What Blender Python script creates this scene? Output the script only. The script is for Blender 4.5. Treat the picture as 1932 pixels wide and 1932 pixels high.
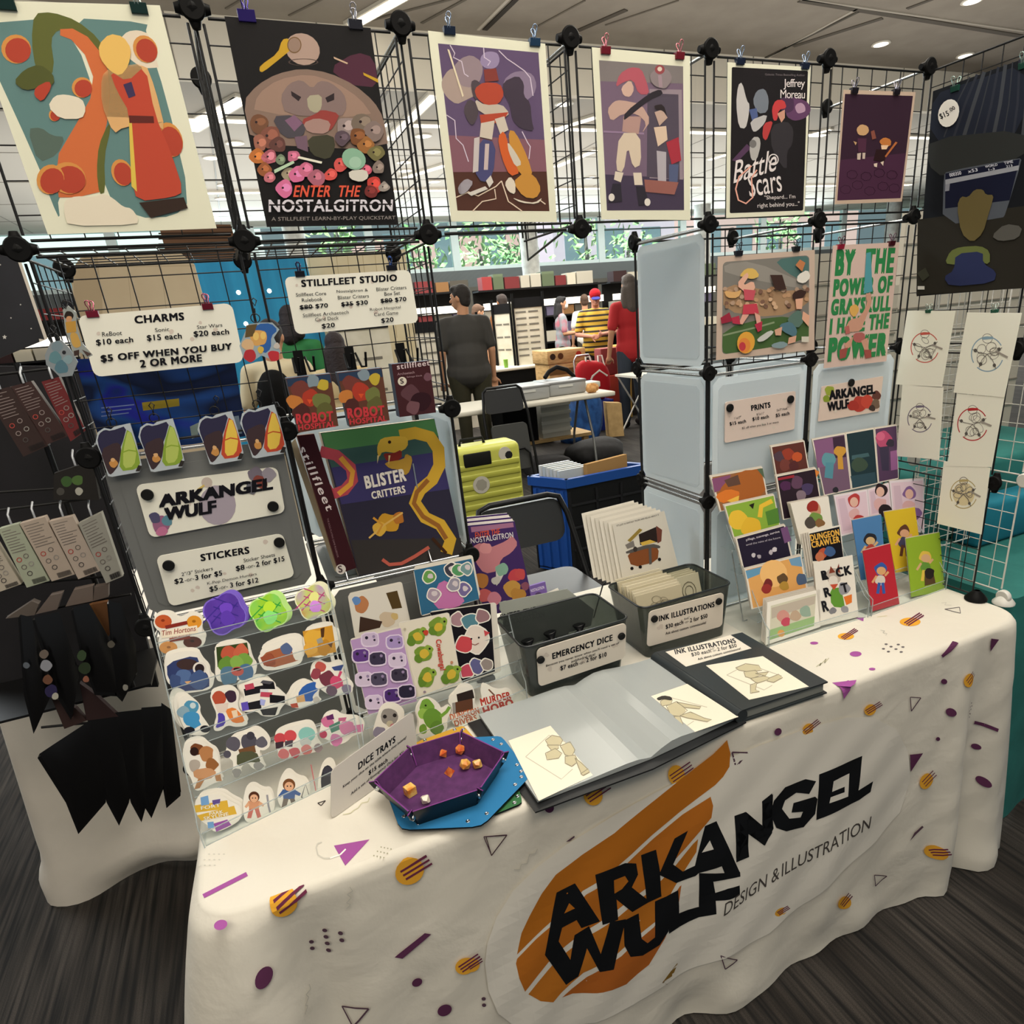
import bpy, bmesh, math, random
import numpy as np
from mathutils import Vector, Matrix
from mathutils.geometry import tessellate_polygon
random.seed(7)
for o in list(bpy.data.objects): bpy.data.objects.remove(o)
SC = bpy.context.scene
COL = SC.collection
# ---------------------------------------------------------------- camera, world, lights, exposure
S = .305                                   # pitch of the wire grid panels, metres
TZ = .74                                   # table top height
CAM = np.array([-.0495674, -1.2856595, 1.5132159])
RC = np.array([[.90655774, -.41458886, -.07917792], [-.218665, -.30086374, -.92826], [.36102449, .85883472, -.36340643]])
FPX, CX, CY = 1246.376, 1043.279, 1074.006
cam = bpy.data.cameras.new('camera'); camo = bpy.data.objects.new('camera', cam); COL.objects.link(camo)
cam.sensor_width = 36; cam.lens = FPX / 1932 * 36
cam.shift_x = (966 - CX) / 1932; cam.shift_y = (CY - 966) / 1932
cam.clip_start = .02; cam.clip_end = 300
mw = Matrix.Identity(4)
for i in range(3):
 mw[i][0] = RC[0][i]; mw[i][1] = -RC[1][i]; mw[i][2] = -RC[2][i]; mw[i][3] = CAM[i]
camo.matrix_world = mw
SC.camera = camo
vs = SC.view_settings
vs.view_transform = 'Standard'; vs.look = 'None'; vs.gamma = 1; vs.exposure = 0.0; vs.use_curve_mapping = False
w = bpy.data.worlds.new('daylight'); SC.world = w; w.use_nodes = True
bg = w.node_tree.nodes['Background']; bg.inputs[0].default_value = (.86, .95, 1.0, 1); bg.inputs[1].default_value = .24
def area(name, loc, size, power, col, rot=(0, 0, 0)):
 l = bpy.data.lights.new(name, 'AREA'); l.shape = 'RECTANGLE'; l.size, l.size_y = size; l.energy = power; l.color = col
 o = bpy.data.objects.new(name, l); COL.objects.link(o); o.location = loc; o.rotation_euler = rot; return o
area('hall_lamp', (.9, -.7, 4.0), (2.2, 1.4), 87, (1, .94, .85))
area('hall_lamp', (-2.2, -2.6, 4.0), (2, 2), 75, (1, .90, .76))
area('front_fill', (.5, -2.0, 3.3), (2.4, .8), 30, (1, .86, .70), (math.radians(62), 0, 0))  # unseen fill, added to brighten the hung prints and signs
area('window_daylight', (7, 14.4, 2.9), (16, 1), 800, (.74, .92, 1), (math.radians(-80), 0, 0))
area('hall_lamp', (3.2, 2.8, 4.0), (3, 2), 130, (1, .93, .8))
area('hall_lamp', (-3, 4, 4.0), (3, 2), 210, (.9, .96, 1))
area('hall_lamp', (4, 9, 3.5), (8, 4), 620, (1, .96, .88))
area('hall_lamp', (13, 9, 3.5), (6, 5), 480, (1, .96, .88))
area('ceiling_fill', (2, 2.5, 2.6), (14, 6), 200, (1, .95, .86), (math.pi, 0, 0))  # unseen upward fill, added in place of bounce onto the ceiling
area('ceiling_fill', (6, 10.5, 2.2), (18, 7), 520, (1, .97, .92), (math.pi, 0, 0))  # same added fill for the lower ceiling, no fixture there
# ---------------------------------------------------------------- helpers
def ray(x, y): return RC.T @ np.array([(x - CX) / FPX, (y - CY) / FPX, 1.])
def onz(x, y, z=TZ): d = ray(x, y); return Vector(CAM + (z - CAM[2]) / d[2] * d)
def ony(x, y, Y=0.): d = ray(x, y); return Vector(CAM + (Y - CAM[1]) / d[1] * d)
def onx(x, y, X=0.): d = ray(x, y); return Vector(CAM + (X - CAM[0]) / d[0] * d)
class Plane:                               # a flat support in the room, seen from the camera
 def __init__(s, o, n):
  s.o = Vector(o); s.n = Vector(n).normalized()
  if s.n.dot(Vector(CAM) - s.o) < 0: s.n = -s.n
 def at(s, x, y, off=0):
  d = Vector(ray(x, y)); c = Vector(CAM)
  return c + d * ((s.o + s.n * off - c).dot(s.n) / d.dot(s.n))
def PY(Y): return Plane((0, Y, 0), (0, -1, 0))
def PX(X): return Plane((X, 0, 0), (1, 0, 0))
def PZ(z): return Plane((0, 0, z), (0, 0, 1))
def PL(p0, p1, tilt=0):                    # plane over a ground line, leaning back by tilt degrees
 p0 = Vector(p0); p1 = Vector(p1); h = (p1 - p0).normalized()
 back = Vector((-h.y, h.x, 0)).normalized(); t = math.radians(tilt)
 up = Vector((0, 0, 1)) * math.cos(t) + back * math.sin(t)
 return Plane(p0, h.cross(up))
MATS = {}
def lin(c):
 if isinstance(c, str):
  c = c.lstrip('#'); c = [int(c[i:i + 2], 16) / 255 for i in (0, 2, 4)]
  c = [x / 12.92 if x <= .04045 else ((x + .055) / 1.055) ** 2.4 for x in c]
 return (c[0], c[1], c[2], 1)
def mat(c, rough=.6, metal=0, emit=0, spec=None):
 key = (str(c), rough, metal, emit)
 if key in MATS: return MATS[key]
 m = bpy.data.materials.new('m_' + str(c).strip('#')); m.use_nodes = True
 b = m.node_tree.nodes['Principled BSDF']
 b.inputs['Base Color'].default_value = lin(c); b.inputs['Roughness'].default_value = rough; b.inputs['Metallic'].default_value = metal
 b.inputs['Specular IOR Level'].default_value = spec if spec is not None else (.08 if rough >= .5 else .45)
 if emit:
  b.inputs['Emission Color'].default_value = lin(c); b.inputs['Emission Strength'].default_value = emit
 MATS[key] = m; return m
def node_mat(name, build, rough=.7):
 if name in MATS: return MATS[name]
 m = bpy.data.materials.new(name); m.use_nodes = True; nt = m.node_tree
 b = nt.nodes['Principled BSDF']; b.inputs['Roughness'].default_value = rough
 build(nt, b); MATS[name] = m; return m
def noisy(c1, c2, scale=40, rough=.8, stretch=(1, 1, 1), lo=.35, hi=.65, bump=0, bscale=None, det=4):
 def bl(nt, b):
  N = nt.nodes.new; L = nt.links.new
  tc = N('ShaderNodeTexCoord'); mp = N('ShaderNodeMapping'); mp.inputs['Scale'].default_value = stretch
  nz = N('ShaderNodeTexNoise'); nz.inputs['Scale'].default_value = scale; nz.inputs['Detail'].default_value = det
  cr = N('ShaderNodeValToRGB'); cr.color_ramp.elements[0].position = lo; cr.color_ramp.elements[1].position = hi
  cr.color_ramp.elements[0].color = lin(c1); cr.color_ramp.elements[1].color = lin(c2)
  L(tc.outputs['Object'], mp.inputs[0]); L(mp.outputs[0], nz.inputs[0]); L(nz.outputs[0], cr.inputs[0]); L(cr.outputs[0], b.inputs['Base Color'])
  if bump:
   n2 = N('ShaderNodeTexNoise'); n2.inputs['Scale'].default_value = bscale or scale; n2.inputs['Detail'].default_value = det; L(mp.outputs[0], n2.inputs[0])
   bp = N('ShaderNodeBump'); bp.inputs['Strength'].default_value = bump; bp.inputs['Distance'].default_value = .01; L(n2.outputs[0], bp.inputs['Height']); L(bp.outputs[0], b.inputs['Normal'])
 return node_mat('n_%s_%s_%s_%s' % (c1, c2, scale, stretch), bl, rough)
def clear(name, tint=(1, 1, 1), opaque=.08, rough=.05, body=(.9, .95, .95)):
 # thin clear plastic: mostly lets light through, a little gloss and body colour
 if name in MATS: return MATS[name]
 m = bpy.data.materials.new(name); m.use_nodes = True; nt = m.node_tree
 b = nt.nodes['Principled BSDF']; out = nt.nodes['Material Output']
 b.inputs['Base Color'].default_value = (*body, 1); b.inputs['Roughness'].default_value = rough
 t = nt.nodes.new('ShaderNodeBsdfTransparent'); t.inputs[0].default_value = (*tint, 1)
 mx = nt.nodes.new('ShaderNodeMixShader'); mx.inputs[0].default_value = opaque
 nt.links.new(t.outputs[0], mx.inputs[1]); nt.links.new(b.outputs[0], mx.inputs[2]); nt.links.new(mx.outputs[0], out.inputs[0])
 MATS[name] = m; return m
def tag(o, label=None, cat=None, group=None, kind=None):
 if label: o['label'] = label
 if cat: o['category'] = cat
 if group: o['group'] = group
 if kind: o['kind'] = kind
 return o
def empty(name, loc, label=None, cat=None, group=None):
 o = bpy.data.objects.new(name, None); COL.objects.link(o); o.location = loc; o.empty_display_size = .05
 return tag(o, label, cat, group)
def wloc(o):
 v = Vector((0, 0, 0))
 while o: v += o.location; o = o.parent
 return v
class MB:                                  # collects shapes in world coordinates, builds ONE mesh object
 def __init__(s): s.v = []; s.f = []; s.mi = []; s.mats = []; s.sm = []
 def mid(s, m):
  if m not in s.mats: s.mats.append(m)
  return s.mats.index(m)
 def add(s, vs_, fs, m, smooth=False):
  k = len(s.v); i = s.mid(m); s.v += [Vector(v) for v in vs_]
  for f in fs: s.f.append([k + j for j in f]); s.mi.append(i); s.sm.append(smooth)
  return s
 def obox(s, c, ax, ay, az, m):         # oriented box: centre and three half vectors
  c, ax, ay, az = map(Vector, (c, ax, ay, az)); vs_ = [c + ax * i + ay * j + az * k for k in (-1, 1) for j in (-1, 1) for i in (-1, 1)]
  return s.add(vs_, [(0, 2, 3, 1), (4, 5, 7, 6), (0, 1, 5, 4), (2, 6, 7, 3), (0, 4, 6, 2), (1, 3, 7, 5)], m)
 def box(s, a, b, m):
  a = Vector(a); b = Vector(b); h = (b - a) / 2
  return s.obox((a + b) / 2, (h.x, 0, 0), (0, h.y, 0), (0, 0, h.z), m)
 def rbox(s, a, b, m, r=.01, seg=2):    # bevelled box
  bm = bmesh.new(); bmesh.ops.create_cube(bm, size=1)
  a = Vector(a); b = Vector(b); d = b - a; r = min(r, abs(d.x) * .49, abs(d.y) * .49, abs(d.z) * .49)
  for v in bm.verts: v.co = Vector(((v.co.x) * d.x, v.co.y * d.y, v.co.z * d.z)) + (a + b) / 2
  bmesh.ops.bevel(bm, geom=bm.edges[:], offset=r, segments=seg, profile=.5, affect='EDGES')
  bm.verts.index_update(); s.add([v.co.copy() for v in bm.verts], [[v.index for v in f.verts] for f in bm.faces], m, True); bm.free(); return s
 def tube(s, pts, r, m, n=6, closed=False, cap=True, smooth=True):
  pts = [Vector(p) for p in pts]; k = len(s.v); N = len(pts); rs = r if isinstance(r, (list, tuple)) else [r] * N
  vs_ = []; up = None
  for i, p in enumerate(pts):
   if closed: t = pts[(i + 1) % N] - pts[i - 1]
   else: t = pts[min(i + 1, N - 1)] - pts[max(i - 1, 0)]
   if t.length < 1e-9: t = Vector((0, 0, 1))
   t.normalize()
   if up is None: up = t.orthogonal().normalized()
   up = (up - t * up.dot(t))
   up = up.normalized() if up.length > 1e-6 else t.orthogonal().normalized()
   q = t.cross(up)
   for j in range(n):
    a = 2 * math.pi * j / n; vs_.append(p + (up * math.cos(a) + q * math.sin(a)) * rs[i])
  fs = []
  for i in range(N if closed else N - 1):
   for j in range(n):
    i2 = (i + 1) % N; fs.append((i * n + j, i * n + (j + 1) % n, i2 * n + (j + 1) % n, i2 * n + j))
  s.add(vs_, fs, m, smooth)
  if cap and not closed: s.add(vs_[:n], [tuple(range(n))[::-1]], m); s.add(vs_[-n:], [tuple(range(n))], m)
  return s
 def cyl(s, a, b, r, m, n=16, r2=None): return s.tube([a, b], [r, r if r2 is None else r2], m, n)
 def lathe(s, o, axis, prof, m, n=20):  # prof: (radius, height along axis)
  o = Vector(o); t = Vector(axis).normalized(); u = t.orthogonal().normalized(); q = t.cross(u); vs_ = []; fs = []
  for r, h in prof:
   for j in range(n):
    a = 2 * math.pi * j / n; vs_.append(o + t * h + (u * math.cos(a) + q * math.sin(a)) * r)
  for i in range(len(prof) - 1):
   for j in range(n): fs.append((i * n + j, i * n + (j + 1) % n, (i + 1) * n + (j + 1) % n, (i + 1) * n + j))
  s.add(vs_, fs, m, True); s.add(vs_[:n], [tuple(range(n))[::-1]], m); return s.add(vs_[-n:], [tuple(range(n))], m)
 def ell(s, c, rx, ry, rz, m, n=14, rot=None):
  vs_ = []; fs = []; c = Vector(c); h = n // 2
  for i in range(h + 1):
   th = math.pi * i / h
   for j in range(n):
    a = 2 * math.pi * j / n; v = Vector((rx * math.sin(th) * math.cos(a), ry * math.sin(th) * math.sin(a), rz * math.cos(th)))
    vs_.append(c + (rot @ v if rot else v))
  for i in range(h):
   for j in range(n): fs.append((i * n + j, (i + 1) * n + j, (i + 1) * n + (j + 1) % n, i * n + (j + 1) % n))
  return s.add(vs_, fs, m, True)
 def prism(s, pts, d, m, m2=None):      # polygon pts extruded by vector d (front cap at pts)
  pts = [Vector(p) for p in pts]; d = Vector(d); n = len(pts); tr = tessellate_polygon([pts])
  s.add(pts, tr, m); s.add([p + d for p in pts], [t[::-1] for t in tr], m2 or m)
  s.add(pts + [p + d for p in pts], [(i, (i + 1) % n, n + (i + 1) % n, n + i) for i in range(n)], m2 or m); return s
 def build(s, name, parent=None, label=None, cat=None, group=None, kind=None, bevel=0, loc=None):
  me = bpy.data.meshes.new(name)
  if loc is not None: base = Vector(loc)
  elif parent: base = wloc(parent)
  elif s.v:
   xs = [v.x for v in s.v]; ys = [v.y for v in s.v]; zs = [v.z for v in s.v]
   base = Vector(((min(xs) + max(xs)) / 2, (min(ys) + max(ys)) / 2, min(zs)))
  else: base = Vector((0, 0, 0))
  me.from_pydata([v - base for v in s.v], [], s.f)
  for m in s.mats: me.materials.append(m)
  me.polygons.foreach_set('material_index', s.mi); me.polygons.foreach_set('use_smooth', s.sm)
  me.validate(); me.update()
  o = bpy.data.objects.new(name, me); COL.objects.link(o)
  if parent: o.parent = parent; o.location = base - wloc(parent)
  else: o.location = base
  if bevel:
   bv = o.modifiers.new('b', 'BEVEL'); bv.width = bevel; bv.segments = 2; bv.limit_method = 'ANGLE'
  return tag(o, label, cat, group, kind)
TXT = {}
def text_mesh(t, bold=0, shear=0, sp=1.0):
 sp += bold * 2.2
 k = (t, bold, shear, sp)
 if k in TXT: return TXT[k]
 c = bpy.data.curves.new('t', 'FONT'); c.body = t; c.size = 1; c.shear = shear; c.space_character = sp; c.resolution_u = 3
 o = bpy.data.objects.new('t', c); COL.objects.link(o); bpy.context.view_layer.update()
 me = o.to_mesh(); vs_ = [v.co.copy() for v in me.vertices]; fs = [tuple(p.vertices) for p in me.polygons]
 o.to_mesh_clear(); bpy.data.objects.remove(o); bpy.data.curves.remove(c)
 if bold:
  n0 = len(vs_); V0, F0 = vs_, fs; vs_, fs = [], []
  for dx, dy in ((-1, -.6), (1, -.6), (-1, .6), (1, .6), (0, 0)): fs += [tuple(i + len(vs_) for i in f) for f in F0]; vs_ += [v + Vector((dx * bold * .8, dy * bold * .8, 0)) for v in V0]
 xs = [v.x for v in vs_] or [0]; ys = [v.y for v in vs_] or [0]
 x0, x1, y0, y1 = min(xs), max(xs), min(ys), max(ys)
 TXT[k] = ([((v.x - x0) / max(x1 - x0, 1e-6), (v.y - y0) / max(y1 - y0, 1e-6)) for v in vs_], fs, (x1 - x0) / max(y1 - y0, 1e-6)); return TXT[k]
FR = {'A': (0, 0, 500), 'B': (400, 0, 500), 'C': (780, 0, 500), 'D': (1080, 0, 500), 'E': (1432, 0, 500), 'F': (0, 450, 500), 'G': (400, 430, 500), 'H': (800, 430, 500),
  'I': (1150, 430, 400), 'J': (1532, 430, 400), 'K': (1332, 800, 500), 'L': (0, 880, 500), 'M': (250, 1080, 500), 'N': (600, 1000, 450), 'O': (870, 900, 550), 'Q': (600, 1200, 550),
  'R': (300, 1432, 600), 'S': (880, 1332, 600), 'T': (1332, 1082, 600), 'U': (1432, 1432, 500), 'V': (0, 1332, 600), 'W': (1632, 800, 500.1), 'X': (780, 500, 260), 'Y': (980, 500, 280), '1': (0, 0, 1932)}
class Flat(MB):
 # a sheet-like thing: a slab lying on a plane, with its printed surface laid on in thin layers;
 # outlines are measured in the photo and cast onto the plane
 def __init__(s, plane, fr='1'):
  super().__init__(); s.p = plane; s.set(fr); s.top = 0; s.lay = 0
 def set(s, fr): s.fx, s.fy, k = FR[fr]; s.k = k / 1932; return s
 def c(s, c, r=.6): return mat(tuple(min(.88, v * s.gain) for v in lin(c)[:3]), r) if isinstance(c, str) else mat(c, r) if isinstance(c, tuple) else c
 gain = 1.28
 def P(s, x, y, off=0): return s.p.at(s.fx + x * s.k, s.fy + y * s.k, off)
 def Q(s, q, off=0): return s.P(q[0], q[1], off)
 def slab(s, pts, c, t=.0012, c2=None, rough=.6):
  a = [s.Q(q) for q in pts]; m = s.c(c, rough)
  m2 = None if c2 is None else s.c(c2, rough)
  if sum(((a[i] - a[0]).cross(a[i + 1] - a[0])).dot(s.p.n) for i in range(1, len(a) - 1)) < 0: a = a[::-1]
  s.prism([v + s.p.n * t for v in a], -s.p.n * t, m, m2); s.top = t; s.lay = 0; return s
 def nx(s): s.lay += 1; return s.top + s.lay * .00005
 def poly(s, pts, c, rough=.6):
  if 5 <= len(pts) <= 15:
   Q_ = []
   for i in range(len(pts)): a, b = pts[i], pts[(i + 1) % len(pts)]; Q_ += [(a[0] * .78 + b[0] * .22, a[1] * .78 + b[1] * .22), (a[0] * .22 + b[0] * .78, a[1] * .22 + b[1] * .78)]
   pts = Q_
  o = s.nx(); a = [s.Q(q) for q in pts]; a = [v + s.p.n * o for v in a]
  m = s.c(c, rough)
  s.add(a, tessellate_polygon([a]), m); return s
 def polys(s, lst):
  for c, pts in lst: s.poly(pts, c)
  return s
 def rr(s, x0, y0, x1, y1, c): return s.poly([(x0, y0), (x1, y0), (x1, y1), (x0, y1)], c)
 def disc(s, x, y, rx, ry, c, rot=0, n=18):
  r = math.radians(rot); return s.poly([(x + rx * math.cos(a) * math.cos(r) - ry * math.sin(a) * math.sin(r), y + rx * math.cos(a) * math.sin(r) + ry * math.sin(a) * math.cos(r)) for a in [2 * math.pi * i / n for i in range(n)]], c)
 def ring(s, x, y, rx, ry, w_, c, rot=0, a0=0, a1=360, n=24):
  r = math.radians(rot); f = lambda a, q: (x + (rx * q) * math.cos(a) * math.cos(r) - (ry * q) * math.sin(a) * math.sin(r), y + (rx * q) * math.cos(a) * math.sin(r) + (ry * q) * math.sin(a) * math.cos(r))
  A = [math.radians(a0 + (a1 - a0) * i / n) for i in range(n + 1)]; q = 1 - w_ / max(rx, ry)
  return s.strip([f(a, 1) for a in A], [f(a, q) for a in A], c)
 def strip(s, e1, e2, c):
  o = s.nx(); n = len(e1); v = [s.Q(q) + s.p.n * o for q in e1] + [s.Q(q) + s.p.n * o for q in e2]
  s.add(v, [(i, i + 1, n + i + 1, n + i) for i in range(n - 1)], s.c(c)); return s
 def line(s, pts, w_, c, closed=False):
  if closed: pts = list(pts) + [pts[0]]
  e1 = []; e2 = []
  for i, p in enumerate(pts):
   a = pts[max(i - 1, 0)]; b = pts[min(i + 1, len(pts) - 1)]
   dx, dy = b[0] - a[0], b[1] - a[1]; l = math.hypot(dx, dy) or 1
   nx, ny = -dy / l * w_ / 2, dx / l * w_ / 2; e1.append((p[0] + nx, p[1] + ny)); e2.append((p[0] - nx, p[1] - ny))
  return s.strip(e1, e2, c)
 def text(s, t, bl, br, h, c, bold=.02, shear=0, up=None, sp=1.0):
  # bl, br: ends of the line of lettering (bottom left, bottom right); h: letter height along up
  vs_, fs, _ = text_mesh(t, bold, shear, sp); o = s.nx(); A = s.Q(bl); B = s.Q(br)
  if up is None: d = (br[0] - bl[0], br[1] - bl[1]); l = math.hypot(*d); up = (d[1] / l, -d[0] / l)
  Cc = s.Q((bl[0] + up[0] * h, bl[1] + up[1] * h)); ex = B - A; ey = Cc - A
  m = s.c(c)
  nb = len(vs_) // 5 if bold else len(vs_) + 1; s.lay += 4 if bold else 0
  s.add([A + ex * u + ey * v + s.p.n * (o + i // nb * .00005) for i, (u, v) in enumerate(vs_)], fs, m); return s
 def blob(s, x, y, r, c, n=9, j=.3, seed=0, sy=1):
  rg = random.Random(seed + int(x * 7 + y * 13)); return s.poly([(x + r * (1 - j / 2 + j * rg.random()) * math.cos(a), y + sy * r * (1 - j / 2 + j * rg.random()) * math.sin(a)) for a in [2 * math.pi * i / n for i in range(n)]], c)
def bil(q, u, v):                          # point inside a four-cornered outline (tl, tr, br, bl)
 a = [q[0][i] + (q[1][i] - q[0][i]) * u for i in (0, 1)]; b = [q[3][i] + (q[2][i] - q[3][i]) * u for i in (0, 1)]
 return (a[0] + (b[0] - a[0]) * v, a[1] + (b[1] - a[1]) * v)
def rquad(q, r=.06, n=4):                  # rounded version of such an outline
 w_ = math.hypot(q[1][0] - q[0][0], q[1][1] - q[0][1]); h = math.hypot(q[3][0] - q[0][0], q[3][1] - q[0][1]); ru = r; rv = r * w_ / h; P = []
 for cu, cv, a0 in ((ru, rv, 180), (1 - ru, rv, 270), (1 - ru, 1 - rv, 0), (ru, 1 - rv, 90)):
  for i in range(n + 1):
   a = math.radians(a0 + 90 * i / n); P.append(bil(q, cu + ru * math.cos(a), cv + rv * math.sin(a)))
 return P
# ---------------------------------------------------------------- the hall
sun = bpy.data.lights.new('sun', 'SUN'); sun.energy = 15; sun.angle = .02; so = bpy.data.objects.new('sun', sun); COL.objects.link(so)
so.rotation_euler = Vector((-.5, -.35, .8)).to_track_quat('Z', 'Y').to_euler()
ZU, ZL, YB, YW = 4.06, 3.6, 6.1, 15.0      # upper ceiling, lower ceiling, bulkhead, window wall
def carpet(nt, b):
 N = nt.nodes.new; L = nt.links.new
 tc = N('ShaderNodeTexCoord')
 def nz(scale, st, det=3):
  mp = N('ShaderNodeMapping'); mp.inputs['Scale'].default_value = st; n = N('ShaderNodeTexNoise'); n.inputs['Scale'].default_value = scale; n.inputs['Detail'].default_value = det
  L(tc.outputs['Object'], mp.inputs[0]); L(mp.outputs[0], n.inputs[0]); return n.outputs[0]
 def ramp(x, a, c1, z, c2):
  r = N('ShaderNodeValToRGB'); r.color_ramp.elements[0].position = a; r.color_ramp.elements[0].color = lin(c1); r.color_ramp.elements[1].position = z; r.color_ramp.elements[1].color = lin(c2); L(x, r.inputs[0]); return r.outputs[0]
 a = ramp(nz(85, (1, .03, 1)), .34, '#0c0b0a', .68, '#524c46')
 c = ramp(nz(5, (1, .3, 1), 2), .35, '#9a9186', .65, '#ffffff')
 g = ramp(nz(500, (1, 1, 1), 1), .3, '#8a8a8a', .7, '#ffffff')
 m = N('ShaderNodeMixRGB'); m.blend_type = 'MULTIPLY'; m.inputs[0].default_value = 1; L(a, m.inputs[1]); L(c, m.inputs[2])
 m2 = N('ShaderNodeMixRGB'); m2.blend_type = 'MULTIPLY'; m2.inputs[0].default_value = .8; L(m.outputs[0], m2.inputs[1]); L(g, m2.inputs[2]); L(m2.outputs[0], b.inputs['Base Color'])
def struct(name, mb, **k): return mb.build(name, kind='structure', loc=(0, 0, 0), **k)
struct('floor', MB().box((-9, -5, -.1), (24, YW + .3, 0), node_mat('carpet', carpet, .95)))
ceil_m = noisy('#8f877c', '#989084', 3, .9); white_wall = mat('#e9e2d2', .8)
cm = MB().box((-9, -5, ZU), (24, YB, ZU + .1), ceil_m).box((-9, YB + .1, ZL), (24, YW, ZL + .1), mat('#b9b5ab', .9))
struct('ceiling', cm)
bk = MB().box((-9, YB, ZL), (24, YB + .1, ZU + .1), white_wall)
for i in range(-6, 20): bk.box((i * 1.22, YB - .004, ZL), (i * 1.22 + .012, YB, ZU), mat('#8e887c'))
struct('wall_front', bk)
struct('wall_left', MB().box((-9.1, -5, 0), (-9, YW, ZU), mat('#8a8177')))
struct('wall_right', MB().box((24, -5, 0), (24.1, YW, ZU), mat('#cfc8ba')))
# ceiling seams and slots
tr = MB()
def cseam(p, q, z, w_, c, fr):
 ox, oy, k = FR[fr]; k /= 1932
 a = onz(ox + p[0] * k, oy + p[1] * k, z); b = onz(ox + q[0] * k, oy + q[1] * k, z); d = (b - a); n = Vector((-d.y, d.x, 0)).normalized() * w_ / 2
 tr.obox((a + b) / 2 - Vector((0, 0, .004)), d / 2, n, (0, 0, .004), mat(c, .6))
for p, q, w_, c, fr in [((-400, 640), (730, 80), .035, '#57524a', 'E'), ((-380, 660), (715, 60), .03, '#bdb6aa', 'E'), ((300, 0), (1932, 265), .07, '#5c564e', 'E'), ((250, -20), (1932, 225), .03, '#b4ada1', 'E'),
      ((250, 335), (900, 130), .07, '#5f5951', 'E'), ((1080, 60), (1400, -60), .05, '#5f5951', 'E'), ((1200, 220), (1550, 68), .06, '#575149', 'C'), ((520, 215), (760, -20), .05, '#3a3733', 'C'), ((470, 215), (700, -20), .03, '#c0b9ad', 'C'),
      ((60, 165), (380, -10), .03, '#6a645b', 'C'), ((900, 190), (1250, 0), .02, '#746d63', 'C'), ((1400, 180), (1932, 0), .02, '#746d63', 'C'), ((100, 60), (300, -60), .02, '#746d63', 'B'), ((1130, 150), (1932, -60), .03, '#6a645b', 'B'), ((560, 110), (860, -40), .02, '#746d63', 'B')]:
 cseam(p, q, ZU, w_, c, fr)
for x in np.arange(-3, 24, 1.6): tr.box((x, YB + .1, ZL - .004), (x + .02, YW, ZL), mat('#8b877e'))
for y in np.arange(7.2, 15, 1.6): tr.box((-9, y, ZL - .004), (24, y + .02, ZL), mat('#8b877e'))
struct('trim_1', tr)
# strip lights, glowing stand-ins for lit ceiling edges, downlights
def glowing_strip(p, q, z, w_, fr, e, label):
 ox, oy, k = FR[fr]; k /= 1932
 a = onz(ox + p[0] * k, oy + p[1] * k, z); b = onz(ox + q[0] * k, oy + q[1] * k, z); d = (b - a).normalized(); n = Vector((-d.y, d.x, 0)) * w_
 t = empty('glowing_strip', (a + b) / 2, label, 'ceiling light', 'strip lights in the hall ceiling')
 MB().obox((a + b) / 2 - Vector((0, 0, .015)), (b - a) / 2 + d * .03, n * .75, (0, 0, .013), mat('#d8d3c6')).build('housing', t)
 MB().obox((a + b) / 2 - Vector((0, 0, .031)), (b - a) / 2, n / 2, (0, 0, .004), mat('#fff4e0', .5, 0, e)).build('diffuser', t)
for p, q, z, w_, fr, e, lb in [((1020, 160), (1420, -70), ZU, .1, 'B', 4, 'glowing strip light slanting across the upper ceiling behind the second poster'),
  ((1390, 930), (1760, 700), ZL, .13, 'A', 3, 'wide glowing strip light seen just right of the largest art print'), ((-200, 900), (210, 690), ZL, .1, 'B', 3, 'glowing strip light low beside the dark planet poster, left side'),
  ((1290, 1000), (1620, 670), ZL, .1, 'B', 1.5, 'slanting strip light between the planet poster and the robot print'), ((1000, 935), (1330, 835), ZL, .09, 'C', 3, 'strip light right of the robot print'),
  ((1390, 1285), (1700, 1190), ZL, .1, 'B', 3, 'lower strip light left of the robot print'), ((1040, 1200), (1330, 1080), ZL, .1, 'C', 2, 'strip light behind the gap beside the purple comic print'),
  ((1000, 1150), (1130, 1110), ZL, .08, 'D', 3, 'strip light left of the dark book cover print'), ((360, 970), (520, 930), ZL, .08, 'E', 3, 'strip light between the book cover print and the small purple print')]:
 glowing_strip(p, q, z, w_, fr, e, lb)
y1 = onz(345, 220, ZL).y; y2 = onz(430, 360, ZL).y
for y, xs, lb in ((y1, [(-.6, 2.0), (2.3, 5.0), (5.4, 8.4), (8.8, 12.5)], 'nearer'), (y2, [(-.2, 4.2), (4.6, 9), (9.4, 15)], 'farther')):  # glowing strips put in where the edges of ceiling steps catch light
 for i, (a, b) in enumerate(xs):
  t = empty('glowing_strip', ((a + b) / 2, y, ZL), 'long glowing strip added for a lit ceiling edge, %s row, %s from the left' % (lb, ['first', 'second', 'third', 'fourth'][i]), 'ceiling light', 'strip lights in the hall ceiling')
  MB().box((a - .03, y - .08, ZL - .03), (b + .03, y + .08, ZL - .001), mat('#d8d3c6')).build('housing', t)
  MB().box((a, y - .05, ZL - .036), (b, y + .05, ZL - .031), mat('#fff4e0', .5, 0, 4)).build('diffuser', t)
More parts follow.
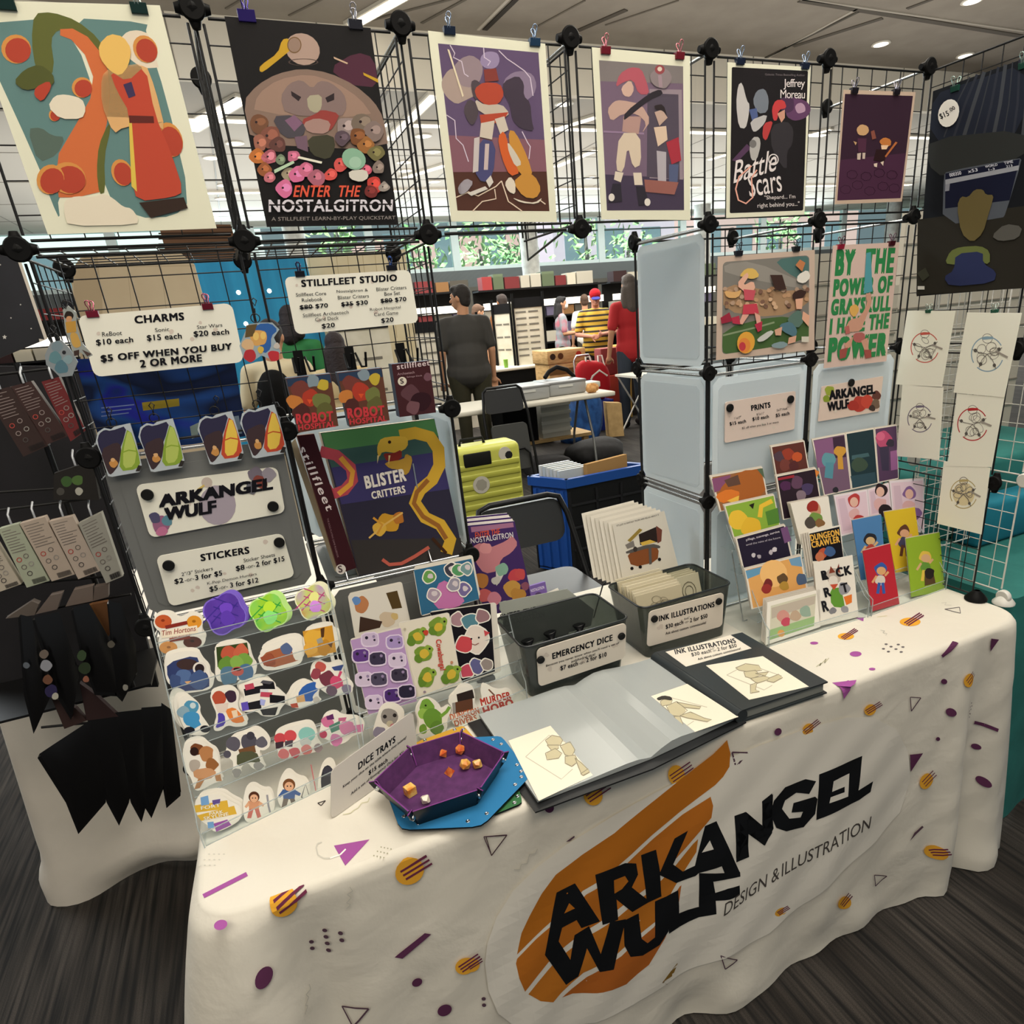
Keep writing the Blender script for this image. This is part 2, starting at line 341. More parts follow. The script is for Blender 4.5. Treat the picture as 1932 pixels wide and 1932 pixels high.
for (fr, x, y, z, lb) in [('E', 890, 315, ZU, 'round downlight in the upper ceiling above the small purple print'), ('E', 1505, 400, ZU, 'round downlight in the upper ceiling near the right edge'), ('E', 1555, 0, ZU, 'round downlight at the top right corner of the ceiling'),
  ('A', 1710, 1038, ZL, 'large round downlight ring left of the planet poster'), ('A', 1540, 1145, ZL, 'round downlight beside the largest print, upper of the small ones'), ('A', 1635, 1345, ZL, 'round downlight beside the largest print, right one of the low pair'), ('A', 1615, 1445, ZL, 'lowest round downlight beside the largest print'),
  ('B', 1615, 1100, ZL, 'large round downlight ring left of the robot print'), ('B', 1400, 1178, ZL, 'round downlight right of the planet poster'), ('B', 1410, 1240, ZL, 'lower round downlight right of the planet poster'), ('B', 1540, 985, ZL, 'tiny far downlight by the planet poster'), ('C', 1100, 750, ZL, 'round downlight right of the robot print shoulder'), ('C', 1290, 1290, ZL, 'low round downlight left of the comic print'), ('C', 150, 1320, ZL, 'low round downlight left of the robot print')]:
 ox, oy, k = FR[fr]; p = onz(ox + x * k / 1932, oy + y * k / 1932, z)
 t = empty('downlight', p, lb, 'ceiling light', 'round downlights')
 MB().lathe(p, (0, 0, -1), [(.1, .0), (.105, .012), (.085, .014)], mat('#e8e3d6')).build('bezel', t)
 MB().lathe(p, (0, 0, -1), [(.078, .008), (.078, .0165)], mat('#fff6e4', .5, 0, 2.5)).build('lens', t)
# window wall
zs = ony(852, 511.5, YW).z; zb = ony(852, 544, YW).z
corr = node_mat('corrugated', lambda nt, b: (lambda w_, cr, tc: (setattr(w_.inputs['Scale'], 'default_value', 22), nt.links.new(tc.outputs['Object'], w_.inputs[0]), nt.links.new(w_.outputs[0], cr.inputs[0]), setattr(cr.color_ramp.elements[0], 'color', lin('#4b4f50')), setattr(cr.color_ramp.elements[1], 'color', lin('#7c8182')), nt.links.new(cr.outputs[0], b.inputs['Base Color'])))(nt.nodes.new('ShaderNodeTexWave'), nt.nodes.new('ShaderNodeValToRGB'), nt.nodes.new('ShaderNodeTexCoord')))
wb = MB().box((-9, YW, zb), (24, YW + .2, zs), corr).box((-9, YW, 0), (24, YW + .2, zb), mat('#6a665f')).box((-9, YW, ZL - .02), (24, YW + .2, ZU), mat('#cfd6d4'))
struct('wall_back', wb)
xm = [ony(x, 470, YW).x for x in (700, 860, 999, 1136, 1290, 1440, 1590, 1735, 1900)]; xm = [xm[0] - 2.4, xm[0] - 4.9, xm[0] - 7.5] + xm
xm = sorted(xm)
glass = clear('window_glass', (.86, .99, 1), .05)
for i in range(len(xm) - 1):
 f = struct('window_%d' % (i + 1), MB().box((xm[i] - .09, YW, zs), (xm[i] + .09, YW + .12, ZL), mat('#dfeceb')).box((xm[i], YW + .02, zs), (xm[i + 1], YW + .1, zs + .08), mat('#dfeceb')).box((xm[i], YW + .03, 3.28), (xm[i + 1], YW + .07, 3.31), mat('#4b5454')))
 MB().box((xm[i] + .09, YW + .05, zs + .08), (xm[i + 1] - .09, YW + .056, ZL), glass).build('pane', f)
conc = noisy('#8d8c86', '#a4a39c', 8, .9)
for x, lb in ((999, 'trim_2'), (1325, 'trim_3'), (560, 'trim_4'), (1680, 'trim_5')):
 p = ony(x, 470, 13.6); struct(lb, MB().lathe((p.x, 13.6, 0), (0, 0, 1), [(.2, 0), (.2, ZL)], conc, 24))
# outdoors
MB().box((-40, YW + .3, -.3), (80, 60, -.05), mat('#8d9088')).build('pavement', kind='structure', loc=(0, 0, 0))
def building(x0, x1, y, h, c, lb, wc='#5d6b70'):
 t = empty('building', ((x0 + x1) / 2, y, 0), lb, 'building')
 MB().box((x0, y, 0), (x1, y + 6, h), noisy(c, c, 3, .9)).build('facade', t)
 for i in range(int((x1 - x0) / 2.2)):
  for z in (3.4, 6.4): MB().box((x0 + .6 + i * 2.2, y - .05, z), (x0 + 1.7 + i * 2.2, y + .02, z + 1.7), mat(wc, .3)).build('window', t)
building(6, 13.5, 30, 5, '#b98a80', 'reddish building seen through the windows left of the round column')
building(15, 22, 31, 6, '#b39aa2', 'mauve brick building seen through the windows right of the round column')
building(24, 36, 32, 6, '#b58d84', 'red brick building seen through the windows at the right')
building(-16, 2, 33, 6, '#c9c5bc', 'pale building seen through the windows at the left')
leaf = [noisy('#55854a', '#9fc478', 6, .9), noisy('#6a9a50', '#b9d08a', 6, .9)]
rg = random.Random(3)
for i, (px, y, h, lb) in enumerate([(790, 25, 4.9, 'leafy tree outside the window beside the left mullion'), (905, 20, 4.3, 'leafy tree outside the window left of the round column'), (960, 24.5, 4.9, 'bushy tree touching the round column outside'), (1105, 22, 5.4, 'dense green tree outside the window right of the round column'), (1185, 24, 4.6, 'small tree outside the window beside the white panel'), (640, 23, 5.6, 'tree outside the windows far left'), (1470, 23, 5.4, 'tree outside the window behind the white rack tower')]):
 p = ony(px, 470, y); t = empty('tree', (p.x, y, 0), lb, 'tree', 'trees outside the windows')
 MB().tube([(p.x, y, -.1), (p.x + .05, y, h * .5), (p.x, y, h * .8)], [.12, .09, .04], mat('#5c5148')).build('trunk', t)
 fo = MB()
 for _ in range(150):
  a = Vector((rg.gauss(0, .55), rg.gauss(0, .45), h * .74 + rg.gauss(0, .62))); c = Vector((p.x, y, 0)) + a; u = Vector((rg.gauss(0, 1), rg.gauss(0, 1), rg.gauss(0, 1))).normalized(); v = u.orthogonal().normalized(); s_ = .12 + rg.random() * .1
  fo.add([c - u * s_, c + v * s_ * .6, c + u * s_, c - v * s_ * .6], [(0, 1, 2, 3)], leaf[i % 2])
 fo.build('foliage', t)
# ---------------------------------------------------------------- wire grid display rack
black = mat('#0d0d0e', .45); blackm = mat('#1a1a1b', .35, .3); plast = mat('#141414', .5)
def gp(c, d, r): return Vector((c * S, d * S, TZ + .002 + r * S))
rack = empty('display_rack', gp(2, 0, 0), 'black cube rack of wire grid panels and round connectors standing on the patterned table', 'display rack')
def wire_panel(o, u, v, parent, m=black, n=7, name='wire_panel', rf=.0022, ri=.0012):
 # o corner, u and v full edge vectors
 mb = MB(); o = Vector(o); u = Vector(u); v = Vector(v); e = .018 / u.length; f = .018 / v.length
 P = lambda a, b: o + u * a + v * b
 mb.tube([P(e, f * .6), P(1 - e, f * .6)], rf, m, 6); mb.tube([P(e, 1 - f * .6), P(1 - e, 1 - f * .6)], rf, m, 6)
 mb.tube([P(e * .6, f), P(e * .6, 1 - f)], rf, m, 6); mb.tube([P(1 - e * .6, f), P(1 - e * .6, 1 - f)], rf, m, 6)
 for i in range(1, n):
  t = i / n; mb.tube([P(t, f * .6), P(t, 1 - f * .6)], ri, m, 4); mb.tube([P(e * .6, t), P(1 - e * .6, t)], ri, m, 4)
 return mb.build(name, parent)
X_, Y_, Z_ = Vector((S, 0, 0)), Vector((0, S, 0)), Vector((0, 0, S))
for c in (-1, 0, 1, 2, 3, 4): wire_panel(gp(c, 0, 3), X_, Z_, rack)
for c in (-1, 0, 3, 4): wire_panel(gp(c, 0, 2), X_, Z_, rack)
for c in (0, 1, 2): wire_panel(gp(c, 0, 3), Y_, Z_, rack)
for c in (-1, 1): wire_panel(gp(c, 0, 2), Y_, Z_, rack)
for c in (-1, 0): wire_panel(gp(c, 0, 3), X_, Y_, rack)
# right wing
for r in (0, 1, 2, 3): wire_panel(gp(5, -1, r), Y_, Z_, rack)
wire_panel(gp(-1, 0, 0) , Y_, Z_, rack); wire_panel(gp(-1, 0, 1), Y_, Z_, rack)
frost = node_mat('frosted_panel', lambda nt, b: (setattr(b.inputs['Base Color'], 'default_value', lin('#c9cbca')), setattr(b.inputs['Transmission Weight'], 'default_value', 0.0), setattr(b.inputs['Roughness'], 'default_value', .35)))
def frost_bl(nt, b):
 out = nt.nodes['Material Output']; b.inputs['Base Color'].default_value = lin('#e9eff2'); b.inputs['Roughness'].default_value = .32
 t = nt.nodes.new('ShaderNodeBsdfTranslucent'); t.inputs[0].default_value = lin('#eef5f8'); mx = nt.nodes.new('ShaderNodeMixShader'); mx.inputs[0].default_value = .5
 nt.links.new(b.outputs[0], mx.inputs[1]); nt.links.new(t.outputs[0], mx.inputs[2]); nt.links.new(mx.outputs[0], out.inputs[0])
frost = node_mat('frosted', frost_bl, .32)
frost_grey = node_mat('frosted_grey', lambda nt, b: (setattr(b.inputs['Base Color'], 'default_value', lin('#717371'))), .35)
rail = mat('#b9bcbc', .25, .85)
def plastic_panel(o, u, v, parent, m, name='plastic_panel'):
 mb = MB(); o = Vector(o); u = Vector(u); v = Vector(v); n = u.cross(v).normalized(); e = .014
 U = u.normalized(); W = v.normalized(); lu = u.length; lv = v.length; c = .03
 pts = [o + U * a + W * b for a, b in ((c, e), (lu - c, e), (lu - e, c), (lu - e, lv - c), (lu - c, lv - e), (c, lv - e), (e, lv - c), (e, c))]
 mb.prism([p - n * .0008 for p in pts], n * .0016, m)
 q = .03
 pts = [o + U * a + W * b for a, b in ((q + .01, q), (lu - q - .01, q), (lu - q, q + .01), (lu - q, lv - q - .01), (lu - q - .01, lv - q), (q + .01, lv - q), (q, lv - q - .01), (q, q + .01))]
 mb.prism([p - n * .0018 for p in pts], n * .0036, m)
 pn = mb.build(name, parent)
 fr_ = MB()
 for a, b in ((o + U * .012 + W * .006, o + u - U * .012 + W * .006), (o + v + U * .012 - W * .006, o + u + v - U * .012 - W * .006)): fr_.tube([a, b], .0035, rail, 6)
 for a, b in ((o + W * .012 + U * .004, o + v - W * .012 + U * .004), (o + u + W * .012 - U * .004, o + u + v - W * .012 - U * .004)): fr_.tube([a, b], .003, black, 6)
 fr_.build('edge_frame', pn); return pn
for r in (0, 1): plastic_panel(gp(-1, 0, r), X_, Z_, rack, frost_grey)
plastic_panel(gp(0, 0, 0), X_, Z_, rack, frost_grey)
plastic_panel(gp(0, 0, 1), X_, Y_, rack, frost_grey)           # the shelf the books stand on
plastic_panel(gp(0, 1, 1), X_, Z_, rack, frost)
plastic_panel(gp(1, 0, 1), Y_, Z_, rack, frost)
plastic_panel(gp(0, 0, 1), Y_, Z_, rack, frost)
for r in (0, 1, 2): plastic_panel(gp(3, 0, r), Y_, Z_, rack, frost)
for c in (3, 4):
 for r in (0, 1): plastic_panel(gp(c, 0, r), X_, Z_, rack, frost)
plastic_panel(gp(3, 1, 1), X_, Z_, rack, frost); plastic_panel(gp(4, 1, 1), X_, Z_, rack, frost)
# rods joining front and back
rods = [(0, 4), (1, 4), (2, 4), (3, 4), (5, 4), (3, 3), (4, 3), (5, 3), (0, 2), (4, 2), (5, 2)]
for c, r in rods: MB().tube([gp(c, 0, r) + Vector((0, .015, -.004)), gp(c, 1, r) + Vector((0, -.01, -.004))], .003, rail if r == 4 or c > 2 else black, 6).build('rod', rack)
for c, r in ((3, 4), (4, 4), (3, 3), (4, 3), (3, 2), (4, 2)):
 if r < 4: MB().tube([gp(c, 1, r) + X_ * .05, gp(c + 1, 1, r) - X_ * .05], .0025, black, 6).build('rod', rack)
MB().tube([gp(1, 0, 3) + X_ * .1 , gp(2, 0, 3) - X_ * .1], .0028, black, 6).build('rod', rack)
MB().tube([gp(2, 0, 3) + Vector((-.03, .02, -.003)), gp(2, .9, 3) + Vector((0, 0, -.03)), gp(2, .9, 3) + Vector((0, 0, .05))], .0024, black, 6).build('rod', rack)
# connectors
def connector(c, d, r, dirs, face=(0, -1, 0)):
 p = gp(c, d, r); f = Vector(face); mb = MB()
 mb.lathe(p - f * .004, f, [(.006, -.004), (.0145, .0), (.0175, .006), (.0178, .0105), (.0155, .0125)], plast, 22)
 for q in dirs:
  q = Vector(q)
  if q.dot(f) > .9: continue
  mb.tube([p - f * .002, p + q * .016 - f * .002, p + q * .024 - f * .002], [.0125, .0085, .006], plast, 10)
 mb.build('connector', rack)
nodes = {}
def nd(c, d, r, *dirs): nodes.setdefault((c, d, r), set()).update(dirs)
L_, R_, U_, D_, B_, F_ = (-1, 0, 0), (1, 0, 0), (0, 0, 1), (0, 0, -1), (0, 1, 0), (0, -1, 0)
for c in range(-1, 6):
 nd(c, 0, 4, L_, R_, D_); nd(c, 0, 3, L_, R_, U_)
for c in (-1, 0, 1, 3, 4, 5):
 for r in (0, 1, 2, 3): nd(c, 0, r, L_ if c not in (-1, 3) else R_, R_ if c not in (1, 5) else L_, U_, B_)
for c in (-1, 0, 1):
 for r in (2, 3): nd(c, 1, r, U_, F_, D_)
nd(0, 1, 4, D_, F_); nd(1, 1, 4, D_, F_); nd(2, 1, 4, F_, D_)
for c in (3, 4, 5):
 for r in (0, 1, 2, 3): nd(c, 1, r, U_, D_, F_)
nd(5, 1, 4, F_, D_)
for k, v in nodes.items():
 if k[1] == 1: connector(*k, v, (-1, 0, 0) if k[0] in (3,) else (0, -1, 0))
 else: connector(*k, v)
for r in range(5): connector(5, -1, r, [U_, D_, B_] if r else [U_, B_], (-1, 0, 0))
MB().lathe(gp(5, -1, 0) - Vector((0, 0, .0)), (0, 0, 1), [(.026, 0), (.026, .004), (.018, .014), (.008, .024)], plast, 20).build('foot', rack)
# ---------------------------------------------------------------- folding table and its printed cloth
X0, X1, Y0, Y1, RR = -.285, 1.538, -.425, .335, .07
tb = empty('folding_table', (.63, -.05, 0), 'trestle folding table hidden under the white patterned cloth', 'table')
MB().rbox((X0 + .015, Y0 + .015, TZ - .045), (X1 - .015, Y1 - .015, TZ - .004), mat('#b8b4aa'), .01).build('table_top', tb)
for x in (X0 + .2, X1 - .2):
 for y in (Y0 + .12, Y1 - .12): MB().cyl((x, y, 0), (x, y, TZ - .046), .014, mat('#777777', .4, .6)).build('leg', tb)
# perimeter of the top, anticlockwise seen from above, starting at the back left
def perim():
 P = []
 def arc(cx, cy, a0):
  for i in range(9): a = math.radians(a0 + 90 * i / 8); P.append((Vector((cx + RR * math.cos(a), cy + RR * math.sin(a), 0)), Vector((math.cos(a), math.sin(a), 0))))
 def seg(a, b, n, nrm):
  for i in range(1, n): t = i / n; P.append((Vector((a[0] + (b[0] - a[0]) * t, a[1] + (b[1] - a[1]) * t, 0)), Vector(nrm)))
 arc(X0 + RR, Y1 - RR, 90); seg((X0, Y1 - RR), (X0, Y0 + RR), 26, (-1, 0, 0))
 arc(X0 + RR, Y0 + RR, 180); seg((X0 + RR, Y0), (X1 - RR, Y0), 80, (0, -1, 0))
 arc(X1 - RR, Y0 + RR, 270); seg((X1, Y0 + RR), (X1, Y1 - RR), 26, (1, 0, 0))
 arc(X1 - RR, Y1 - RR, 0); seg((X1 - RR, Y1), (X0 + RR, Y1), 30, (0, 1, 0))
 return P
PER = perim()
def flare(x, y, nx, ny, t):
 # how far the skirt hangs out from the table edge, t = 0 at the top, 1 at the hem
 d = .004 + .03 * t * (1 - .35 * t)
 if ny < -.7:
  d += t * (.010 * math.sin(x * 9 + 1.2) + .007 * math.sin(x * 21 + .5 * t) + .004 * math.sin(x * 43)) * (.35 + .65 * t)
  d += .011 * math.exp(-((t - .97) / .08) ** 2) * (math.sin(x * 17 + 2) + .5 * math.sin(x * 31))
  d += .0022 * math.sin(x * 30 + 14 * t) * math.sin(t * 19 + x * 5) * min(1, t * 4)
 if nx < -.7: d += t * (.03 * math.sin(y * 14 + 1) + .02 * math.sin(y * 31))
 if nx > .7: d += t * (.025 * math.sin(y * 13 + 2.2))
 for (cx, cy, amp, w_) in ((X0 + .02, Y0 + .02, .13, .13), (X1 - .02, Y0 + .02, .07, .08)):
  q = math.hypot(x - cx, y - cy); d += amp * t ** .75 * math.exp(-(q / w_) ** 2)
 if cloth_fl:
  q = abs(x - (X0 + .13));
  if ny < -.7: d -= .05 * math.exp(-(q / .05) ** 2) * math.sin(min(1, t * 2.2) * math.pi / 2)
 if ny < -.7: q = min(max((x - 1.345 - .02 * t) / .025, 0), 1); d -= .05 * t * q * q * (3 - 2 * q); d += .03 * t * math.exp(-((x - 1.32) / .04) ** 2)
 return d
cloth_fl = True
RO = .014
def skirt(p, n, h):                        # p perimeter point, n outward normal, h drop below the table top
 H = TZ - .004; t = min(max(h / H, 0), 1)
 if h < RO:
  a = h / RO * math.pi / 2; return Vector((p.x, p.y, TZ)) + n * (RO * math.sin(a) - RO) * 1 + Vector((0, 0, -(RO - RO * math.cos(a)))) + n * flare(p.x, p.y, n.x, n.y, 0)
 return Vector((p.x, p.y, 0)) + n * flare(p.x, p.y, n.x, n.y, t) + Vector((0, 0, max(TZ - h, .003)))
def cloth_bl(nt, b):
 N = nt.nodes.new; L = nt.links.new; b.inputs['Base Color'].default_value = lin('#ded9cb'); b.inputs['Sheen Weight'].default_value = .1
 tc = N('ShaderNodeTexCoord'); n = N('ShaderNodeTexNoise'); n.inputs['Scale'].default_value = 9; n.inputs['Detail'].default_value = 5; n.inputs['Distortion'].default_value = .2
 bp = N('ShaderNodeBump'); bp.inputs['Strength'].default_value = .3; bp.inputs['Distance'].default_value = .02; L(tc.outputs['Object'], n.inputs[0]); L(n.outputs[0], bp.inputs['Height']); L(bp.outputs[0], b.inputs['Normal'])
cloth_m = node_mat('cloth', cloth_bl, .85)
HS = [0, .0035, .007, .0105, .014] + [.014 + (TZ - .018) * i / 34 for i in range(1, 35)]
cb = MB(); n = len(PER); vs_ = []; fs = []
for h in HS:
 for p, nr in PER: vs_.append(skirt(p, nr, h))
for j in range(len(HS) - 1):
 for i in range(n): fs.append((j * n + i, j * n + (i + 1) % n, (j + 1) * n + (i + 1) % n, (j + 1) * n + i))
cb.add(vs_, fs, cloth_m, True)
top = [vs_[i] for i in range(n)]; cb.add(top, [tuple(range(n))], cloth_m)
# --- printed pattern: cut to the cloth's own facets and laid on it
GX = sorted(set(round(p.x, 6) for p, nr in PER if nr.y < -.99))
FP = Plane((0, Y0 - .012, 0), (0, -1, 0)); TP = PZ(TZ); cloth_lay = [0]
def bis(poly2, fs, cuts_x, cuts_y):
 bm = bmesh.new(); vv = [bm.verts.new((a, b_, 0)) for a, b_ in poly2]
 for f in fs:
  try: bm.faces.new([vv[i] for i in f])
  except ValueError: pass
 xs = [v.co.x for v in bm.verts]; ys = [v.co.y for v in bm.verts]
 for c in cuts_x:
  if min(xs) < c < max(xs): bmesh.ops.bisect_plane(bm, geom=bm.verts[:] + bm.edges[:] + bm.faces[:], plane_co=(c, 0, 0), plane_no=(1, 0, 0))
 for c in cuts_y:
  if min(ys) < c < max(ys): bmesh.ops.bisect_plane(bm, geom=bm.verts[:] + bm.edges[:] + bm.faces[:], plane_co=(0, c, 0), plane_no=(0, 1, 0))
 bm.verts.index_update(); r = [v.co.copy() for v in bm.verts], [[v.index for v in f.verts] for f in bm.faces]; bm.free(); return r
def front_point(x, h, off):
 # bilinear on the skirt facets so that print and cloth agree
 def at(xx, hh): return skirt(Vector((xx, Y0, 0)), Vector((0, -1, 0)), hh)
 i = max(0, min(len(GX) - 2, int(np.searchsorted(GX, x) - 1))); xa, xb = GX[i], GX[i + 1]
 j = max(0, min(len(HS) - 2, int(np.searchsorted(HS, h) - 1))); ha, hb = HS[j], HS[j + 1]
 u = (x - xa) / (xb - xa); v = (h - ha) / (hb - ha)
 p = (at(xa, ha) * (1 - u) + at(xb, ha) * u) * (1 - v) + (at(xa, hb) * (1 - u) + at(xb, hb) * u) * v
 return p + Vector((0, -off, off * .3 if h < .02 else 0))
def printed(pts, c, face='f', fr=None, tess=None, pre=None, lay=None):
 # pts: outline in photo coordinates; face f = front drop, t = table top
 ox, oy, k = FR[fr or '1']; k /= 1932
 pl = FP if face == 'f' else TP
 w3 = [pl.at(ox + x * k, oy + y * k) for x, y in pts]
 if face == 'f': P2 = [(v.x, TZ - v.z) for v in w3]
 else: P2 = [(v.x, v.y) for v in w3]
 fs = tess or tessellate_polygon([[Vector((a, b_, 0)) for a, b_ in P2]])
 cloth_lay[0] += 1; off = .0007 + (lay if lay is not None else 0) * .0003
 if face == 't': cb.add([Vector((a, b_, TZ + off)) for a, b_ in P2], fs, mat(c, .85)); return
 v2, f2 = bis(P2, fs, GX, HS)
 cb.add([front_point(v.x, max(v.y, 0), off + .003) for v in v2], f2, mat(c, .85))
def sq(x, y, r, c, face='f', fr=None, ry=None, rot=0, lay=0):
 ry = ry or r; a = math.radians(rot); printed([(x + r * math.cos(t) * math.cos(a) - ry * math.sin(t) * math.sin(a), y + r * math.cos(t) * math.sin(a) + ry * math.sin(t) * math.cos(a)) for t in [2 * math.pi * i / 20 for i in range(20)]], c, face, fr, lay=lay)
def lnp(pts, w_, c, face='f', fr=None, closed=False, lay=0):
 if closed: pts = list(pts) + [pts[0]]
 for a, b_ in zip(pts[:-1], pts[1:]):
  dx, dy = b_[0] - a[0], b_[1] - a[1]; l = math.hypot(dx, dy) or 1; nx, ny = -dy / l * w_ / 2, dx / l * w_ / 2
  printed([(a[0] + nx, a[1] + ny), (b_[0] + nx, b_[1] + ny), (b_[0] - nx, b_[1] - ny), (a[0] - nx, a[1] - ny)], c, face, fr, lay=lay)
PU, PB, YE, DK, GY = '#a0559a', '#5e3352', '#e3a637', '#5a4350', '#c9c6ba'
def planet(x, y, r, dx, dy, face, fr, ry=None, rot=0):   # yellow disc with three bars
 sq(x, y, r, YE, face, fr, ry, rot); l = math.hypot(dx, dy); nx, ny = -dy / l, dx / l
 for i in (-1, 0, 1):
  a = (x - dx * .25 + nx * i * r * .34, y - dy * .25 + ny * i * r * .34 * ((ry or r) / r)); lnp([a, (a[0] + dx, a[1] + dy)], r * .13, '#6a2f48', face, fr, lay=1)
# front drop, left part (frame R)
planet(760, 900, 85, 170, -110, 'f', 'R', 65, -20); planet(1525, 690, 92, 160, -95, 'f', 'R', 72, -30)
planet(1850, 1230, 62, 120, -75, 'f', 'R', 45, -20)
sq(635, 1260, 58, PB, 'f', 'R', 46, -30); sq(1562, 1337, 33, PB, 'f', 'R', 24, -30); sq(1722, 1485, 45, PB, 'f', 'R', 32, -30); sq(625, 1540, 26, PB, 'f', 'R', 20); sq(560, 1590, 95, PB, 'f', 'R', 110)
for x, y in ((1010, 1063), (1018, 1105), (1026, 1147), (1034, 1190), (930, 1143), (936, 1186), (1104, 1068), (1112, 1110)): sq(x, y, 15, DK, 'f', 'R', 12)
printed([(1428, 1195), (1475, 1200), (1648, 1048), (1610, 1044)], PB, 'f', 'R')
lnp([(1118, 1540), (1270, 1498), (1180, 1640)], 9, DK, 'f', 'R', True)
lnp([(1160, 785), (1178, 810), (1145, 830), (1170, 850), (1140, 880), (1165, 890), (1140, 915)], 5, GY, 'f', 'R'); lnp([(915, 1390), (925, 1420), (895, 1440), (912, 1460), (890, 1490), (905, 1500), (885, 1530)], 5, GY, 'f', 'R')
# front drop, middle (frame S)
sq(508, 627, 29, PB, 'f', 'S'); planet(775, 550, 58, 130, -85, 'f', 'S', 60); planet(1280, 425, 50, 125, -85, 'f', 'S', 60)
lnp([(110, 803), (250, 790), (155, 912)], 6, DK, 'f', 'S', True); lnp([(1620, 285), (1712, 287), (1640, 372)], 8, DK, 'f', 'S', True); lnp([(1508, 1470), (1605, 1492), (1530, 1545)], 6, DK, 'f', 'S', True)
printed([(605, 825), (655, 788), (658, 797), (625, 822)], DK, 'f', 'S'); printed([(1178, 1665), (1240, 1590), (1280, 1545), (1255, 1610), (1210, 1680)], '#8a6a2e', 'f', 'S')
planet(20, 1545, 50, 80, -45, 'f', 'S', 40); sq(92, 1745, 13, DK, 'f', 'S', 10); sq(93, 1780, 13, DK, 'f', 'S', 10); sq(890, 1917, 9, DK, 'f', 'S', 7)
lnp([(435, 870), (420, 900), (385, 905), (370, 960), (335, 965), (325, 997), (290, 997)], 5, GY, 'f', 'S'); planet(1885, 1225, 40, 70, -35, 'f', 'S', 22, -20)
# front drop, right (frame T)
planet(625, 950, 40, 90, -70, 'f', 'T', 30, -45); planet(1000, 830, 38, 90, -55, 'f', 'T', 30, -40); planet(1590, 645, 30, 50, -55, 'f', 'T', 42, 30); planet(1320, 1250, 32, 65, -70, 'f', 'T', 50, 30); planet(1340, 1655, 50, 75, -35, 'f', 'T', 36, -20);
sq(442, 965, 24, PB, 'f', 'T', 20, -45); sq(1447, 657, 18, PB, 'f', 'T', 16); sq(1472, 835, 26, PB, 'f', 'T', 24); sq(1396, 998, 12, PB, 'f', 'T', 12)
lnp([(1248, 755), (1308, 757), (1250, 838)], 5, DK, 'f', 'T', True); lnp([(163, 1092), (256, 1090), (182, 1177)], 8, DK, 'f', 'T', True); lnp([(1020, 1830), (1095, 1836), (1028, 1898)], 5, DK, 'f', 'T', True)
printed([(1438, 505), (1447, 516), (1557, 442), (1545, 432)], PB, 'f', 'T'); printed([(1235, 1098), (1307, 1085), (1235, 1200)], PB, 'f', 'T'); printed([(1213, 1605), (1240, 1555), (1285, 1512), (1292, 1520), (1250, 1560)], DK, 'f', 'T')
for x, y in ((1590, 830), (1605, 810), (1620, 790), (1600, 850), (1618, 830), (1630, 812), (1595, 870), (1610, 855)): sq(x, y, 5, DK, 'f', 'T')
planet(600, 1030, 55, 70, -75, 'f', 'U', 48)
# big white outline shape, orange swoosh, lettering
GREYW = '#e3dfd4'
cap = [(1040, 1690), (1085, 1640), (1160, 1580), (1230, 1535), (1300, 1497), (1420, 1432), (1520, 1385), (1590, 1360), (1650, 1352), (1690, 1370), (1712, 1410), (1716, 1470), (1700, 1520), (1660, 1580), (1600, 1640), (1530, 1690), (1430, 1750), (1330, 1800), (1250, 1850), (1180, 1895), (1120, 1925), (1070, 1932), (1000, 1932), (960, 1925), (930, 1890), (915, 1840), (915, 1790), (930, 1745), (960, 1700), (1000, 1650)]
printed([(912, 1810), (917, 1775), (935, 1730), (968, 1680), (1015, 1635), (1070, 1592), (1150, 1545), (1240, 1495), (1330, 1450), (1440, 1405), (1540, 1370), (1600, 1354), (1648, 1353), (1690, 1375), (1712, 1415), (1715, 1470), (1695, 1530), (1650, 1585), (1590, 1635), (1520, 1690), (1440, 1750), (1340, 1800), (1260, 1850), (1190, 1890), (1120, 1920), (1040, 1938), (975, 1932), (935, 1900), (918, 1860)], GREYW, 'f', lay=0)
bands = [([(300, 1495), (330, 1370), (380, 1270), (455, 1135), (540, 1020), (700, 900), (900, 775), (1100, 610), (1300, 450), (1500, 300), (1590, 215), (1608, 290), (1600, 370), (1560, 430), (1510, 480), (1470, 510), (1300, 640), (1130, 780), (1000, 900), (850, 1020), (700, 1110), (560, 1260), (420, 1385)], '#b86f23'),
   ([(292, 1545), (300, 1518), (420, 1405), (560, 1290), (720, 1130), (880, 1040), (1010, 920), (1140, 800), (1310, 660), (1480, 548), (1492, 600), (1480, 670), (1430, 730), (1330, 850), (1240, 950), (1100, 1090), (900, 1230), (700, 1360), (520, 1520), (345, 1710), (310, 1630)], '#bb6f26'),
   ([(365, 1727), (540, 1545), (720, 1385), (920, 1260), (1120, 1110), (1260, 970), (1370, 830), (1400, 800), (1390, 880), (1310, 1010), (1250, 1110), (1150, 1290), (900, 1490), (700, 1600), (560, 1740), (520, 1783), (440, 1770)], '#bd7428'),
   ([(575, 1760), (720, 1625), (930, 1500), (1130, 1330), (1290, 1090), (1300, 1080), (1280, 1200), (1200, 1400), (1100, 1560), (960, 1670), (780, 1715), (640, 1735)], '#b4662a')]
for pts, c in bands: printed(pts, c, 'f', 'S', lay=1)
INK = '#16181b'
def letter(pts, fr='S', c=INK, lay=2): printed(pts, c, 'f', fr, lay=lay)
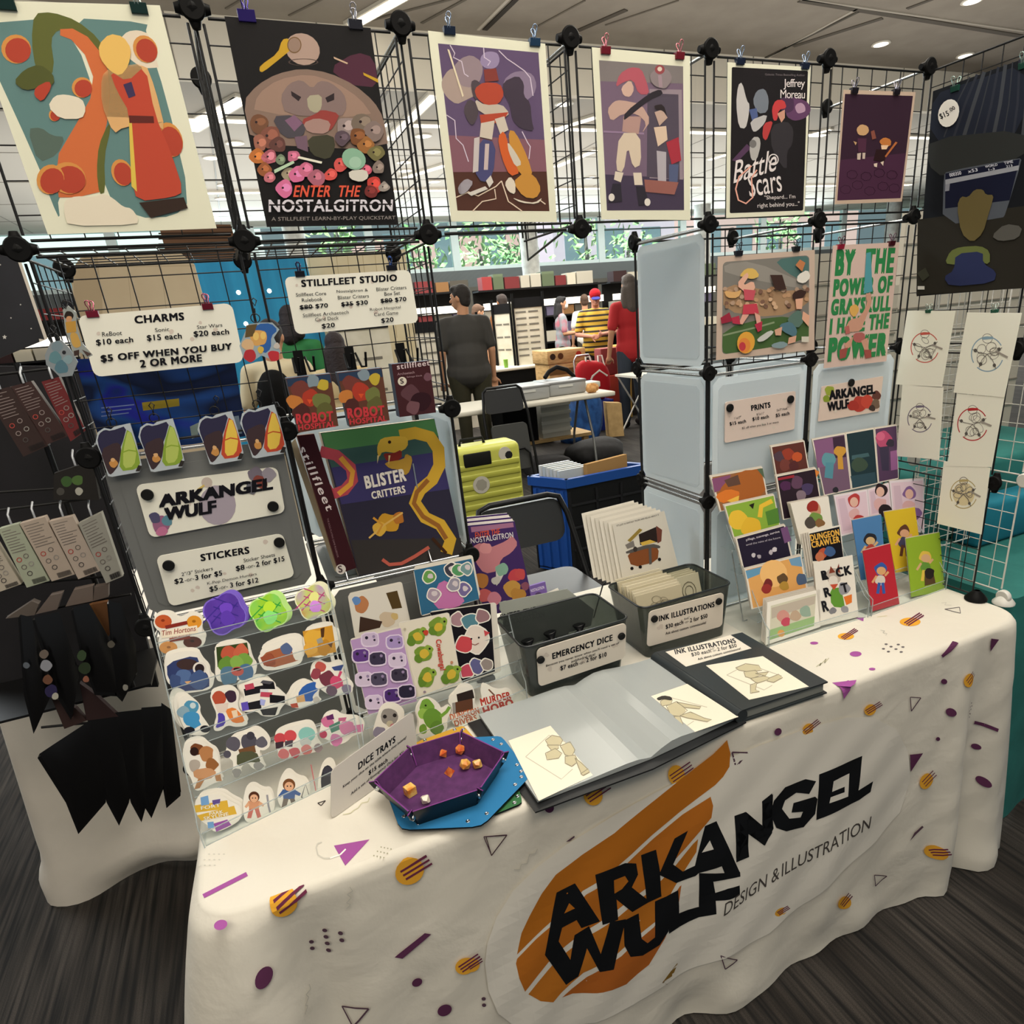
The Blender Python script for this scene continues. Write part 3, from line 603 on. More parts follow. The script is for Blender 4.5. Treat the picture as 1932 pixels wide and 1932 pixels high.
# A (with the long left leg), R, K, A, N, G, E, L
letter([(470, 1500), (545, 1130), (655, 1070), (800, 1290), (690, 1335), (640, 1250), (575, 1335), (555, 1420), (625, 1530), (650, 1380), (735, 1320), (800, 1480), (860, 1290), (960, 1280), (880, 1575), (795, 1590), (720, 1450), (670, 1625), (598, 1680)])
letter([(588, 1250), (618, 1187), (650, 1215)], c='#b86f23', lay=3); letter([(575, 1335), (600, 1280), (690, 1210), (700, 1195), (700, 1225), (660, 1285)], lay=3)
letter([(775, 1015), (960, 950), (1030, 955), (1040, 1020), (1000, 1095), (1110, 1180), (1000, 1240), (905, 1165), (910, 1280), (815, 1310)]); letter([(890, 1050), (960, 1028), (980, 1060), (940, 1105), (893, 1130)], c='#b86f23', lay=3)
letter([(1060, 905), (1150, 870), (1170, 1000), (1260, 800), (1340, 750), (1250, 955), (1310, 1000), (1380, 960), (1440, 720), (1510, 690), (1640, 990), (1560, 1025), (1530, 950), (1400, 1000), (1380, 1020), (1270, 1070), (1170, 1020), (1180, 1150), (1090, 1190)]); letter([(1420, 880), (1468, 805), (1487, 855)], c=GREYW, lay=3)
letter([(1620, 660), (1690, 635), (1790, 720), (1785, 570), (1845, 520), (1850, 730), (1795, 830), (1695, 760), (1700, 900), (1622, 930)])
letter([(945, 1290), (1040, 1250), (1055, 1400), (1090, 1425), (1135, 1390), (1140, 1180), (1230, 1140), (1220, 1360), (1165, 1440), (1060, 1500), (985, 1505), (950, 1440)])
letter([(1190, 1160), (1280, 1110), (1285, 1250), (1400, 1205), (1400, 1000), (1640, 985), (1640, 1010), (1480, 1045), (1490, 1110), (1560, 1080), (1632, 1060), (1632, 1115), (1570, 1140), (1490, 1155), (1490, 1230), (1400, 1265), (1225, 1375)])
# the right half (frame T)
letter([(330, 1375), (395, 1330), (385, 1560), (335, 1635), (245, 1570), (240, 1705), (165, 1735), (165, 1470), (230, 1440), (330, 1520)], 'T')
letter([(400, 1370), (470, 1290), (600, 1245), (660, 1255), (615, 1330), (540, 1325), (470, 1370), (450, 1420), (490, 1475), (560, 1470), (575, 1435), (505, 1440), (520, 1385), (650, 1345), (665, 1360), (650, 1450), (580, 1530), (470, 1550), (410, 1530), (380, 1450)], 'T')
letter([(680, 1215), (945, 1105), (915, 1310), (1005, 1255), (990, 1320), (920, 1370), (655, 1485)], 'T'); letter([(765, 1255), (865, 1210), (850, 1345), (735, 1385), (745, 1350), (830, 1320), (833, 1288), (755, 1318)], 'T', GREYW, 3)
# tag line
def cloth_text(t, p, q, h, c, face='f', fr='1', bold=0.0, lay=2, up=None):
 v2, f2, _ = text_mesh(t, bold); dx, dy = q[0] - p[0], q[1] - p[1]; l = math.hypot(dx, dy); up = up or (dy / l, -dx / l)
 printed([(p[0] + dx * u + up[0] * h * v, p[1] + dy * u + up[1] * h * v) for u, v in v2], c, face, fr, tess=f2, lay=lay)
cloth_text('DESIGN &', (1355, 1717), (1462, 1650), 24, '#4b4643', up=(.15, -1)); cloth_text('ILLUSTRATION', (1467, 1647), (1637, 1560), 24, '#4b4643', up=(.12, -1))
# table top
lnp([(270, 835), (535, 700)], 26, PU, 't', 'R'); sq(375, 1010, 42, PU, 't', 'R', 30, -20)
printed([(1063, 528), (1280, 490), (1132, 650)], PU, 't', 'R'); lnp([(955, 540), (965, 585), (1000, 605), (1040, 605)], 9, GY, 't', 'R'); lnp([(1040, 605), (1100, 585), (1135, 550)], 9, '#f2efe8', 't', 'R', lay=1); lnp([(955, 540), (965, 515), (990, 508)], 9, GY, 't', 'R')
for i in range(3):
 for j in range(4): sq(1350 + j * 20 - i * 22, 537 + i * 26 + j * 4, 4.5, '#a8a58c', 't', 'R'); sq(305 + j * 30 - i * 28, 580 + i * 34, 7, GY, 't', 'R', 4)
planet(850, 383, 50, 85, -55, 't', 'T', 20); planet(1240, 295, 64, 95, -62, 't', 'T', 26); sq(657, 424, 25, PU, 't', 'T', 9); sq(909, 490, 36, PU, 't', 'T', 16); sq(1009, 582, 20, PU, 't', 'T', 8)
for x, y in ((1094, 431), (1168, 433), (1124, 446), (1196, 448), (1078, 459), (1154, 461), (1108, 476), (1186, 478)): sq(x, y, 10, '#6c6768', 't', 'T', 5)
lnp([(1450, 218), (1540, 206), (1546, 243)], 4, '#6c6768', 't', 'T', True); printed([(765, 665), (915, 648), (905, 672), (880, 690), (800, 685)], PU, 't', 'T'); printed([(905, 670), (912, 655), (905, 690), (845, 768), (835, 700), (870, 690)], PU, 'f', 'T')
printed([(905, 272), (958, 268), (956, 292)], PU, 't', 'T')
lnp([(670, 568), (700, 545), (690, 562), (730, 520), (720, 545), (747, 515)], 5, '#b9b69a', 't', 'T'); lnp([(1060, 345), (1085, 350), (1075, 362), (1100, 366), (1092, 378)], 4, GY, 't', 'T'); lnp([(1040, 265), (1100, 258)], 3, '#cfc9a0', 't', 'T'); lnp([(1430, 180), (1460, 178), (1450, 192), (1490, 194)], 3, GY, 't', 'T')
lnp([(1118, 340), (1165, 330), (1185, 312), (1210, 300), (1232, 268), (1270, 262), (1280, 236)], 6, '#c9c5a8', 't', 'R'); lnp([(965, 270), (1012, 255), (985, 285)], 6, '#55504c', 't', 'R', True)
lnp([(1118, 1340), (1255, 1328), (1152, 1460)], 6, '#4a3538', 'f', 'Q', True)
printed([(1745, 400), (1790, 405), (1740, 480)], PB, 'f', 'T'); lnp([(1650, 915), (1700, 925), (1750, 940)], 20, PB, 'f', 'T'); sq(1655, 1060, 22, PB, 'f', 'T', 17); sq(1668, 1255, 24, PB, 'f', 'T', 28, -30); sq(1565, 1335, 15, DK, 'f', 'T', 11)
cloth = cb.build('tablecloth', None, 'white tablecloth printed with purple and yellow shapes and a big orange logo', 'tablecloth', loc=(.63, -.05, 0))
# ---------------------------------------------------------------- art prints hung on the rack with binder clips
HANG = PY(-.012)
chrome = mat('#c9cdd2', .2, 1)
def clip(fr, x, y, plane, w_, body, handle, label, up=1, fold=False):
 # x, y: the middle of the gripped edge in the photo; w_: clip width in metres
 ox, oy, k = FR[fr]; c = plane.at(ox + x * k / 1932, oy + y * k / 1932, .003); n = plane.n; z = Vector((0, 0, 1)); z = (z - n * z.dot(n)).normalized(); h = z.cross(n).normalized() * -1
 h = n.cross(z); t = empty('binder_clip', c, label, 'binder clip', 'binder clips holding the prints and signs')
 mb = MB(); d = w_ * .62; pts = [c - h * w_ / 2 + z * d * .35 + n * w_ * .2, c - h * w_ / 2 + z * d * .35 - n * w_ * .2 - n * .004, c - h * w_ / 2 - z * d * .6 - n * .004, c - h * w_ / 2 - z * d * .6 + n * .001]
 mb.prism(pts, h * w_, mat(body, .35)); mb.build('body', t, bevel=.0006)
 for sgn in (1, -1):
  q = c + n * sgn * w_ * .16 + z * d * .3; o = z * math.cos(.35) + n * sgn * math.sin(.35); l = w_ * 1.05; s = h * (w_ * .08 * sgn)
  if fold and sgn < 0: o = -z * .98 + n * .2; q = c + n * w_ * .2 - z * d * .1
  P_ = [q - h * w_ * .2 - o * l * .55 * (0 if sgn < 0 else 1) + s, q - h * w_ * .09 + s, q - h * w_ * .1 + o * l * .35 + s, q - h * w_ * .2 + o * l * .6 + s, q - h * w_ * .19 + o * l * .8 + s, q - h * w_ * .08 + o * l * .92 + s]
  P_ = P_ + [p + h * 2 * ((q + s - p).dot(h) / h.length_squared) for p in P_[::-1]]
  MB().tube(P_, .0009, mat(handle, .25, .7), 6).build('handle', t)
def sheet(fr, quad, c, label, plane=HANG, name='art_print', t=.0008, rough=.5, r=0):
 f = Flat(plane, fr); f.slab(rquad(quad, r) if r else quad, c, t, None, rough); f.meta = (name, label); return f
def done(f, cat='print', group=None, parent=None):
 return f.build(f.meta[0], parent, f.meta[1], cat, group)
def sleeve(o, f, fr, quad, rough=.1):
 g = Flat(Plane(f.p.o + f.p.n * .0022, f.p.n), fr); g.slab(quad, clear('sleeve', (1, 1, 1), .02, .2, (.3, .3, .3)), .0004); g.build('clear_sleeve', o)
PAPER = '#e6d9c2'
# 1 the largest print, upper left
f = sheet('A', [(-260, 0), (1165, 40), (1580, 1665), (350, 1710)], PAPER, 'largest art print, orange serpent ribbon and balls over teal sky, upper left corner')
TEAL = '#5c7d7b'
f.polys([(TEAL, [(-190, 180), (430, 130), (640, 480), (700, 900), (560, 1250), (420, 1440), (440, 1610), (380, 1480), (270, 1180)]), (TEAL, [(480, 130), (1080, 165), (1060, 240), (1210, 700), (1390, 1460), (1270, 1580), (1000, 1590), (760, 1420), (760, 1000), (700, 520)]),
   ('#d8cbb6', [(880, 280), (930, 230), (1010, 220), (1090, 250), (1150, 470), (1160, 495), (1040, 500), (930, 420)]), ('#53645a', [(200, 940), (300, 930), (380, 990), (480, 1000), (420, 1130), (280, 1190)]),
   ('#5a5f2c', [(250, 100), (380, 90), (560, 150), (720, 280), (800, 440), (760, 480), (650, 330), (500, 230), (420, 220), (370, 290), (400, 500), (330, 620), (260, 500), (230, 300)]),
   ('#c4683a', [(440, 215), (530, 210), (640, 270), (730, 380), (790, 520), (800, 700), (780, 900), (730, 1100), (730, 1400), (560, 1440), (430, 1440), (410, 1300), (430, 1120), (560, 900), (660, 720), (680, 560), (620, 400), (520, 290), (440, 260)]),
   ('#5a5f2c', [(790, 900), (810, 930), (760, 1150), (770, 1400), (725, 1420), (705, 1250), (720, 1060)])])
for x, y, rx, ry, rot in ((120, 360, 110, 105, 30), (1060, 360, 85, 105, -30), (600, 640, 75, 75, 0), (400, 840, 42, 46, 0), (1240, 1020, 90, 130, -20), (890, 1260, 75, 100, -20), (500, 1300, 130, 115, 20), (370, 1310, 100, 110, 20)):
 f.disc(x, y, rx, ry, '#c98a45', rot); f.disc(x + rx * .12, y + ry * .1, rx * .86, ry * .86, '#a93f2c', rot)
f.polys([('#dccfba', [(350, 780), (400, 700), (480, 690), (600, 720), (630, 800), (600, 870), (440, 870)]), ('#dccfba', [(470, 1560), (470, 1460), (560, 1430), (680, 1440), (760, 1410), (830, 1450), (900, 1510), (960, 1520), (1010, 1590), (1000, 1640), (500, 1650)]),
   ('#4d5226', [(100, 600), (180, 510), (290, 470), (390, 540), (400, 620), (300, 640), (180, 665)]), ('#a93f2c', [(260, 640), (360, 590), (380, 640), (310, 750), (250, 700)]),
   ('#cfa36d', [(740, 560), (800, 500), (1060, 460), (1130, 640), (1210, 960), (1120, 900), (900, 930), (830, 980), (740, 760)]),
   ('#b04532', [(800, 520), (930, 600), (1060, 480), (1130, 840), (1250, 1120), (1340, 1400), (1260, 1440), (1000, 1470), (960, 1300), (950, 830), (850, 660)]), ('#e0b060', [(720, 330), (800, 250), (900, 270), (960, 360), (940, 480), (880, 560), (800, 520), (730, 430)]),
   ('#cdb24c', [(940, 860), (960, 860), (1000, 1400), (960, 1360)]), ('#5a2621', [(940, 845), (1120, 850), (1125, 900), (945, 900)]), ('#3b3150', [(900, 620), (960, 600), (990, 700), (940, 720)]), ('#32251f', [(1015, 1480), (1340, 1440), (1370, 1520), (1100, 1590)])])
o = done(f); sleeve(o, f, 'A', [(-270, -10), (1175, 30), (1592, 1675), (345, 1722)])
clip('A', 40, 20, HANG, .021, '#12332f', '#9fb0ac', 'dark green binder clip at the top left corner of the photo'); clip('A', 1010, 50, HANG, .021, '#12332f', '#b9c8c4', 'dark green binder clip at the right end of the largest print')
# 2 planet poster
f = sheet('B', [(90, 120), (1155, 205), (1360, 1640), (400, 1655)], '#0f0d0e', 'dark poster of a pale planet and a crowd of creatures, red and silver title')
f.polys([('#4a2435', [(850, 500), (1050, 380), (1180, 420), (1215, 640), (1000, 620)]), ('#7f6a5e', [(225, 740), (330, 620), (470, 540), (650, 500), (850, 530), (1040, 620), (1180, 740), (1250, 860), (1290, 1100), (290, 1050)]), ('#93796a', [(330, 690), (480, 580), (700, 540), (900, 600), (1080, 720), (1180, 860), (300, 830)])])
f.disc(660, 360, 130, 112, '#a58d80', 30); f.poly([(345, 520), (350, 480), (480, 390), (510, 290), (560, 280), (580, 360), (520, 410), (370, 530)], '#b99326'); f.disc(600, 330, 52, 60, '#8d7668'); f.ring(600, 330, 52, 60, 8, '#6e5334'); f.ring(665, 455, 110, 26, 12, '#443733')
f.poly([(885, 415), (990, 460), (985, 470), (890, 430)], '#c2a58a'); f.poly([(1100, 530), (1210, 580), (1210, 605), (1105, 550)], '#b99326')
f.polys([('#7d6a66', [(495, 710), (560, 610), (650, 580), (730, 650), (780, 590), (860, 600), (960, 680), (985, 780), (940, 860), (540, 840)]), ('#2a2124', [(575, 665), (650, 710), (630, 740), (580, 700)]), ('#2a2124', [(825, 715), (890, 680), (890, 730), (840, 750)]), ('#a19b84', [(690, 700), (800, 690), (800, 790), (760, 830), (700, 800)]),
   ('#47434a', [(430, 850), (600, 840), (690, 920), (660, 1000), (520, 1010)]), ('#7a5a72', [(530, 880), (600, 840), (660, 900), (600, 960)]), ('#8c3b36', [(640, 880), (760, 830), (800, 800), (930, 830), (900, 900), (860, 960), (720, 960)]), ('#9c7d75', [(660, 900), (760, 860), (870, 890), (840, 980), (700, 970)]), ('#3c3b2c', [(690, 1000), (880, 980), (900, 1080), (850, 1170), (720, 1130)]), ('#6d5564', [(600, 1000), (690, 990), (700, 1110), (620, 1080)])])
rg = random.Random(5)
for (x, y, r, c) in ((340, 900, 70, '#6d4a35'), (420, 1000, 80, '#7a4c3f'), (350, 1050, 60, '#95604f'), (480, 1060, 60, '#5c3d38'), (330, 1150, 60, '#b06a37'), (420, 1150, 58, '#c26d7a'), (380, 1240, 50, '#8d5638'), (500, 1170, 40, '#6f7d66'), (420, 1300, 45, '#b56a74'), (590, 1140, 45, '#b3647e'), (560, 1270, 50, '#9a8f78'), (980, 930, 80, '#8a7c79'), (1100, 900, 80, '#6e6257'), (1180, 960, 70, '#7a6b66'), (1060, 1000, 70, '#70492f'), (1120, 1060, 60, '#8e6138'), (1190, 1120, 60, '#6b6643'), (950, 1010, 55, '#554850'), (940, 1200, 60, '#c0524f'), (1120, 1240, 45, '#b8586a'), (860, 1280, 50, '#c34f4a'), (620, 1280, 65, '#c4688e'), (680, 1240, 60, '#bb6580'), (760, 1300, 60, '#9d5d6d'), (530, 1380, 62, '#c66a90'), (1180, 1350, 60, '#b0403a'), (1250, 1370, 40, '#8c847d'), (1150, 1400, 50, '#6b2f2d'), (1210, 1230, 50, '#7d7068')):
 f.blob(x, y, r, c, 8, .5, 3)
 f.blob(x + r * .2, y - r * .15, r * .5, '#%02x%02x%02x' % tuple(min(255, int(int(c[i:i + 2], 16) * 1.25)) for i in (1, 3, 5)), 7, .5, 4); f.disc(x - r * .25, y - r * .1, r * .14, r * .14, '#2a2022', 0, 8)
f.disc(1030, 1165, 90, 75, '#7fa58c', 30); f.disc(1040, 1190, 45, 42, '#96b6a0'); f.poly([(990, 1250), (1120, 1240), (1140, 1300), (1080, 1335), (1000, 1310)], '#c3bfb4')
f.poly([(630, 1145), (800, 1185), (795, 1200), (620, 1160)], '#d5d3c2'); f.poly([(450, 1245), (590, 1178), (600, 1195), (455, 1270)], '#a9c0a4')
f.text('ENTER  THE', (590, 1442), (1080, 1440), 85, '#d0553f', .03, .25); f.text('NOSTALGITRON', (412, 1552), (1310, 1545), 92, '#c9c5cc', .03); f.line([(415, 1500), (1305, 1494)], 10, '#1c1718'); f.text('A STILLFLEET LEARN-BY-PLAY QUICKSTART', (432, 1620), (1330, 1608), 32, '#8b8480', .0)
o = done(f); sleeve(o, f, 'B', [(88, 110), (1185, 200), (1375, 1648), (398, 1662)])
clip('B', 250, 105, HANG, .024, '#2b1a6b', '#3a2a86', 'purple binder clip at the left end of the planet poster'); clip('B', 1045, 170, HANG, .021, '#2a2a33', '#9a9aa2', 'dark binder clip at the right end of the planet poster')
# 3 robot print
f = sheet('C', [(105, 225), (960, 320), (1045, 1620), (275, 1615)], PAPER, 'art print of a towering red and orange robot under purple lightning')
A_ = [(178, 318), (910, 385), (990, 1540), (320, 1535)]
f.poly(A_, '#5b4a68'); f.poly([bil(A_, 0, .55), bil(A_, 1, .55), bil(A_, 1, .78), bil(A_, 0, .78)], '#7d5560'); f.poly([bil(A_, 0, .77), bil(A_, 1, .75), bil(A_, 1, 1), bil(A_, 0, 1)], '#4b2c22')
f.blob(330, 620, 130, '#a18f86', 11, .3); f.blob(400, 520, 110, '#8d7c82', 9, .3); f.blob(780, 620, 120, '#83738a', 9, .3); f.blob(560, 440, 70, '#8f80a0', 9)
for p in ([(265, 330), (300, 390), (290, 420), (350, 450), (370, 540), (400, 560)], [(510, 350), (515, 420), (560, 450), (540, 480)], [(620, 370), (680, 430), (740, 470), (810, 520), (850, 570), (870, 700)], [(240, 840), (300, 880), (310, 1010), (360, 1060), (400, 1180)], [(790, 960), (830, 1040), (850, 1070), (840, 1160)]): f.line(p, 7, '#c9bccb')
f.poly([(245, 360), (260, 365), (365, 700), (355, 710)], '#d6c9ad')
for p in ([(310, 1440), (400, 1400), (470, 1430), (600, 1360), (640, 1320)], [(430, 1540), (500, 1470), (600, 1450), (590, 1380)], [(640, 1320), (690, 1470), (720, 1490), (790, 1540)], [(920, 1460), (960, 1490)]): f.line(p, 8, '#dcc4ae')
f.polys([('#3d3340', [(650, 600), (760, 550), (805, 610), (800, 700), (850, 750), (860, 880), (880, 960), (780, 940), (720, 880), (700, 760), (650, 680)]), ('#4a4046', [(415, 600), (450, 580), (500, 620), (460, 740), (430, 700)]), ('#4a4046', [(360, 800), (400, 720), (470, 760), (470, 850), (430, 920), (390, 880)]),
   ('#a8432e', [(440, 650), (510, 600), (630, 610), (660, 690), (620, 760), (540, 780), (460, 720)]), ('#7c3730', [(510, 510), (600, 500), (620, 590), (520, 600)]), ('#b7ab9c', [(440, 720), (520, 770), (640, 760), (700, 830), (660, 860), (480, 830)]), ('#a8432e', [(480, 840), (690, 820), (640, 900), (490, 900)]),
   ('#c2b6a8', [(490, 900), (590, 880), (570, 1020), (480, 1000)]), ('#c2b6a8', [(590, 870), (660, 850), (690, 950), (630, 980)]), ('#45456d', [(480, 1010), (600, 1040), (580, 1280), (500, 1340), (440, 1250)]), ('#b9b0ae', [(440, 1010), (480, 1000), (470, 1250), (430, 1260)]), ('#b9a9a6', [(520, 1050), (550, 1050), (540, 1240), (510, 1240)]),
   ('#c05a2c', [(610, 1000), (660, 950), (700, 1100), (780, 1260), (700, 1290), (640, 1150)]), ('#b9843a', [(690, 950), (740, 960), (830, 1150), (870, 1290), (780, 1290), (700, 1100)]), ('#bfb7a8', [(680, 1030), (740, 1110), (790, 1200), (740, 1220), (690, 1110)]), ('#b7833a', [(720, 1330), (800, 1260), (880, 1280), (930, 1380), (890, 1450), (800, 1440)]), ('#cfc5b4', [(660, 1340), (700, 1285), (740, 1330), (740, 1420), (690, 1400)]), ('#cfc5b4', [(710, 1440), (800, 1470), (880, 1480), (940, 1440), (900, 1490), (780, 1480)]),
   ('#a9a3ab', [(320, 1360), (380, 1300), (440, 1330), (380, 1410), (330, 1420)]), ('#c2bcb4', [(390, 1410), (520, 1360), (540, 1380), (420, 1430)]), ('#c2bcb4', [(525, 1320), (560, 1280), (580, 1330), (550, 1370)])])
o = done(f); sleeve(o, f, 'C', [(100, 218), (985, 318), (1060, 1628), (272, 1622)])
clip('C', 262, 215, HANG, .019, '#16253d', '#9fb0c8', 'navy binder clip at the left end of the robot print'); clip('C', 885, 300, HANG, .019, '#1d3f5e', '#8fa6c4', 'blue binder clip at the right end of the robot print')
# 4 comic print with pink haired guitarist (generic stand in)
f = sheet('D', [(140, 345), (855, 410), (858, 1605), (210, 1600)], PAPER, 'art print with a pink haired standing figure in purple room')
A_ = [(192, 440), (805, 485), (812, 1532), (250, 1535)]
f.poly(A_, '#6f5c6f'); f.poly([bil(A_, 0, 0), bil(A_, 1, 0), bil(A_, 1, .12), bil(A_, 0, .14)], '#77706f'); f.poly([bil(A_, 0, .76), bil(A_, 1, .78), bil(A_, 1, 1), bil(A_, 0, 1)], '#40364a'); f.poly([(560, 650), (795, 655), (805, 1310), (560, 1300)], '#8d7f87'); f.poly([(545, 680), (770, 690), (780, 1310), (540, 1290)], '#4d4552'); f.line([(225, 960), (520, 975)], 14, '#8d7690')
f.polys([('#a8535f', [(310, 640), (340, 540), (420, 490), (500, 500), (540, 600), (560, 690), (480, 690), (440, 580), (370, 600)]), ('#c3a394', [(350, 640), (420, 580), (450, 650), (420, 710), (370, 700)]), ('#b7988b', [(250, 800), (300, 740), (350, 730), (500, 760), (570, 880), (500, 980), (540, 900), (470, 830), (360, 830), (280, 890)]), ('#a98880', [(370, 850), (500, 850), (480, 980), (360, 960)]), ('#29242b', [(370, 880), (380, 820), (560, 680), (640, 650), (660, 690), (560, 730), (400, 860)]),
   ('#c9b9a4', [(340, 970), (490, 970), (500, 1200), (440, 1230), (400, 1060), (370, 1260), (310, 1240)]), ('#d0c4b2', [(310, 1250), (370, 1260), (350, 1330), (300, 1310)]), ('#d0c4b2', [(440, 1260), (500, 1260), (510, 1350), (450, 1350)]), ('#2a2630', [(290, 1340), (350, 1340), (360, 1470), (260, 1480)]), ('#2a2630', [(460, 1360), (520, 1360), (560, 1490), (480, 1500)]),
   ('#cdb6a0', [(590, 930), (680, 920), (690, 1020), (620, 1070)]), ('#9c2f3c', [(680, 1040), (770, 1000), (790, 1170), (720, 1200)]), ('#a8a2a8', [(610, 1100), (680, 1110), (680, 1330), (620, 1330)]), ('#4f5876', [(700, 1200), (770, 1200), (760, 1370), (700, 1340)]), ('#8d5a52', [(520, 1310), (770, 1330), (740, 1420), (530, 1400)]), ('#b49a8c', [(595, 820), (650, 800), (690, 860), (630, 920)]), ('#2a2224', [(590, 770), (660, 760), (690, 860), (660, 810), (600, 800)])])
for x, y in ((282, 1440), (543, 1475)): f.disc(x, y, 22, 28, '#d3cdc4')
f.blob(640, 570, 80, '#85797b', 11, .2); f.disc(632, 510, 36, 34, '#8d4448'); f.disc(632, 506, 17, 17, '#cbbcae'); f.line([(632, 550), (640, 640)], 26, '#97828a')
o = done(f); sleeve(o, f, 'D', [(135, 338), (905, 410), (885, 1612), (205, 1606)])
clip('D', 242, 360, HANG, .019, '#7d1726', '#d8808a', 'red binder clip at the left end of the purple comic print'); clip('D', 783, 400, HANG, .019, '#7d1726', '#d8808a', 'red binder clip at the right end of the purple comic print')
# 5 book cover print
f = sheet('D', [(1130, 455), (1735, 490), (1690, 1565), (1120, 1590)], PAPER, 'dark book cover print lettered with a curly white title')
A_ = [(1160, 490), (1715, 518), (1680, 1535), (1145, 1555)]
f.poly(rquad(A_, .02), '#151114'); f.blob(1640, 800, 90, '#5c3a5c', 10); f.blob(1660, 790, 40, '#a98aa0', 9); f.poly([(1160, 1170), (1270, 1050), (1300, 1080), (1200, 1180)], '#4e3450'); f.blob(1560, 760, 60, '#452c48', 9)
f.polys([('#b9b6b4', [(1205, 620), (1235, 600), (1270, 740), (1290, 760), (1280, 860), (1260, 940), (1210, 930), (1190, 760)]), ('#6f7680', [(1310, 740), (1340, 660), (1400, 645), (1430, 720), (1420, 820), (1350, 830)]), ('#4b5a86', [(1285, 800), (1340, 790), (1350, 850), (1310, 890)]), ('#aeacab', [(1290, 880), (1420, 830), (1400, 900), (1340, 960), (1310, 960)]), ('#b93b3d', [(1450, 790), (1480, 730), (1540, 730), (1560, 790), (1500, 800), (1490, 880), (1460, 880)]), ('#c08e78', [(1490, 830), (1545, 800), (1545, 860), (1520, 895)]), ('#ad3a3a', [(1390, 900), (1460, 880), (1440, 950), (1410, 1030), (1380, 1000)]), ('#2e2b2f', [(1440, 920), (1560, 880), (1610, 940), (1600, 1060), (1560, 1100), (1560, 1260), (1450, 1100)]), ('#a9a7a4', [(1285, 1080), (1310, 1000), (1360, 1000), (1370, 1060), (1340, 1170), (1300, 1170)])])
f.disc(1312, 1050, 26, 30, '#6d6b6a')
W_ = '#ddd0ce'
f.text('Galactic Times Bestselling Author', (1400, 556), (1690, 562), 20, '#6e6669', 0); f.text('Jeffrey', (1535, 655), (1690, 655), 78, W_, .0, sp=.9); f.text('Moreau', (1512, 718), (1690, 720), 62, W_, .0, sp=.9)
f.text('Battle', (1170, 1340), (1480, 1245), 165, W_, .005, .1, up=(.05, -1)); f.text('Scars', (1290, 1440), (1530, 1395), 175, W_, .005, .15); f.line([(1300, 1210), (1210, 1290), (1185, 1380), (1205, 1460), (1260, 1485), (1310, 1440), (1300, 1300), (1340, 1240)], 11, '#d9a08e'); f.ring(1460, 1165, 38, 42, 8, W_)
f.text('"Shepard... I\'m', (1395, 1465), (1620, 1455), 38, W_, 0); f.text('right behind you..."', (1345, 1525), (1650, 1510), 42, W_, 0)
o = done(f); sleeve(o, f, 'D', [(1125, 448), (1745, 485), (1700, 1572), (1115, 1598)])
clip('D', 1225, 440, HANG, .019, '#14203a', '#9fb2cc', 'navy binder clip at the left end of the book cover print'); clip('D', 1700, 475, HANG, .019, '#14203a', '#9fb2cc', 'navy binder clip at the right end of the book cover print')
# 6 small purple print
f = sheet('E', [(615, 655), (1140, 672), (1040, 1470), (550, 1490)], '#b5a08e', 'small dark purple print of two tiny glowing figures in a stone cave')
A_ = [(625, 685), (1120, 700), (1030, 1445), (568, 1462)]
f.poly(A_, '#33222f'); f.poly([bil(A_, 0, .62), bil(A_, 1, .56), bil(A_, 1, 1), bil(A_, 0, 1)], '#43283c')
for u, v in ((.12, .9), (.3, .86), (.5, .92), (.7, .88), (.88, .9), (.2, .76), (.42, .78), (.62, .75), (.82, .77)):
 x, y = bil(A_, u, v); f.ring(x, y, 42, 34, 4, '#2b1826', 0, 0, 360, 7)
f.polys([('#b9946b', [(705, 940), (740, 905), (790, 920), (800, 960), (770, 990), (720, 985)]), ('#4a2b3d', [(715, 1010), (780, 1010), (775, 1110), (720, 1110)]), ('#b9946b', [(685, 1030), (710, 1040), (700, 1060)]), ('#b7a79a', [(712, 1120), (740, 1115), (735, 1165), (712, 1165)]), ('#b7a79a', [(750, 1115), (772, 1115), (768, 1160), (750, 1160)]), ('#b3703a', [(870, 1030), (910, 1000), (960, 1020), (955, 1070), (890, 1060)]), ('#d9b795', [(885, 1060), (940, 1060), (920, 1100), (890, 1095)]), ('#2a1a1c', [(850, 1090), (930, 1090), (910, 1180), (830, 1170)]), ('#cbb8a8', [(832, 1195), (858, 1190), (855, 1220), (835, 1215)]), ('#cbb8a8', [(880, 1185), (905, 1175), (900, 1210)]), ('#a8653a', [(990, 1035), (1005, 1040), (920, 1150), (912, 1140)]), ('#7d4a3e', [(810, 960), (835, 950), (850, 1010), (820, 1020)])])
done(f)
clip('E', 698, 655, HANG, .018, '#1d1720', '#8e8a98', 'black binder clip at the left of the small purple print'); clip('E', 1005, 665, HANG, .018, '#1d1720', '#a8a4b2', 'black binder clip at the right of the small purple print')
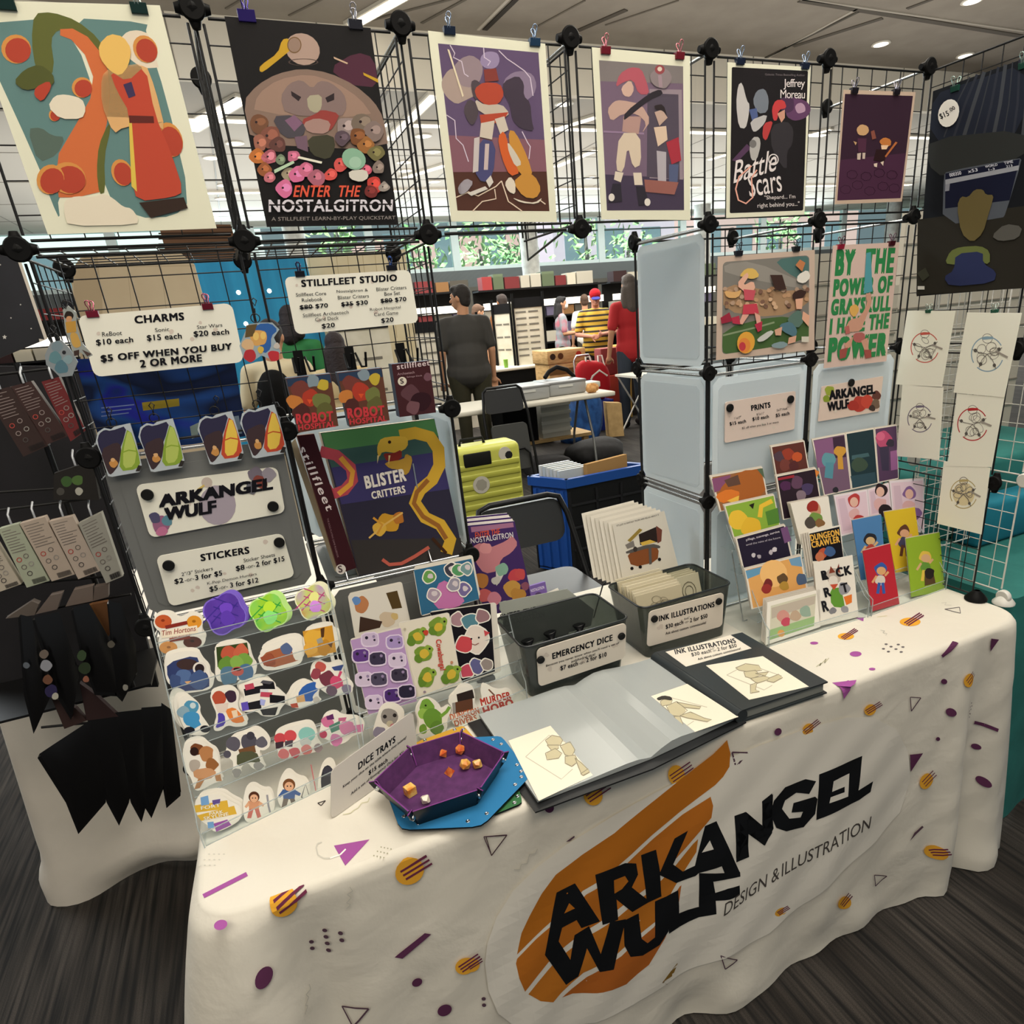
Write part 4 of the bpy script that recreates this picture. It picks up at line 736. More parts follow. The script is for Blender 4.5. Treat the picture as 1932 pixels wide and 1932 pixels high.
# 7 sports print (generic)
f = sheet('I', [(985, 262), (1868, 200), (1865, 1110), (970, 1205)], '#b9a596', 'art print of footballers on a green pitch under a stadium roof')
A_ = [(1030, 312), (1818, 248), (1812, 1035), (1022, 1155)]
f.poly(rquad(A_, .05), '#77746e'); f.poly([(1500, 290), (1780, 252), (1818, 280), (1815, 520), (1600, 400)], '#4c6b68'); f.poly([(1040, 330), (1300, 300), (1818, 520), (1816, 570), (1050, 420)], '#8a867f'); f.poly([(1035, 500), (1500, 580), (1816, 560), (1814, 700), (1500, 820), (1034, 760)], '#9c7f62'); f.poly([(1030, 920), (1500, 800), (1814, 840), (1812, 1030), (1070, 1150), (1024, 1130)], '#456038'); f.line([(1030, 980), (1360, 900), (1500, 860)], 16, '#7e8d6e')
rg = random.Random(9)
for i in range(60): f.blob(1040 + rg.random() * 760, 540 + rg.random() * 190, 22, rg.choice(['#b08c6c', '#8d6f55', '#c2a283', '#74584a', '#a98f7a']), 6, .4, i)
f.polys([('#caa95c', [(1170, 440), (1230, 370), (1310, 370), (1360, 440), (1290, 470), (1220, 450)]), ('#caa06a', [(1030, 570), (1130, 590), (1200, 560), (1160, 640), (1060, 640)]), ('#d3a58f', [(1140, 520), (1240, 400), (1260, 440), (1200, 530), (1300, 480), (1320, 560), (1240, 600)]), ('#b8505c', [(1210, 560), (1320, 570), (1300, 660), (1220, 660)]), ('#b8404f', [(1210, 700), (1330, 690), (1350, 780), (1200, 790)]), ('#cf9c8c', [(1200, 790), (1260, 790), (1200, 880), (1165, 870)]), ('#cf9c8c', [(1310, 770), (1360, 800), (1370, 870), (1330, 880)]), ('#a83348', [(1100, 820), (1170, 800), (1180, 880), (1110, 870)]), ('#8e2b3d', [(1000, 820), (1080, 770), (1110, 850), (1010, 875)]), ('#a83348', [(1310, 880), (1380, 850), (1375, 930), (1340, 950)]),
   ('#3c2c28', [(1450, 430), (1560, 430), (1600, 560), (1500, 570)]), ('#3a2a26', [(1650, 600), (1720, 560), (1790, 580), (1740, 650), (1660, 660)]), ('#d0a086', [(1680, 650), (1750, 640), (1740, 740), (1690, 740)]), ('#566f66', [(1640, 790), (1720, 740), (1760, 850), (1700, 920), (1600, 850)]), ('#d0a086', [(1750, 760), (1810, 800), (1800, 900), (1740, 830)]), ('#4f6f7c', [(1530, 880), (1640, 850), (1700, 930), (1680, 1000), (1560, 940)]), ('#c79a82', [(1490, 930), (1560, 900), (1550, 980), (1500, 980)]), ('#c79a82', [(1620, 1000), (1690, 980), (1680, 1040), (1610, 1060)]), ('#b9bab5', [(1330, 1010), (1450, 930), (1490, 950), (1400, 1030), (1340, 1040)]), ('#7a8f94', [(1460, 1060), (1560, 1030), (1620, 1060), (1560, 1100), (1470, 1090)]), ('#d5d1c8', [(1700, 430), (1790, 380), (1820, 450), (1760, 510), (1690, 490)]), ('#b0744d', [(1680, 340), (1720, 290), (1770, 320), (1740, 400)])])
f.disc(1230, 1045, 80, 100, '#d0993f', 10); f.disc(1215, 1070, 55, 68, '#cf7f3e'); f.disc(1197, 1080, 30, 40, '#b43b44'); f.rr(1735, 990, 1800, 1040, '#c4c0b2')
done(f)
clip('I', 1180, 225, HANG, .018, '#1b1d26', '#565a66', 'black binder clip at the left of the footballers print'); clip('I', 1705, 185, HANG, .018, '#17181c', '#4a4c54', 'black binder clip at the right of the footballers print')
# 8 green lettered print
f = sheet('J', [(190, 160), (795, 130), (675, 1215), (105, 1280)], '#c3aca2', 'print filled with big green lettering and a small muscular figure in a fur loincloth')
for t, p, q, h in (('BY  THE', (203, 440), (735, 410), 240), ('POWER OF', (185, 632), (720, 590), 165), ('GRAYSKULL', (165, 800), (708, 755), 150), ('I HAVE THE', (152, 975), (690, 915), 150), ('POWER', (135, 1225), (665, 1165), 225)): f.text(t, p, q, h, '#2f7a48', .09, up=(.08, -1))
f.polys([('#4f8f98', [(488, 230), (530, 220), (545, 580), (465, 600)]), ('#b98c78', [(480, 600), (530, 590), (540, 690), (470, 850), (440, 940), (330, 950), (290, 930), (340, 830), (430, 820), (500, 690)]), ('#c99e56', [(335, 720), (390, 690), (430, 740), (380, 820), (340, 780)]), ('#9f5c58', [(370, 960), (470, 950), (480, 1020), (430, 1050), (370, 1030)]), ('#b98c78', [(290, 1060), (370, 990), (350, 1080), (300, 1110)]), ('#b98c78', [(440, 1030), (500, 1000), (510, 1110), (470, 1110)]), ('#8e4a44', [(245, 1110), (320, 1090), (300, 1180), (245, 1195)]), ('#8e4a44', [(465, 1110), (530, 1110), (535, 1180), (480, 1190)]), ('#a5605a', [(290, 900), (330, 890), (340, 960), (300, 970)])])
done(f)
clip('J', 265, 165, HANG, .018, '#a31f3c', '#6d3042', 'crimson binder clip at the left of the green lettered print'); clip('J', 730, 135, HANG, .018, '#4a1220', '#6b4a5c', 'dark red binder clip at the right of the green lettered print')
# 9 large dark poster on the right wing
WING = PX(5 * S - .012)
f = sheet('E', [(1270, 665), (2150, 350), (2150, 2080), (1150, 2160)], '#15171b', 'large dark poster of someone seated before a glowing game screen, round price sticker', WING)
f.poly([(1275, 690), (1500, 610), (1950, 460), (1950, 900), (1600, 1180), (1240, 1000)], '#20242f')
for i in range(9): x = 1480 + i * 52; f.line([(x + 60, 560 - i * 18), (x - 40 + i * 12, 760), (x - 130 + i * 20, 1000)], 9 + (i % 3) * 9, ('#34373c', '#2c2f38', '#3c3f44')[i % 3])
f.poly([(1240, 1010), (1950, 940), (1950, 1160), (1350, 1300), (1230, 1200)], '#2b2d2c'); f.poly([(1160, 1600), (1950, 1500), (1950, 2100), (1150, 2150)], '#26241f')
f.poly([(1350, 1280), (1370, 1250), (1900, 1150), (1920, 1170), (1800, 1560), (1780, 1590), (1340, 1640)], '#4b5058'); f.poly([(1362, 1265), (1905, 1160), (1830, 1460), (1360, 1520)], '#15182a')
f.poly([(1362, 1310), (1900, 1205), (1895, 1240), (1362, 1345)], '#8c8f96'); f.poly([(1362, 1345), (1395, 1338), (1390, 1390), (1360, 1395)], '#7c7f88')
for t, p, q, h in (('000350', (1395, 1290), (1480, 1272), 26), ('x53', (1530, 1262), (1600, 1248), 24), ('WORLD', (1655, 1225), (1745, 1208), 18), ('1-3', (1680, 1245), (1725, 1237), 16), ('TIME', (1795, 1200), (1860, 1186), 20), ('213', (1810, 1222), (1855, 1213), 16)): f.text(t, p, q, h, '#c9ccd4', .02)
f.polys([('#5c5233', [(1450, 1500), (1480, 1430), (1530, 1440), (1580, 1380), (1640, 1380), (1660, 1420), (1720, 1420), (1700, 1500), (1680, 1560), (1640, 1700), (1560, 1770), (1480, 1700)]), ('#5a6236', [(1360, 1920), (1400, 1830), (1470, 1800), (1620, 1790), (1690, 1830), (1690, 1930), (1600, 1900), (1440, 1930)]), ('#262c4c', [(1440, 1850), (1640, 1830), (1640, 1920), (1740, 1980), (1720, 2060), (1400, 2090), (1350, 2020), (1430, 1970)]), ('#4f4e4a', [(1700, 1720), (1800, 1630), (1930, 1650), (1900, 1740), (1760, 1760)]), ('#33342a', [(1160, 1990), (1220, 1950), (1250, 2010), (1200, 2050)])])
f.disc(1390, 825, 74, 104, '#d9d6cf', 18); f.text('$15', (1335, 875), (1400, 848), 46, '#1a1a1c', .03); f.text('.00', (1400, 820), (1442, 795), 28, '#1a1a1c', .02)
f.rr(1165, 2085, 1215, 2110, '#b9b7b0'); done(f, 'poster')
clip('E', 1430, 640, WING, .019, '#1d4a3c', '#a9c4b8', 'green binder clip on the large dark poster'); clip('E', 1930, 470, WING, .019, '#1d4a3c', '#a9c4b8', 'green binder clip at the right photo edge on the dark poster')
# 10 white character sketches (plain stand ins), hanging in two strips on the wing
def sketch(fr, quad, cx, cy, r, c, label, seed, fill=None, off=0):
 f = Flat(PX(5 * S - .014 - off), fr); f.slab(quad, '#e6dcca', .0006); g = '#6e6a64'; f.meta = ('ink_print', label)
 f.ring(cx, cy, r, r * 1.08, r * .07, c, 0, 20, 130); f.ring(cx, cy, r, r * 1.08, r * .07, c, 0, 150, 330)
 if fill: f.disc(cx, cy, r * .8, r * .85, fill)
 rg = random.Random(seed)
 f.ring(cx, cy - r * .95, r * .32, r * .3, 5, g); f.line([(cx - r * .3, cy - r * .95), (cx + r * .35, cy - r)], r * .16, c)
 for i in range(7):
  a = rg.random() * 6.28; x, y = cx + math.cos(a) * r * .45, cy + math.sin(a) * r * .5; f.ring(x, y, r * (.18 + .14 * rg.random()), r * (.2 + .2 * rg.random()), 5, g, rg.random() * 180)
 for a, b in ((-.9, -.3), (.9, -.4), (-.5, .8), (.55, .9)): f.line([(cx, cy), (cx + r * a * .6, cy + r * b * .4), (cx + r * a, cy + r * b)], 6, g); f.disc(cx + r * a * .8, cy + r * b * .75, r * .1, r * .11, '#55524e')
 f.line([(cx + r * .5, cy - r * .2), (cx + r * 1.25, cy + r * .1 * (seed % 3))], r * .12, '#8d8880'); return done(f, 'print', 'white ink prints hanging on the right wing')
sketch('J', [(870, 755), (1310, 755), (1185, 1455), (765, 1425)], 1030, 1090, 130, '#b5574c', 'white ink print with an orange red ring, upper left on the wing', 1)
sketch('J', [(1415, 770), (1915, 775), (1755, 1545), (1290, 1500)], 1600, 1150, 150, '#7d97a6', 'white ink print with a pale blue ring, upper right on the wing', 2, None, .0015)
sketch('J', [(825, 1430), (1200, 1450), (1160, 2110), (770, 2080)], 985, 1740, 115, '#6a6474', 'white ink print with a grey purple ring, below the orange one', 3)
sketch('J', [(1325, 1510), (1755, 1545), (1640, 2180), (1235, 2170)], 1465, 1790, 140, '#a63232', 'white ink print with a red ring and red headband', 4, None, .0005)
sketch('W', [(575, 270), (915, 318), (850, 805), (525, 725)], 720, 510, 100, '#a89a6a', 'white ink print with a yellow ochre ring, lowest on the wing', 5, '#cbc09a')
clip('J', 1060, 755, WING, .014, '#1d5a44', '#b9c9c0', 'green binder clip above the orange ringed ink print'); clip('J', 1660, 755, WING, .014, '#1d5a44', '#b9c9c0', 'green binder clip above the blue ringed ink print')
# ---------------------------------------------------------------- price signs, magnets
SIGN = '#e2d7ca'; TX = '#17171b'
def sign(fr, quad, label, plane=HANG, c=SIGN, r=.05, t=.002):
 f = Flat(plane, fr); f.slab(rquad(quad, r), c, t); f.meta = ('price_sign', label)
 rg = random.Random(len(label))
 for _ in range(7): x, y = bil(quad, .08 + .84 * rg.random(), .1 + .8 * rg.random()); f.blob(x, y, 10 + 8 * rg.random(), '#c4b9ad', 7, .6)
 return f
def magnet(f, x, y, fr, label, r=.0095):
 c = f.P(x, y, f.top + .0004); n = f.p.n
 MB().lathe(c, n, [(r * .96, 0), (r, .0008), (r, .0045), (r * .9, .0055)], mat('#1d1d1d', .5), 24).build('disc_magnet', None, label, 'magnet', 'black disc magnets', loc=c)
# CHARMS
q = [(565, 565), (1690, 470), (1780, 900), (690, 1010)]
f = sign('F', q, 'white price sign for charms, hung by two pink clips')
for t, a, b, h, bo in (('CHARMS', (985, 622), (1345, 595), 58, .055), ('ReBoot', (748, 715), (892, 703), 32, 0), ('Sonic', (1133, 682), (1235, 674), 28, 0), ('Star Wars', (1438, 660), (1622, 642), 26, 0), ('$10 each', (705, 785), (975, 762), 48, .03), ('$15 each', (1075, 752), (1328, 735), 48, .03), ('$20 each', (1415, 722), (1672, 703), 46, .03), ('$5 OFF WHEN YOU BUY', (740, 908), (1692, 815), 58, .055), ('2 OR MORE', (1025, 942), (1475, 896), 56, .055)):
 f.text(t, a, b, h, TX, bo, up=(-.12, -1))
done(f, 'sign'); clip('F', 672, 545, HANG, .016, '#7d1a33', '#c46a80', 'pink handled clip at the left of the charms sign'); clip('F', 1512, 490, HANG, .016, '#6d1428', '#b85a72', 'pink handled clip at the right of the charms sign')
# studio price list
q = [(525, 360), (1440, 305), (1505, 690), (610, 778)]
f = sign('G', q, 'white price list of books and card games, hung by two navy clips')
for t, a, b, h, bo in (('STILLFLEET STUDIO', (652, 432), (1348, 388), 52, .055), ('Stillfleet Core', (612, 502), (832, 490), 26, 0), ('Rulebook', (655, 541), (805, 531), 26, 0), ('Nostalgitron &', (908, 480), (1135, 468), 26, 0), ('Blister Critters', (917, 522), (1142, 508), 26, 0), ('Blister Critters', (1197, 462), (1415, 446), 26, 0), ('Box Set', (1255, 495), (1370, 486), 26, 0), ('$80 $70', (640, 600), (845, 584), 36, .03), ('$35 $30', (942, 578), (1135, 562), 36, .03), ('$80 $70', (1228, 553), (1415, 538), 36, .03), ('Stillfleet Archaetech', (662, 652), (995, 626), 26, 0), ('Card Deck', (752, 682), (922, 668), 26, 0), ('Robot Hospital', (1150, 612), (1372, 592), 26, 0), ('Card Game', (1180, 645), (1355, 630), 26, 0), ('$20', (800, 738), (895, 728), 38, .03), ('$20', (1232, 698), (1322, 688), 38, .03)):
 f.text(t, a, b, h, TX, bo, up=(-.1, -1))
for a, b in (((638, 588), (738, 578)), ((942, 564), (1030, 556)), ((1228, 538), (1316, 530))): f.line([a, b], 6, TX)
done(f, 'sign'); clip('G', 640, 330, HANG, .015, '#13161f', '#2c3c5e', 'black clip at the left of the book price list'); clip('G', 1305, 285, HANG, .015, '#13161f', '#2c4c8e', 'navy handled clip at the right of the book price list')
PANEL = PY(-.004)
def logo(f, a, b, h, a2, b2, h2, fr):
 f.text('ARKANGEL', a, b, h, '#15151a', .075, up=(-.05, -1), sp=.88); f.text('WULF', a2, b2, h2, '#15151a', .075, up=(-.05, -1), sp=.85)
q = [(985, 135), (2020, 0), (2080, 335), (1095, 520)]
f = sign('L', q, 'white logo card with black lettering held by two magnets on the grey panel', PANEL)
f.disc(1585, 280, 135, 145, '#9a919c', 0); f.disc(1508, 115, 40, 38, '#b3a79d'); f.line([(1440, 170), (1490, 135)], 14, '#c2a95e')
for x, y, r, c in ((1170, 420, 60, '#8a5a78'), (1220, 390, 40, '#577f8e'), (1130, 370, 45, '#4c4a66'), (1180, 470, 40, '#b06a8a'), (1860, 60, 60, '#6d6672'), (1900, 110, 55, '#7b4038'), (1840, 150, 45, '#5f5f66'), (1960, 60, 50, '#8c8690')): f.blob(x, y, r, c, 9, .5)
logo(f, (1160, 300), (1990, 165), 95, (1200, 395), (1580, 335), 95, 'L'); done(f, 'sign')
magnet(f, 1075, 205, 'L', 'black magnet at the left end of the grey panel logo card'); magnet(f, 1990, 290, 'L', 'black magnet at the lower right of the grey panel logo card')
q = [(1135, 655), (2060, 485), (2150, 800), (1240, 1020)]
f = sign('L', q, 'white sticker price card held by magnets above the sticker stand', PANEL)
for t, a, b, h, bo in (('STICKERS', (1465, 690), (1820, 632), 52, .055), ('2"/3" Stickers', (1325, 797), (1552, 752), 26, 0), ('Sticker Sheets', (1777, 697), (2005, 652), 26, 0), ('$2', (1275, 860), (1340, 848), 42, .03), ('-or-', (1348, 838), (1418, 826), 18, 0), ('3 for $5', (1425, 832), (1622, 795), 42, .03), ('$8', (1722, 765), (1785, 752), 42, .03), ('-or-', (1795, 742), (1860, 730), 18, 0), ('2 for $15', (1868, 735), (2075, 690), 42, .03), ('K-Pop Demon Hunters', (1513, 865), (1872, 793), 26, 0), ('$5', (1530, 915), (1590, 902), 42, .03), ('-or-', (1598, 893), (1662, 880), 18, 0), ('3 for $12', (1680, 885), (1885, 845), 42, .03)):
 f.text(t, a, b, h, TX, bo, up=(-.12, -1))
done(f, 'sign'); magnet(f, 1230, 720, 'L', 'black magnet at the left of the sticker price card'); magnet(f, 2035, 552, 'L', 'black magnet at the right of the sticker price card')
q = [(1050, 1588), (1692, 1485), (1680, 1835), (1045, 1960)]
f = sign('I', q, 'small price card for prints with two magnets on the white rack panel', PANEL, '#cabab0', .03)
for t, a, b, h, bo in (('PRINTS', (1287, 1668), (1462, 1636), 52, .055), ('11x17"', (1132, 1745), (1195, 1732), 22, 0), ('8.5x11"', (1335, 1710), (1405, 1697), 22, 0), ('5x7"/4x6"', (1518, 1672), (1622, 1652), 22, 0), ('$15 each', (1090, 1805), (1238, 1778), 36, .03), ('$10 each', (1297, 1762), (1445, 1735), 36, .03), ('$5 each', (1508, 1728), (1632, 1705), 36, .03), ('$5 off when you buy 3 or more', (1200, 1838), (1532, 1780), 24, .01)):
 f.text(t, a, b, h, TX, bo, up=(-.1, -1))
done(f, 'sign'); magnet(f, 1092, 1640, 'I', 'black magnet at the left of the prints price card'); magnet(f, 1645, 1562, 'I', 'black magnet at the right of the prints price card')
q = [(85, 1445), (645, 1350), (605, 1672), (50, 1765)]
f = sign('J', q, 'small logo card with one magnet, under the green lettered print', PANEL, '#cbb9ad', .02)
for x, y, r, c in ((150, 1480, 45, '#8d9a3c'), (125, 1560, 35, '#7e8f33'), (430, 1600, 75, '#a63c33'), (490, 1580, 60, '#b5473a'), (370, 1620, 50, '#9a352e'), (580, 1530, 45, '#5c3a34'), (570, 1600, 45, '#6d5a4c'), (540, 1640, 30, '#3f3430')): f.blob(x, y, r, c, 9, .5)
logo(f, (150, 1570), (570, 1510), 90, (135, 1675), (330, 1640), 85, 'J'); done(f, 'sign'); magnet(f, 352, 1410, 'J', 'black magnet above the small logo card')
# ---------------------------------------------------------------- acrylic tier stands and what stands in them
acry = clear('acrylic', (.97, .985, .985), .03, .06, (.88, .93, .93)); acry_e = clear('acrylic_edge', (.85, .89, .89), .4, .1, (.62, .67, .67))
V3 = lambda p, z: Vector((p[0], p[1], z))
def lerp2(a, b, t): return (a[0] + (b[0] - a[0]) * t, a[1] + (b[1] - a[1]) * t)
class Stand:
 # tiers rise from the front line (f0, f1) on the table to the back line (b0, b1)
 def __init__(s, name, label, f0, f1, b0, b1, n, dz, tilt, z0=TZ + .004):
  s.f0, s.f1, s.b0, s.b1, s.n, s.dz, s.tilt, s.z0 = f0, f1, b0, b1, n, dz, tilt, z0
  t = empty(name, V3(lerp2(f0, f1, .5), TZ + .001), label, 'display stand'); s.root = t
  for a, b in ((f0, b0), (f1, b1)):
   d = (V3(b, 0) - V3(a, 0)); top = z0 + dz * (n - 1) + .1; A = V3(a, TZ + .002); out = d.normalized()
   P_ = [A - out * .012, A - out * .012 + Vector((0, 0, .045))]
   for k in range(n): P_.append(A + d * (k / max(n - 1, 1)) + Vector((0, 0, dz * k + .055)) + out * .004)
   P_ += [A + d * 1.05 + Vector((0, 0, dz * (n - 1) + .06)), A + d * 1.05]
   sd = Vector((out.y, -out.x, 0)) * .0024
   mb = MB(); mb.prism(P_, sd, acry); p = mb.build('side_panel', t)
   e = MB(); e.tube(P_[:-1], .0013, acry_e, 4); e.build('polished_edge', p)
  for k in range(n):
   a, b = V3(s.p(k)[0], s.zk(k) - .003), V3(s.p(k)[1], s.zk(k) - .003); h = (b - a).normalized(); bk = Vector((-h.y, h.x, 0)); mb = MB()
   mb.obox((a + b) / 2 + bk * .012, (b - a) / 2, bk * .016, (0, 0, .001), acry)
   lip = (a + b) / 2 - bk * .006; mb.obox(lip + Vector((0, 0, .012)), (b - a) / 2, bk * .001, (0, 0, .013), acry)
   mb.tube([a - bk * .006 + Vector((0, 0, .025)), b - bk * .006 + Vector((0, 0, .025))], .0011, acry_e, 4); mb.tube([a - bk * .006 - Vector((0, 0, .001)), b - bk * .006 - Vector((0, 0, .001))], .0011, acry_e, 4)
   mb.build('tier', t)
 def p(s, k): q = k / max(s.n - 1, 1); return lerp2(s.f0, s.b0, q), lerp2(s.f1, s.b1, q)
 def zk(s, k): return s.z0 + s.dz * k
 def plane(s, k, back=0):
  a, b = s.p(k); h = (V3(b, 0) - V3(a, 0)).normalized(); bk = Vector((-h.y, h.x, 0)) * back; return PL(V3(a, s.zk(k)) + bk, V3(b, s.zk(k)) + bk, s.tilt)
WHT = '#d9d5ca'
STK = [0]
def sticker(fr, pl, out, arts, label, group='die cut stickers in the left stand', copies=1, texts=(), name='sticker', edge=WHT, off=(5, -26)):
 n = len(out); cx = sum(p[0] for p in out) / n; cy = sum(p[1] for p in out) / n
 def smooth(P_):
  for _ in range(2):
   Q_ = []
   for i in range(len(P_)):
    a, b = P_[i], P_[(i + 1) % len(P_)]; Q_ += [(a[0] * .75 + b[0] * .25, a[1] * .75 + b[1] * .25), (a[0] * .25 + b[0] * .75, a[1] * .25 + b[1] * .75)]
   P_ = Q_
  return P_
 STK[0] = (STK[0] + 1) % 5; pl = Plane(pl.o - pl.n * .0007 * STK[0], pl.n)
 sm = smooth(out) if len(out) > 4 else rquad(out, .05)
 for c in range(copies, -1, -1):
  f = Flat(Plane(pl.o - pl.n * .0035 * c, pl.n), fr); f.slab([(x + off[0] * c, y + off[1] * c) for x, y in sm] if c else sm, edge if name == 'sticker' else '#c9c4b8', .0008)
  if not c:
   for a in arts:
    if a[0] == 'd': f.disc(a[1], a[2], a[3], a[4] if len(a) > 5 else a[3], a[-1])
    elif a[0] == 'r': f.ring(a[1], a[2], a[3], a[4], a[5], a[6])
    elif a[0] == 'b': f.blob(a[1], a[2], a[3], a[4], 9, .45)
    elif a[0] == 'l': f.line(a[1], a[2], a[3])
    else: f.poly(a[1], a[0])
   for t in texts: f.text(*t)
   f.build(name, None, label, 'sticker' if name == 'sticker' else 'sticker sheet', group)
  else: f.build(name, None, ['', 'first', 'second', 'third'][c] + ' copy behind the ' + ' '.join(label.split(',')[0].split()[:12]), 'sticker', group)
Flat.gain = 1.2
ST1 = Stand('sticker_stand', 'clear five tier acrylic stand of die cut stickers at the left end of the table', (-.276, -.246), (-.004, -.176), (-.28, -.085), (.008, -.075), 5, .07, 18)
P4, P3, P2_, P1_, P0_ = [ST1.plane(k) for k in (4, 3, 2, 1, 0)]
sticker('M', P4, [(150, 350), (200, 300), (290, 300), (330, 350), (390, 330), (430, 295), (520, 340), (500, 430), (545, 480), (500, 555), (400, 560), (340, 560), (280, 600), (200, 580), (185, 500), (210, 440), (160, 400)], [('d', 225, 358, 62, 50, '#b4532c'), ('d', 222, 350, 14, 10, '#7e3018'), ('d', 450, 362, 55, 48, '#cf8a2c'), ('d', 448, 356, 14, 10, '#9a5f16'), ('d', 262, 548, 66, 46, '#c98a4a'), ('d', 265, 545, 15, 9, '#8e5a2a'), ('d', 438, 508, 68, 42, '#4a2016'), ('d', 436, 500, 16, 9, '#241009'), ('l', [(240, 400), (400, 365)], 26, '#7b2a22'), ('l', [(270, 495), (420, 470)], 26, '#6b2a22'), ('#e6d3bd', [(205, 430), (470, 385), (480, 440), (215, 480)])],
  'white edged sticker of four donuts with red script, top tier', texts=(('Tim Hortons', (218, 462), (465, 425), 38, '#8e3a30', .01, .25), ('what donuts?', (270, 488), (420, 462), 16, '#8e3a30', 0, .2)))
def clover(cx, cy, r, w_=28): return [(cx + r * (.80 + .2 * abs(math.cos(2 * a))) * math.cos(a + .3), cy + r * (.74 + .26 * abs(math.cos(2 * a))) * math.sin(a + .3)) for a in [2 * math.pi * i / w_ for i in range(w_)]]
def holo(c1, c2, c3):
 def bl(nt, b):
  N = nt.nodes.new; L = nt.links.new; tc = N('ShaderNodeTexCoord'); nz = N('ShaderNodeTexNoise'); nz.inputs['Scale'].default_value = 18; nz.inputs['Detail'].default_value = 1
  cr = N('ShaderNodeValToRGB'); cr.color_ramp.elements[0].color = lin(c1); cr.color_ramp.elements[0].position = .35; cr.color_ramp.elements[1].color = lin(c3); cr.color_ramp.elements[1].position = .65; e = cr.color_ramp.elements.new(.5); e.color = lin(c2)
  L(tc.outputs['Object'], nz.inputs[0]); L(nz.outputs[0], cr.inputs[0]); L(cr.outputs[0], b.inputs['Base Color']); b.inputs['Metallic'].default_value = .25
 return node_mat('holo' + c1 + c2 + c3, bl, .25)
for cx, cy, r, cols, edge, lb in ((672, 300, 165, ('#4d2fa0', '#6b44bd', '#5a3aa8'), '#7a62c4', 'violet holographic clover sticker, top tier'), (992, 290, 150, ('#5fe04a', '#b6f03a', '#8af07a'), '#b9f08a', 'lime green holographic clover sticker, top tier'), (1318, 215, 140, ('#f0a04a', '#e6f08a', '#d08af0'), '#f0e0c0', 'rainbow holographic clover sticker, top tier right end')):
 hm = holo(*cols); dk = {'#7a62c4': '#3b2a86', '#b9f08a': '#2f9a3a', '#f0e0c0': '#b0407a'}[edge]
 ar = [(hm, clover(cx, cy, r * .93))]
 for k in (-.4, 0, .4): ar += [('l', [(cx - r * .6 + k * r, cy + r * .45), (cx + r * .25 + k * r * .8, cy - r * .5)], 8, dk), ('l', [(cx - r * .5, cy - r * .3 + k * r), (cx + r * .6, cy + r * .1 + k * r)], 8, dk)]
 ar += [('b', cx + r * .05, cy - r * .25, r * .3, cols[1]), ('b', cx + r * .1, cy + r * .25, r * .35, cols[2])]
 sticker('M', P4, clover(cx, cy, r), ar, lb, copies=2, edge=edge, off=(14, -8))
sticker('M', P3, [(225, 640), (260, 590), (470, 560), (505, 640), (560, 690), (565, 750), (600, 770), (580, 850), (480, 870), (320, 890), (300, 830), (245, 800)], [('#2f3a63', [(250, 660), (465, 600), (500, 690), (560, 760), (560, 850), (330, 870), (310, 800), (255, 770)]), ('d', 400, 670, 80, 40, '#3b2b2a'), ('r', 490, 700, 50, 48, 14, '#cfc9c0'), ('d', 490, 700, 34, '#2a2022'), ('b', 370, 760, 60, '#4d648e'), ('b', 480, 780, 70, '#3f527c'), ('b', 310, 790, 50, '#3a4a72'), ('#c79a6a', [(380, 795), (430, 790), (400, 815)])], 'dark blue rounded sea creature sticker, second tier from top')
sticker('M', P3, [(590, 530), (840, 495), (870, 640), (910, 690), (890, 760), (640, 810), (600, 760), (605, 650)], [('#33421f', [(610, 545), (835, 510), (860, 650), (620, 690)]), ('b', 700, 590, 60, '#b0523c'), ('b', 790, 575, 55, '#b85c42'), ('b', 680, 670, 60, '#5f8436'), ('b', 820, 640, 55, '#6d9440'), ('b', 760, 650, 50, '#7aa048'), ('b', 700, 750, 75, '#4f7088'), ('b', 820, 730, 65, '#48688a'), ('d', 765, 720, 46, 34, '#b0524a'), ('d', 765, 705, 30, 12, '#221a1a')], 'square framed sticker of red flower and green leaves, second tier')
sticker('M', P3, [(905, 590), (1160, 500), (1235, 560), (1245, 640), (1200, 680), (980, 725), (930, 680)], [('#9a5a3c', [(925, 600), (1150, 525), (1180, 640), (1220, 640), (985, 705)]), ('b', 1000, 640, 50, '#84462e'), ('b', 1120, 560, 45, '#4f5f84'), ('#8e4a34', [(930, 620), (1000, 590), (1050, 640), (960, 680)])], 'brown framed sticker with a slate blue patch, second tier', copies=2, off=(14, -38))
sticker('M', P3, [(1225, 420), (1450, 370), (1465, 430), (1510, 430), (1500, 590), (1270, 640)], [('#c08a2e', [(1240, 430), (1455, 385), (1485, 580), (1275, 622)]), ('b', 1330, 480, 70, '#d0a03c'), ('b', 1400, 540, 60, '#b07c26'), ('b', 1300, 560, 50, '#cf9c40'), ('#4a2f1a', [(1370, 410), (1400, 400), (1395, 470), (1375, 480)]), ('#5a3a1c', [(1420, 520), (1460, 510), (1450, 550)]), ('#8f8d84', [(1340, 490), (1380, 470), (1390, 510), (1350, 520)])], 'golden yellow square sticker, right end of second tier')
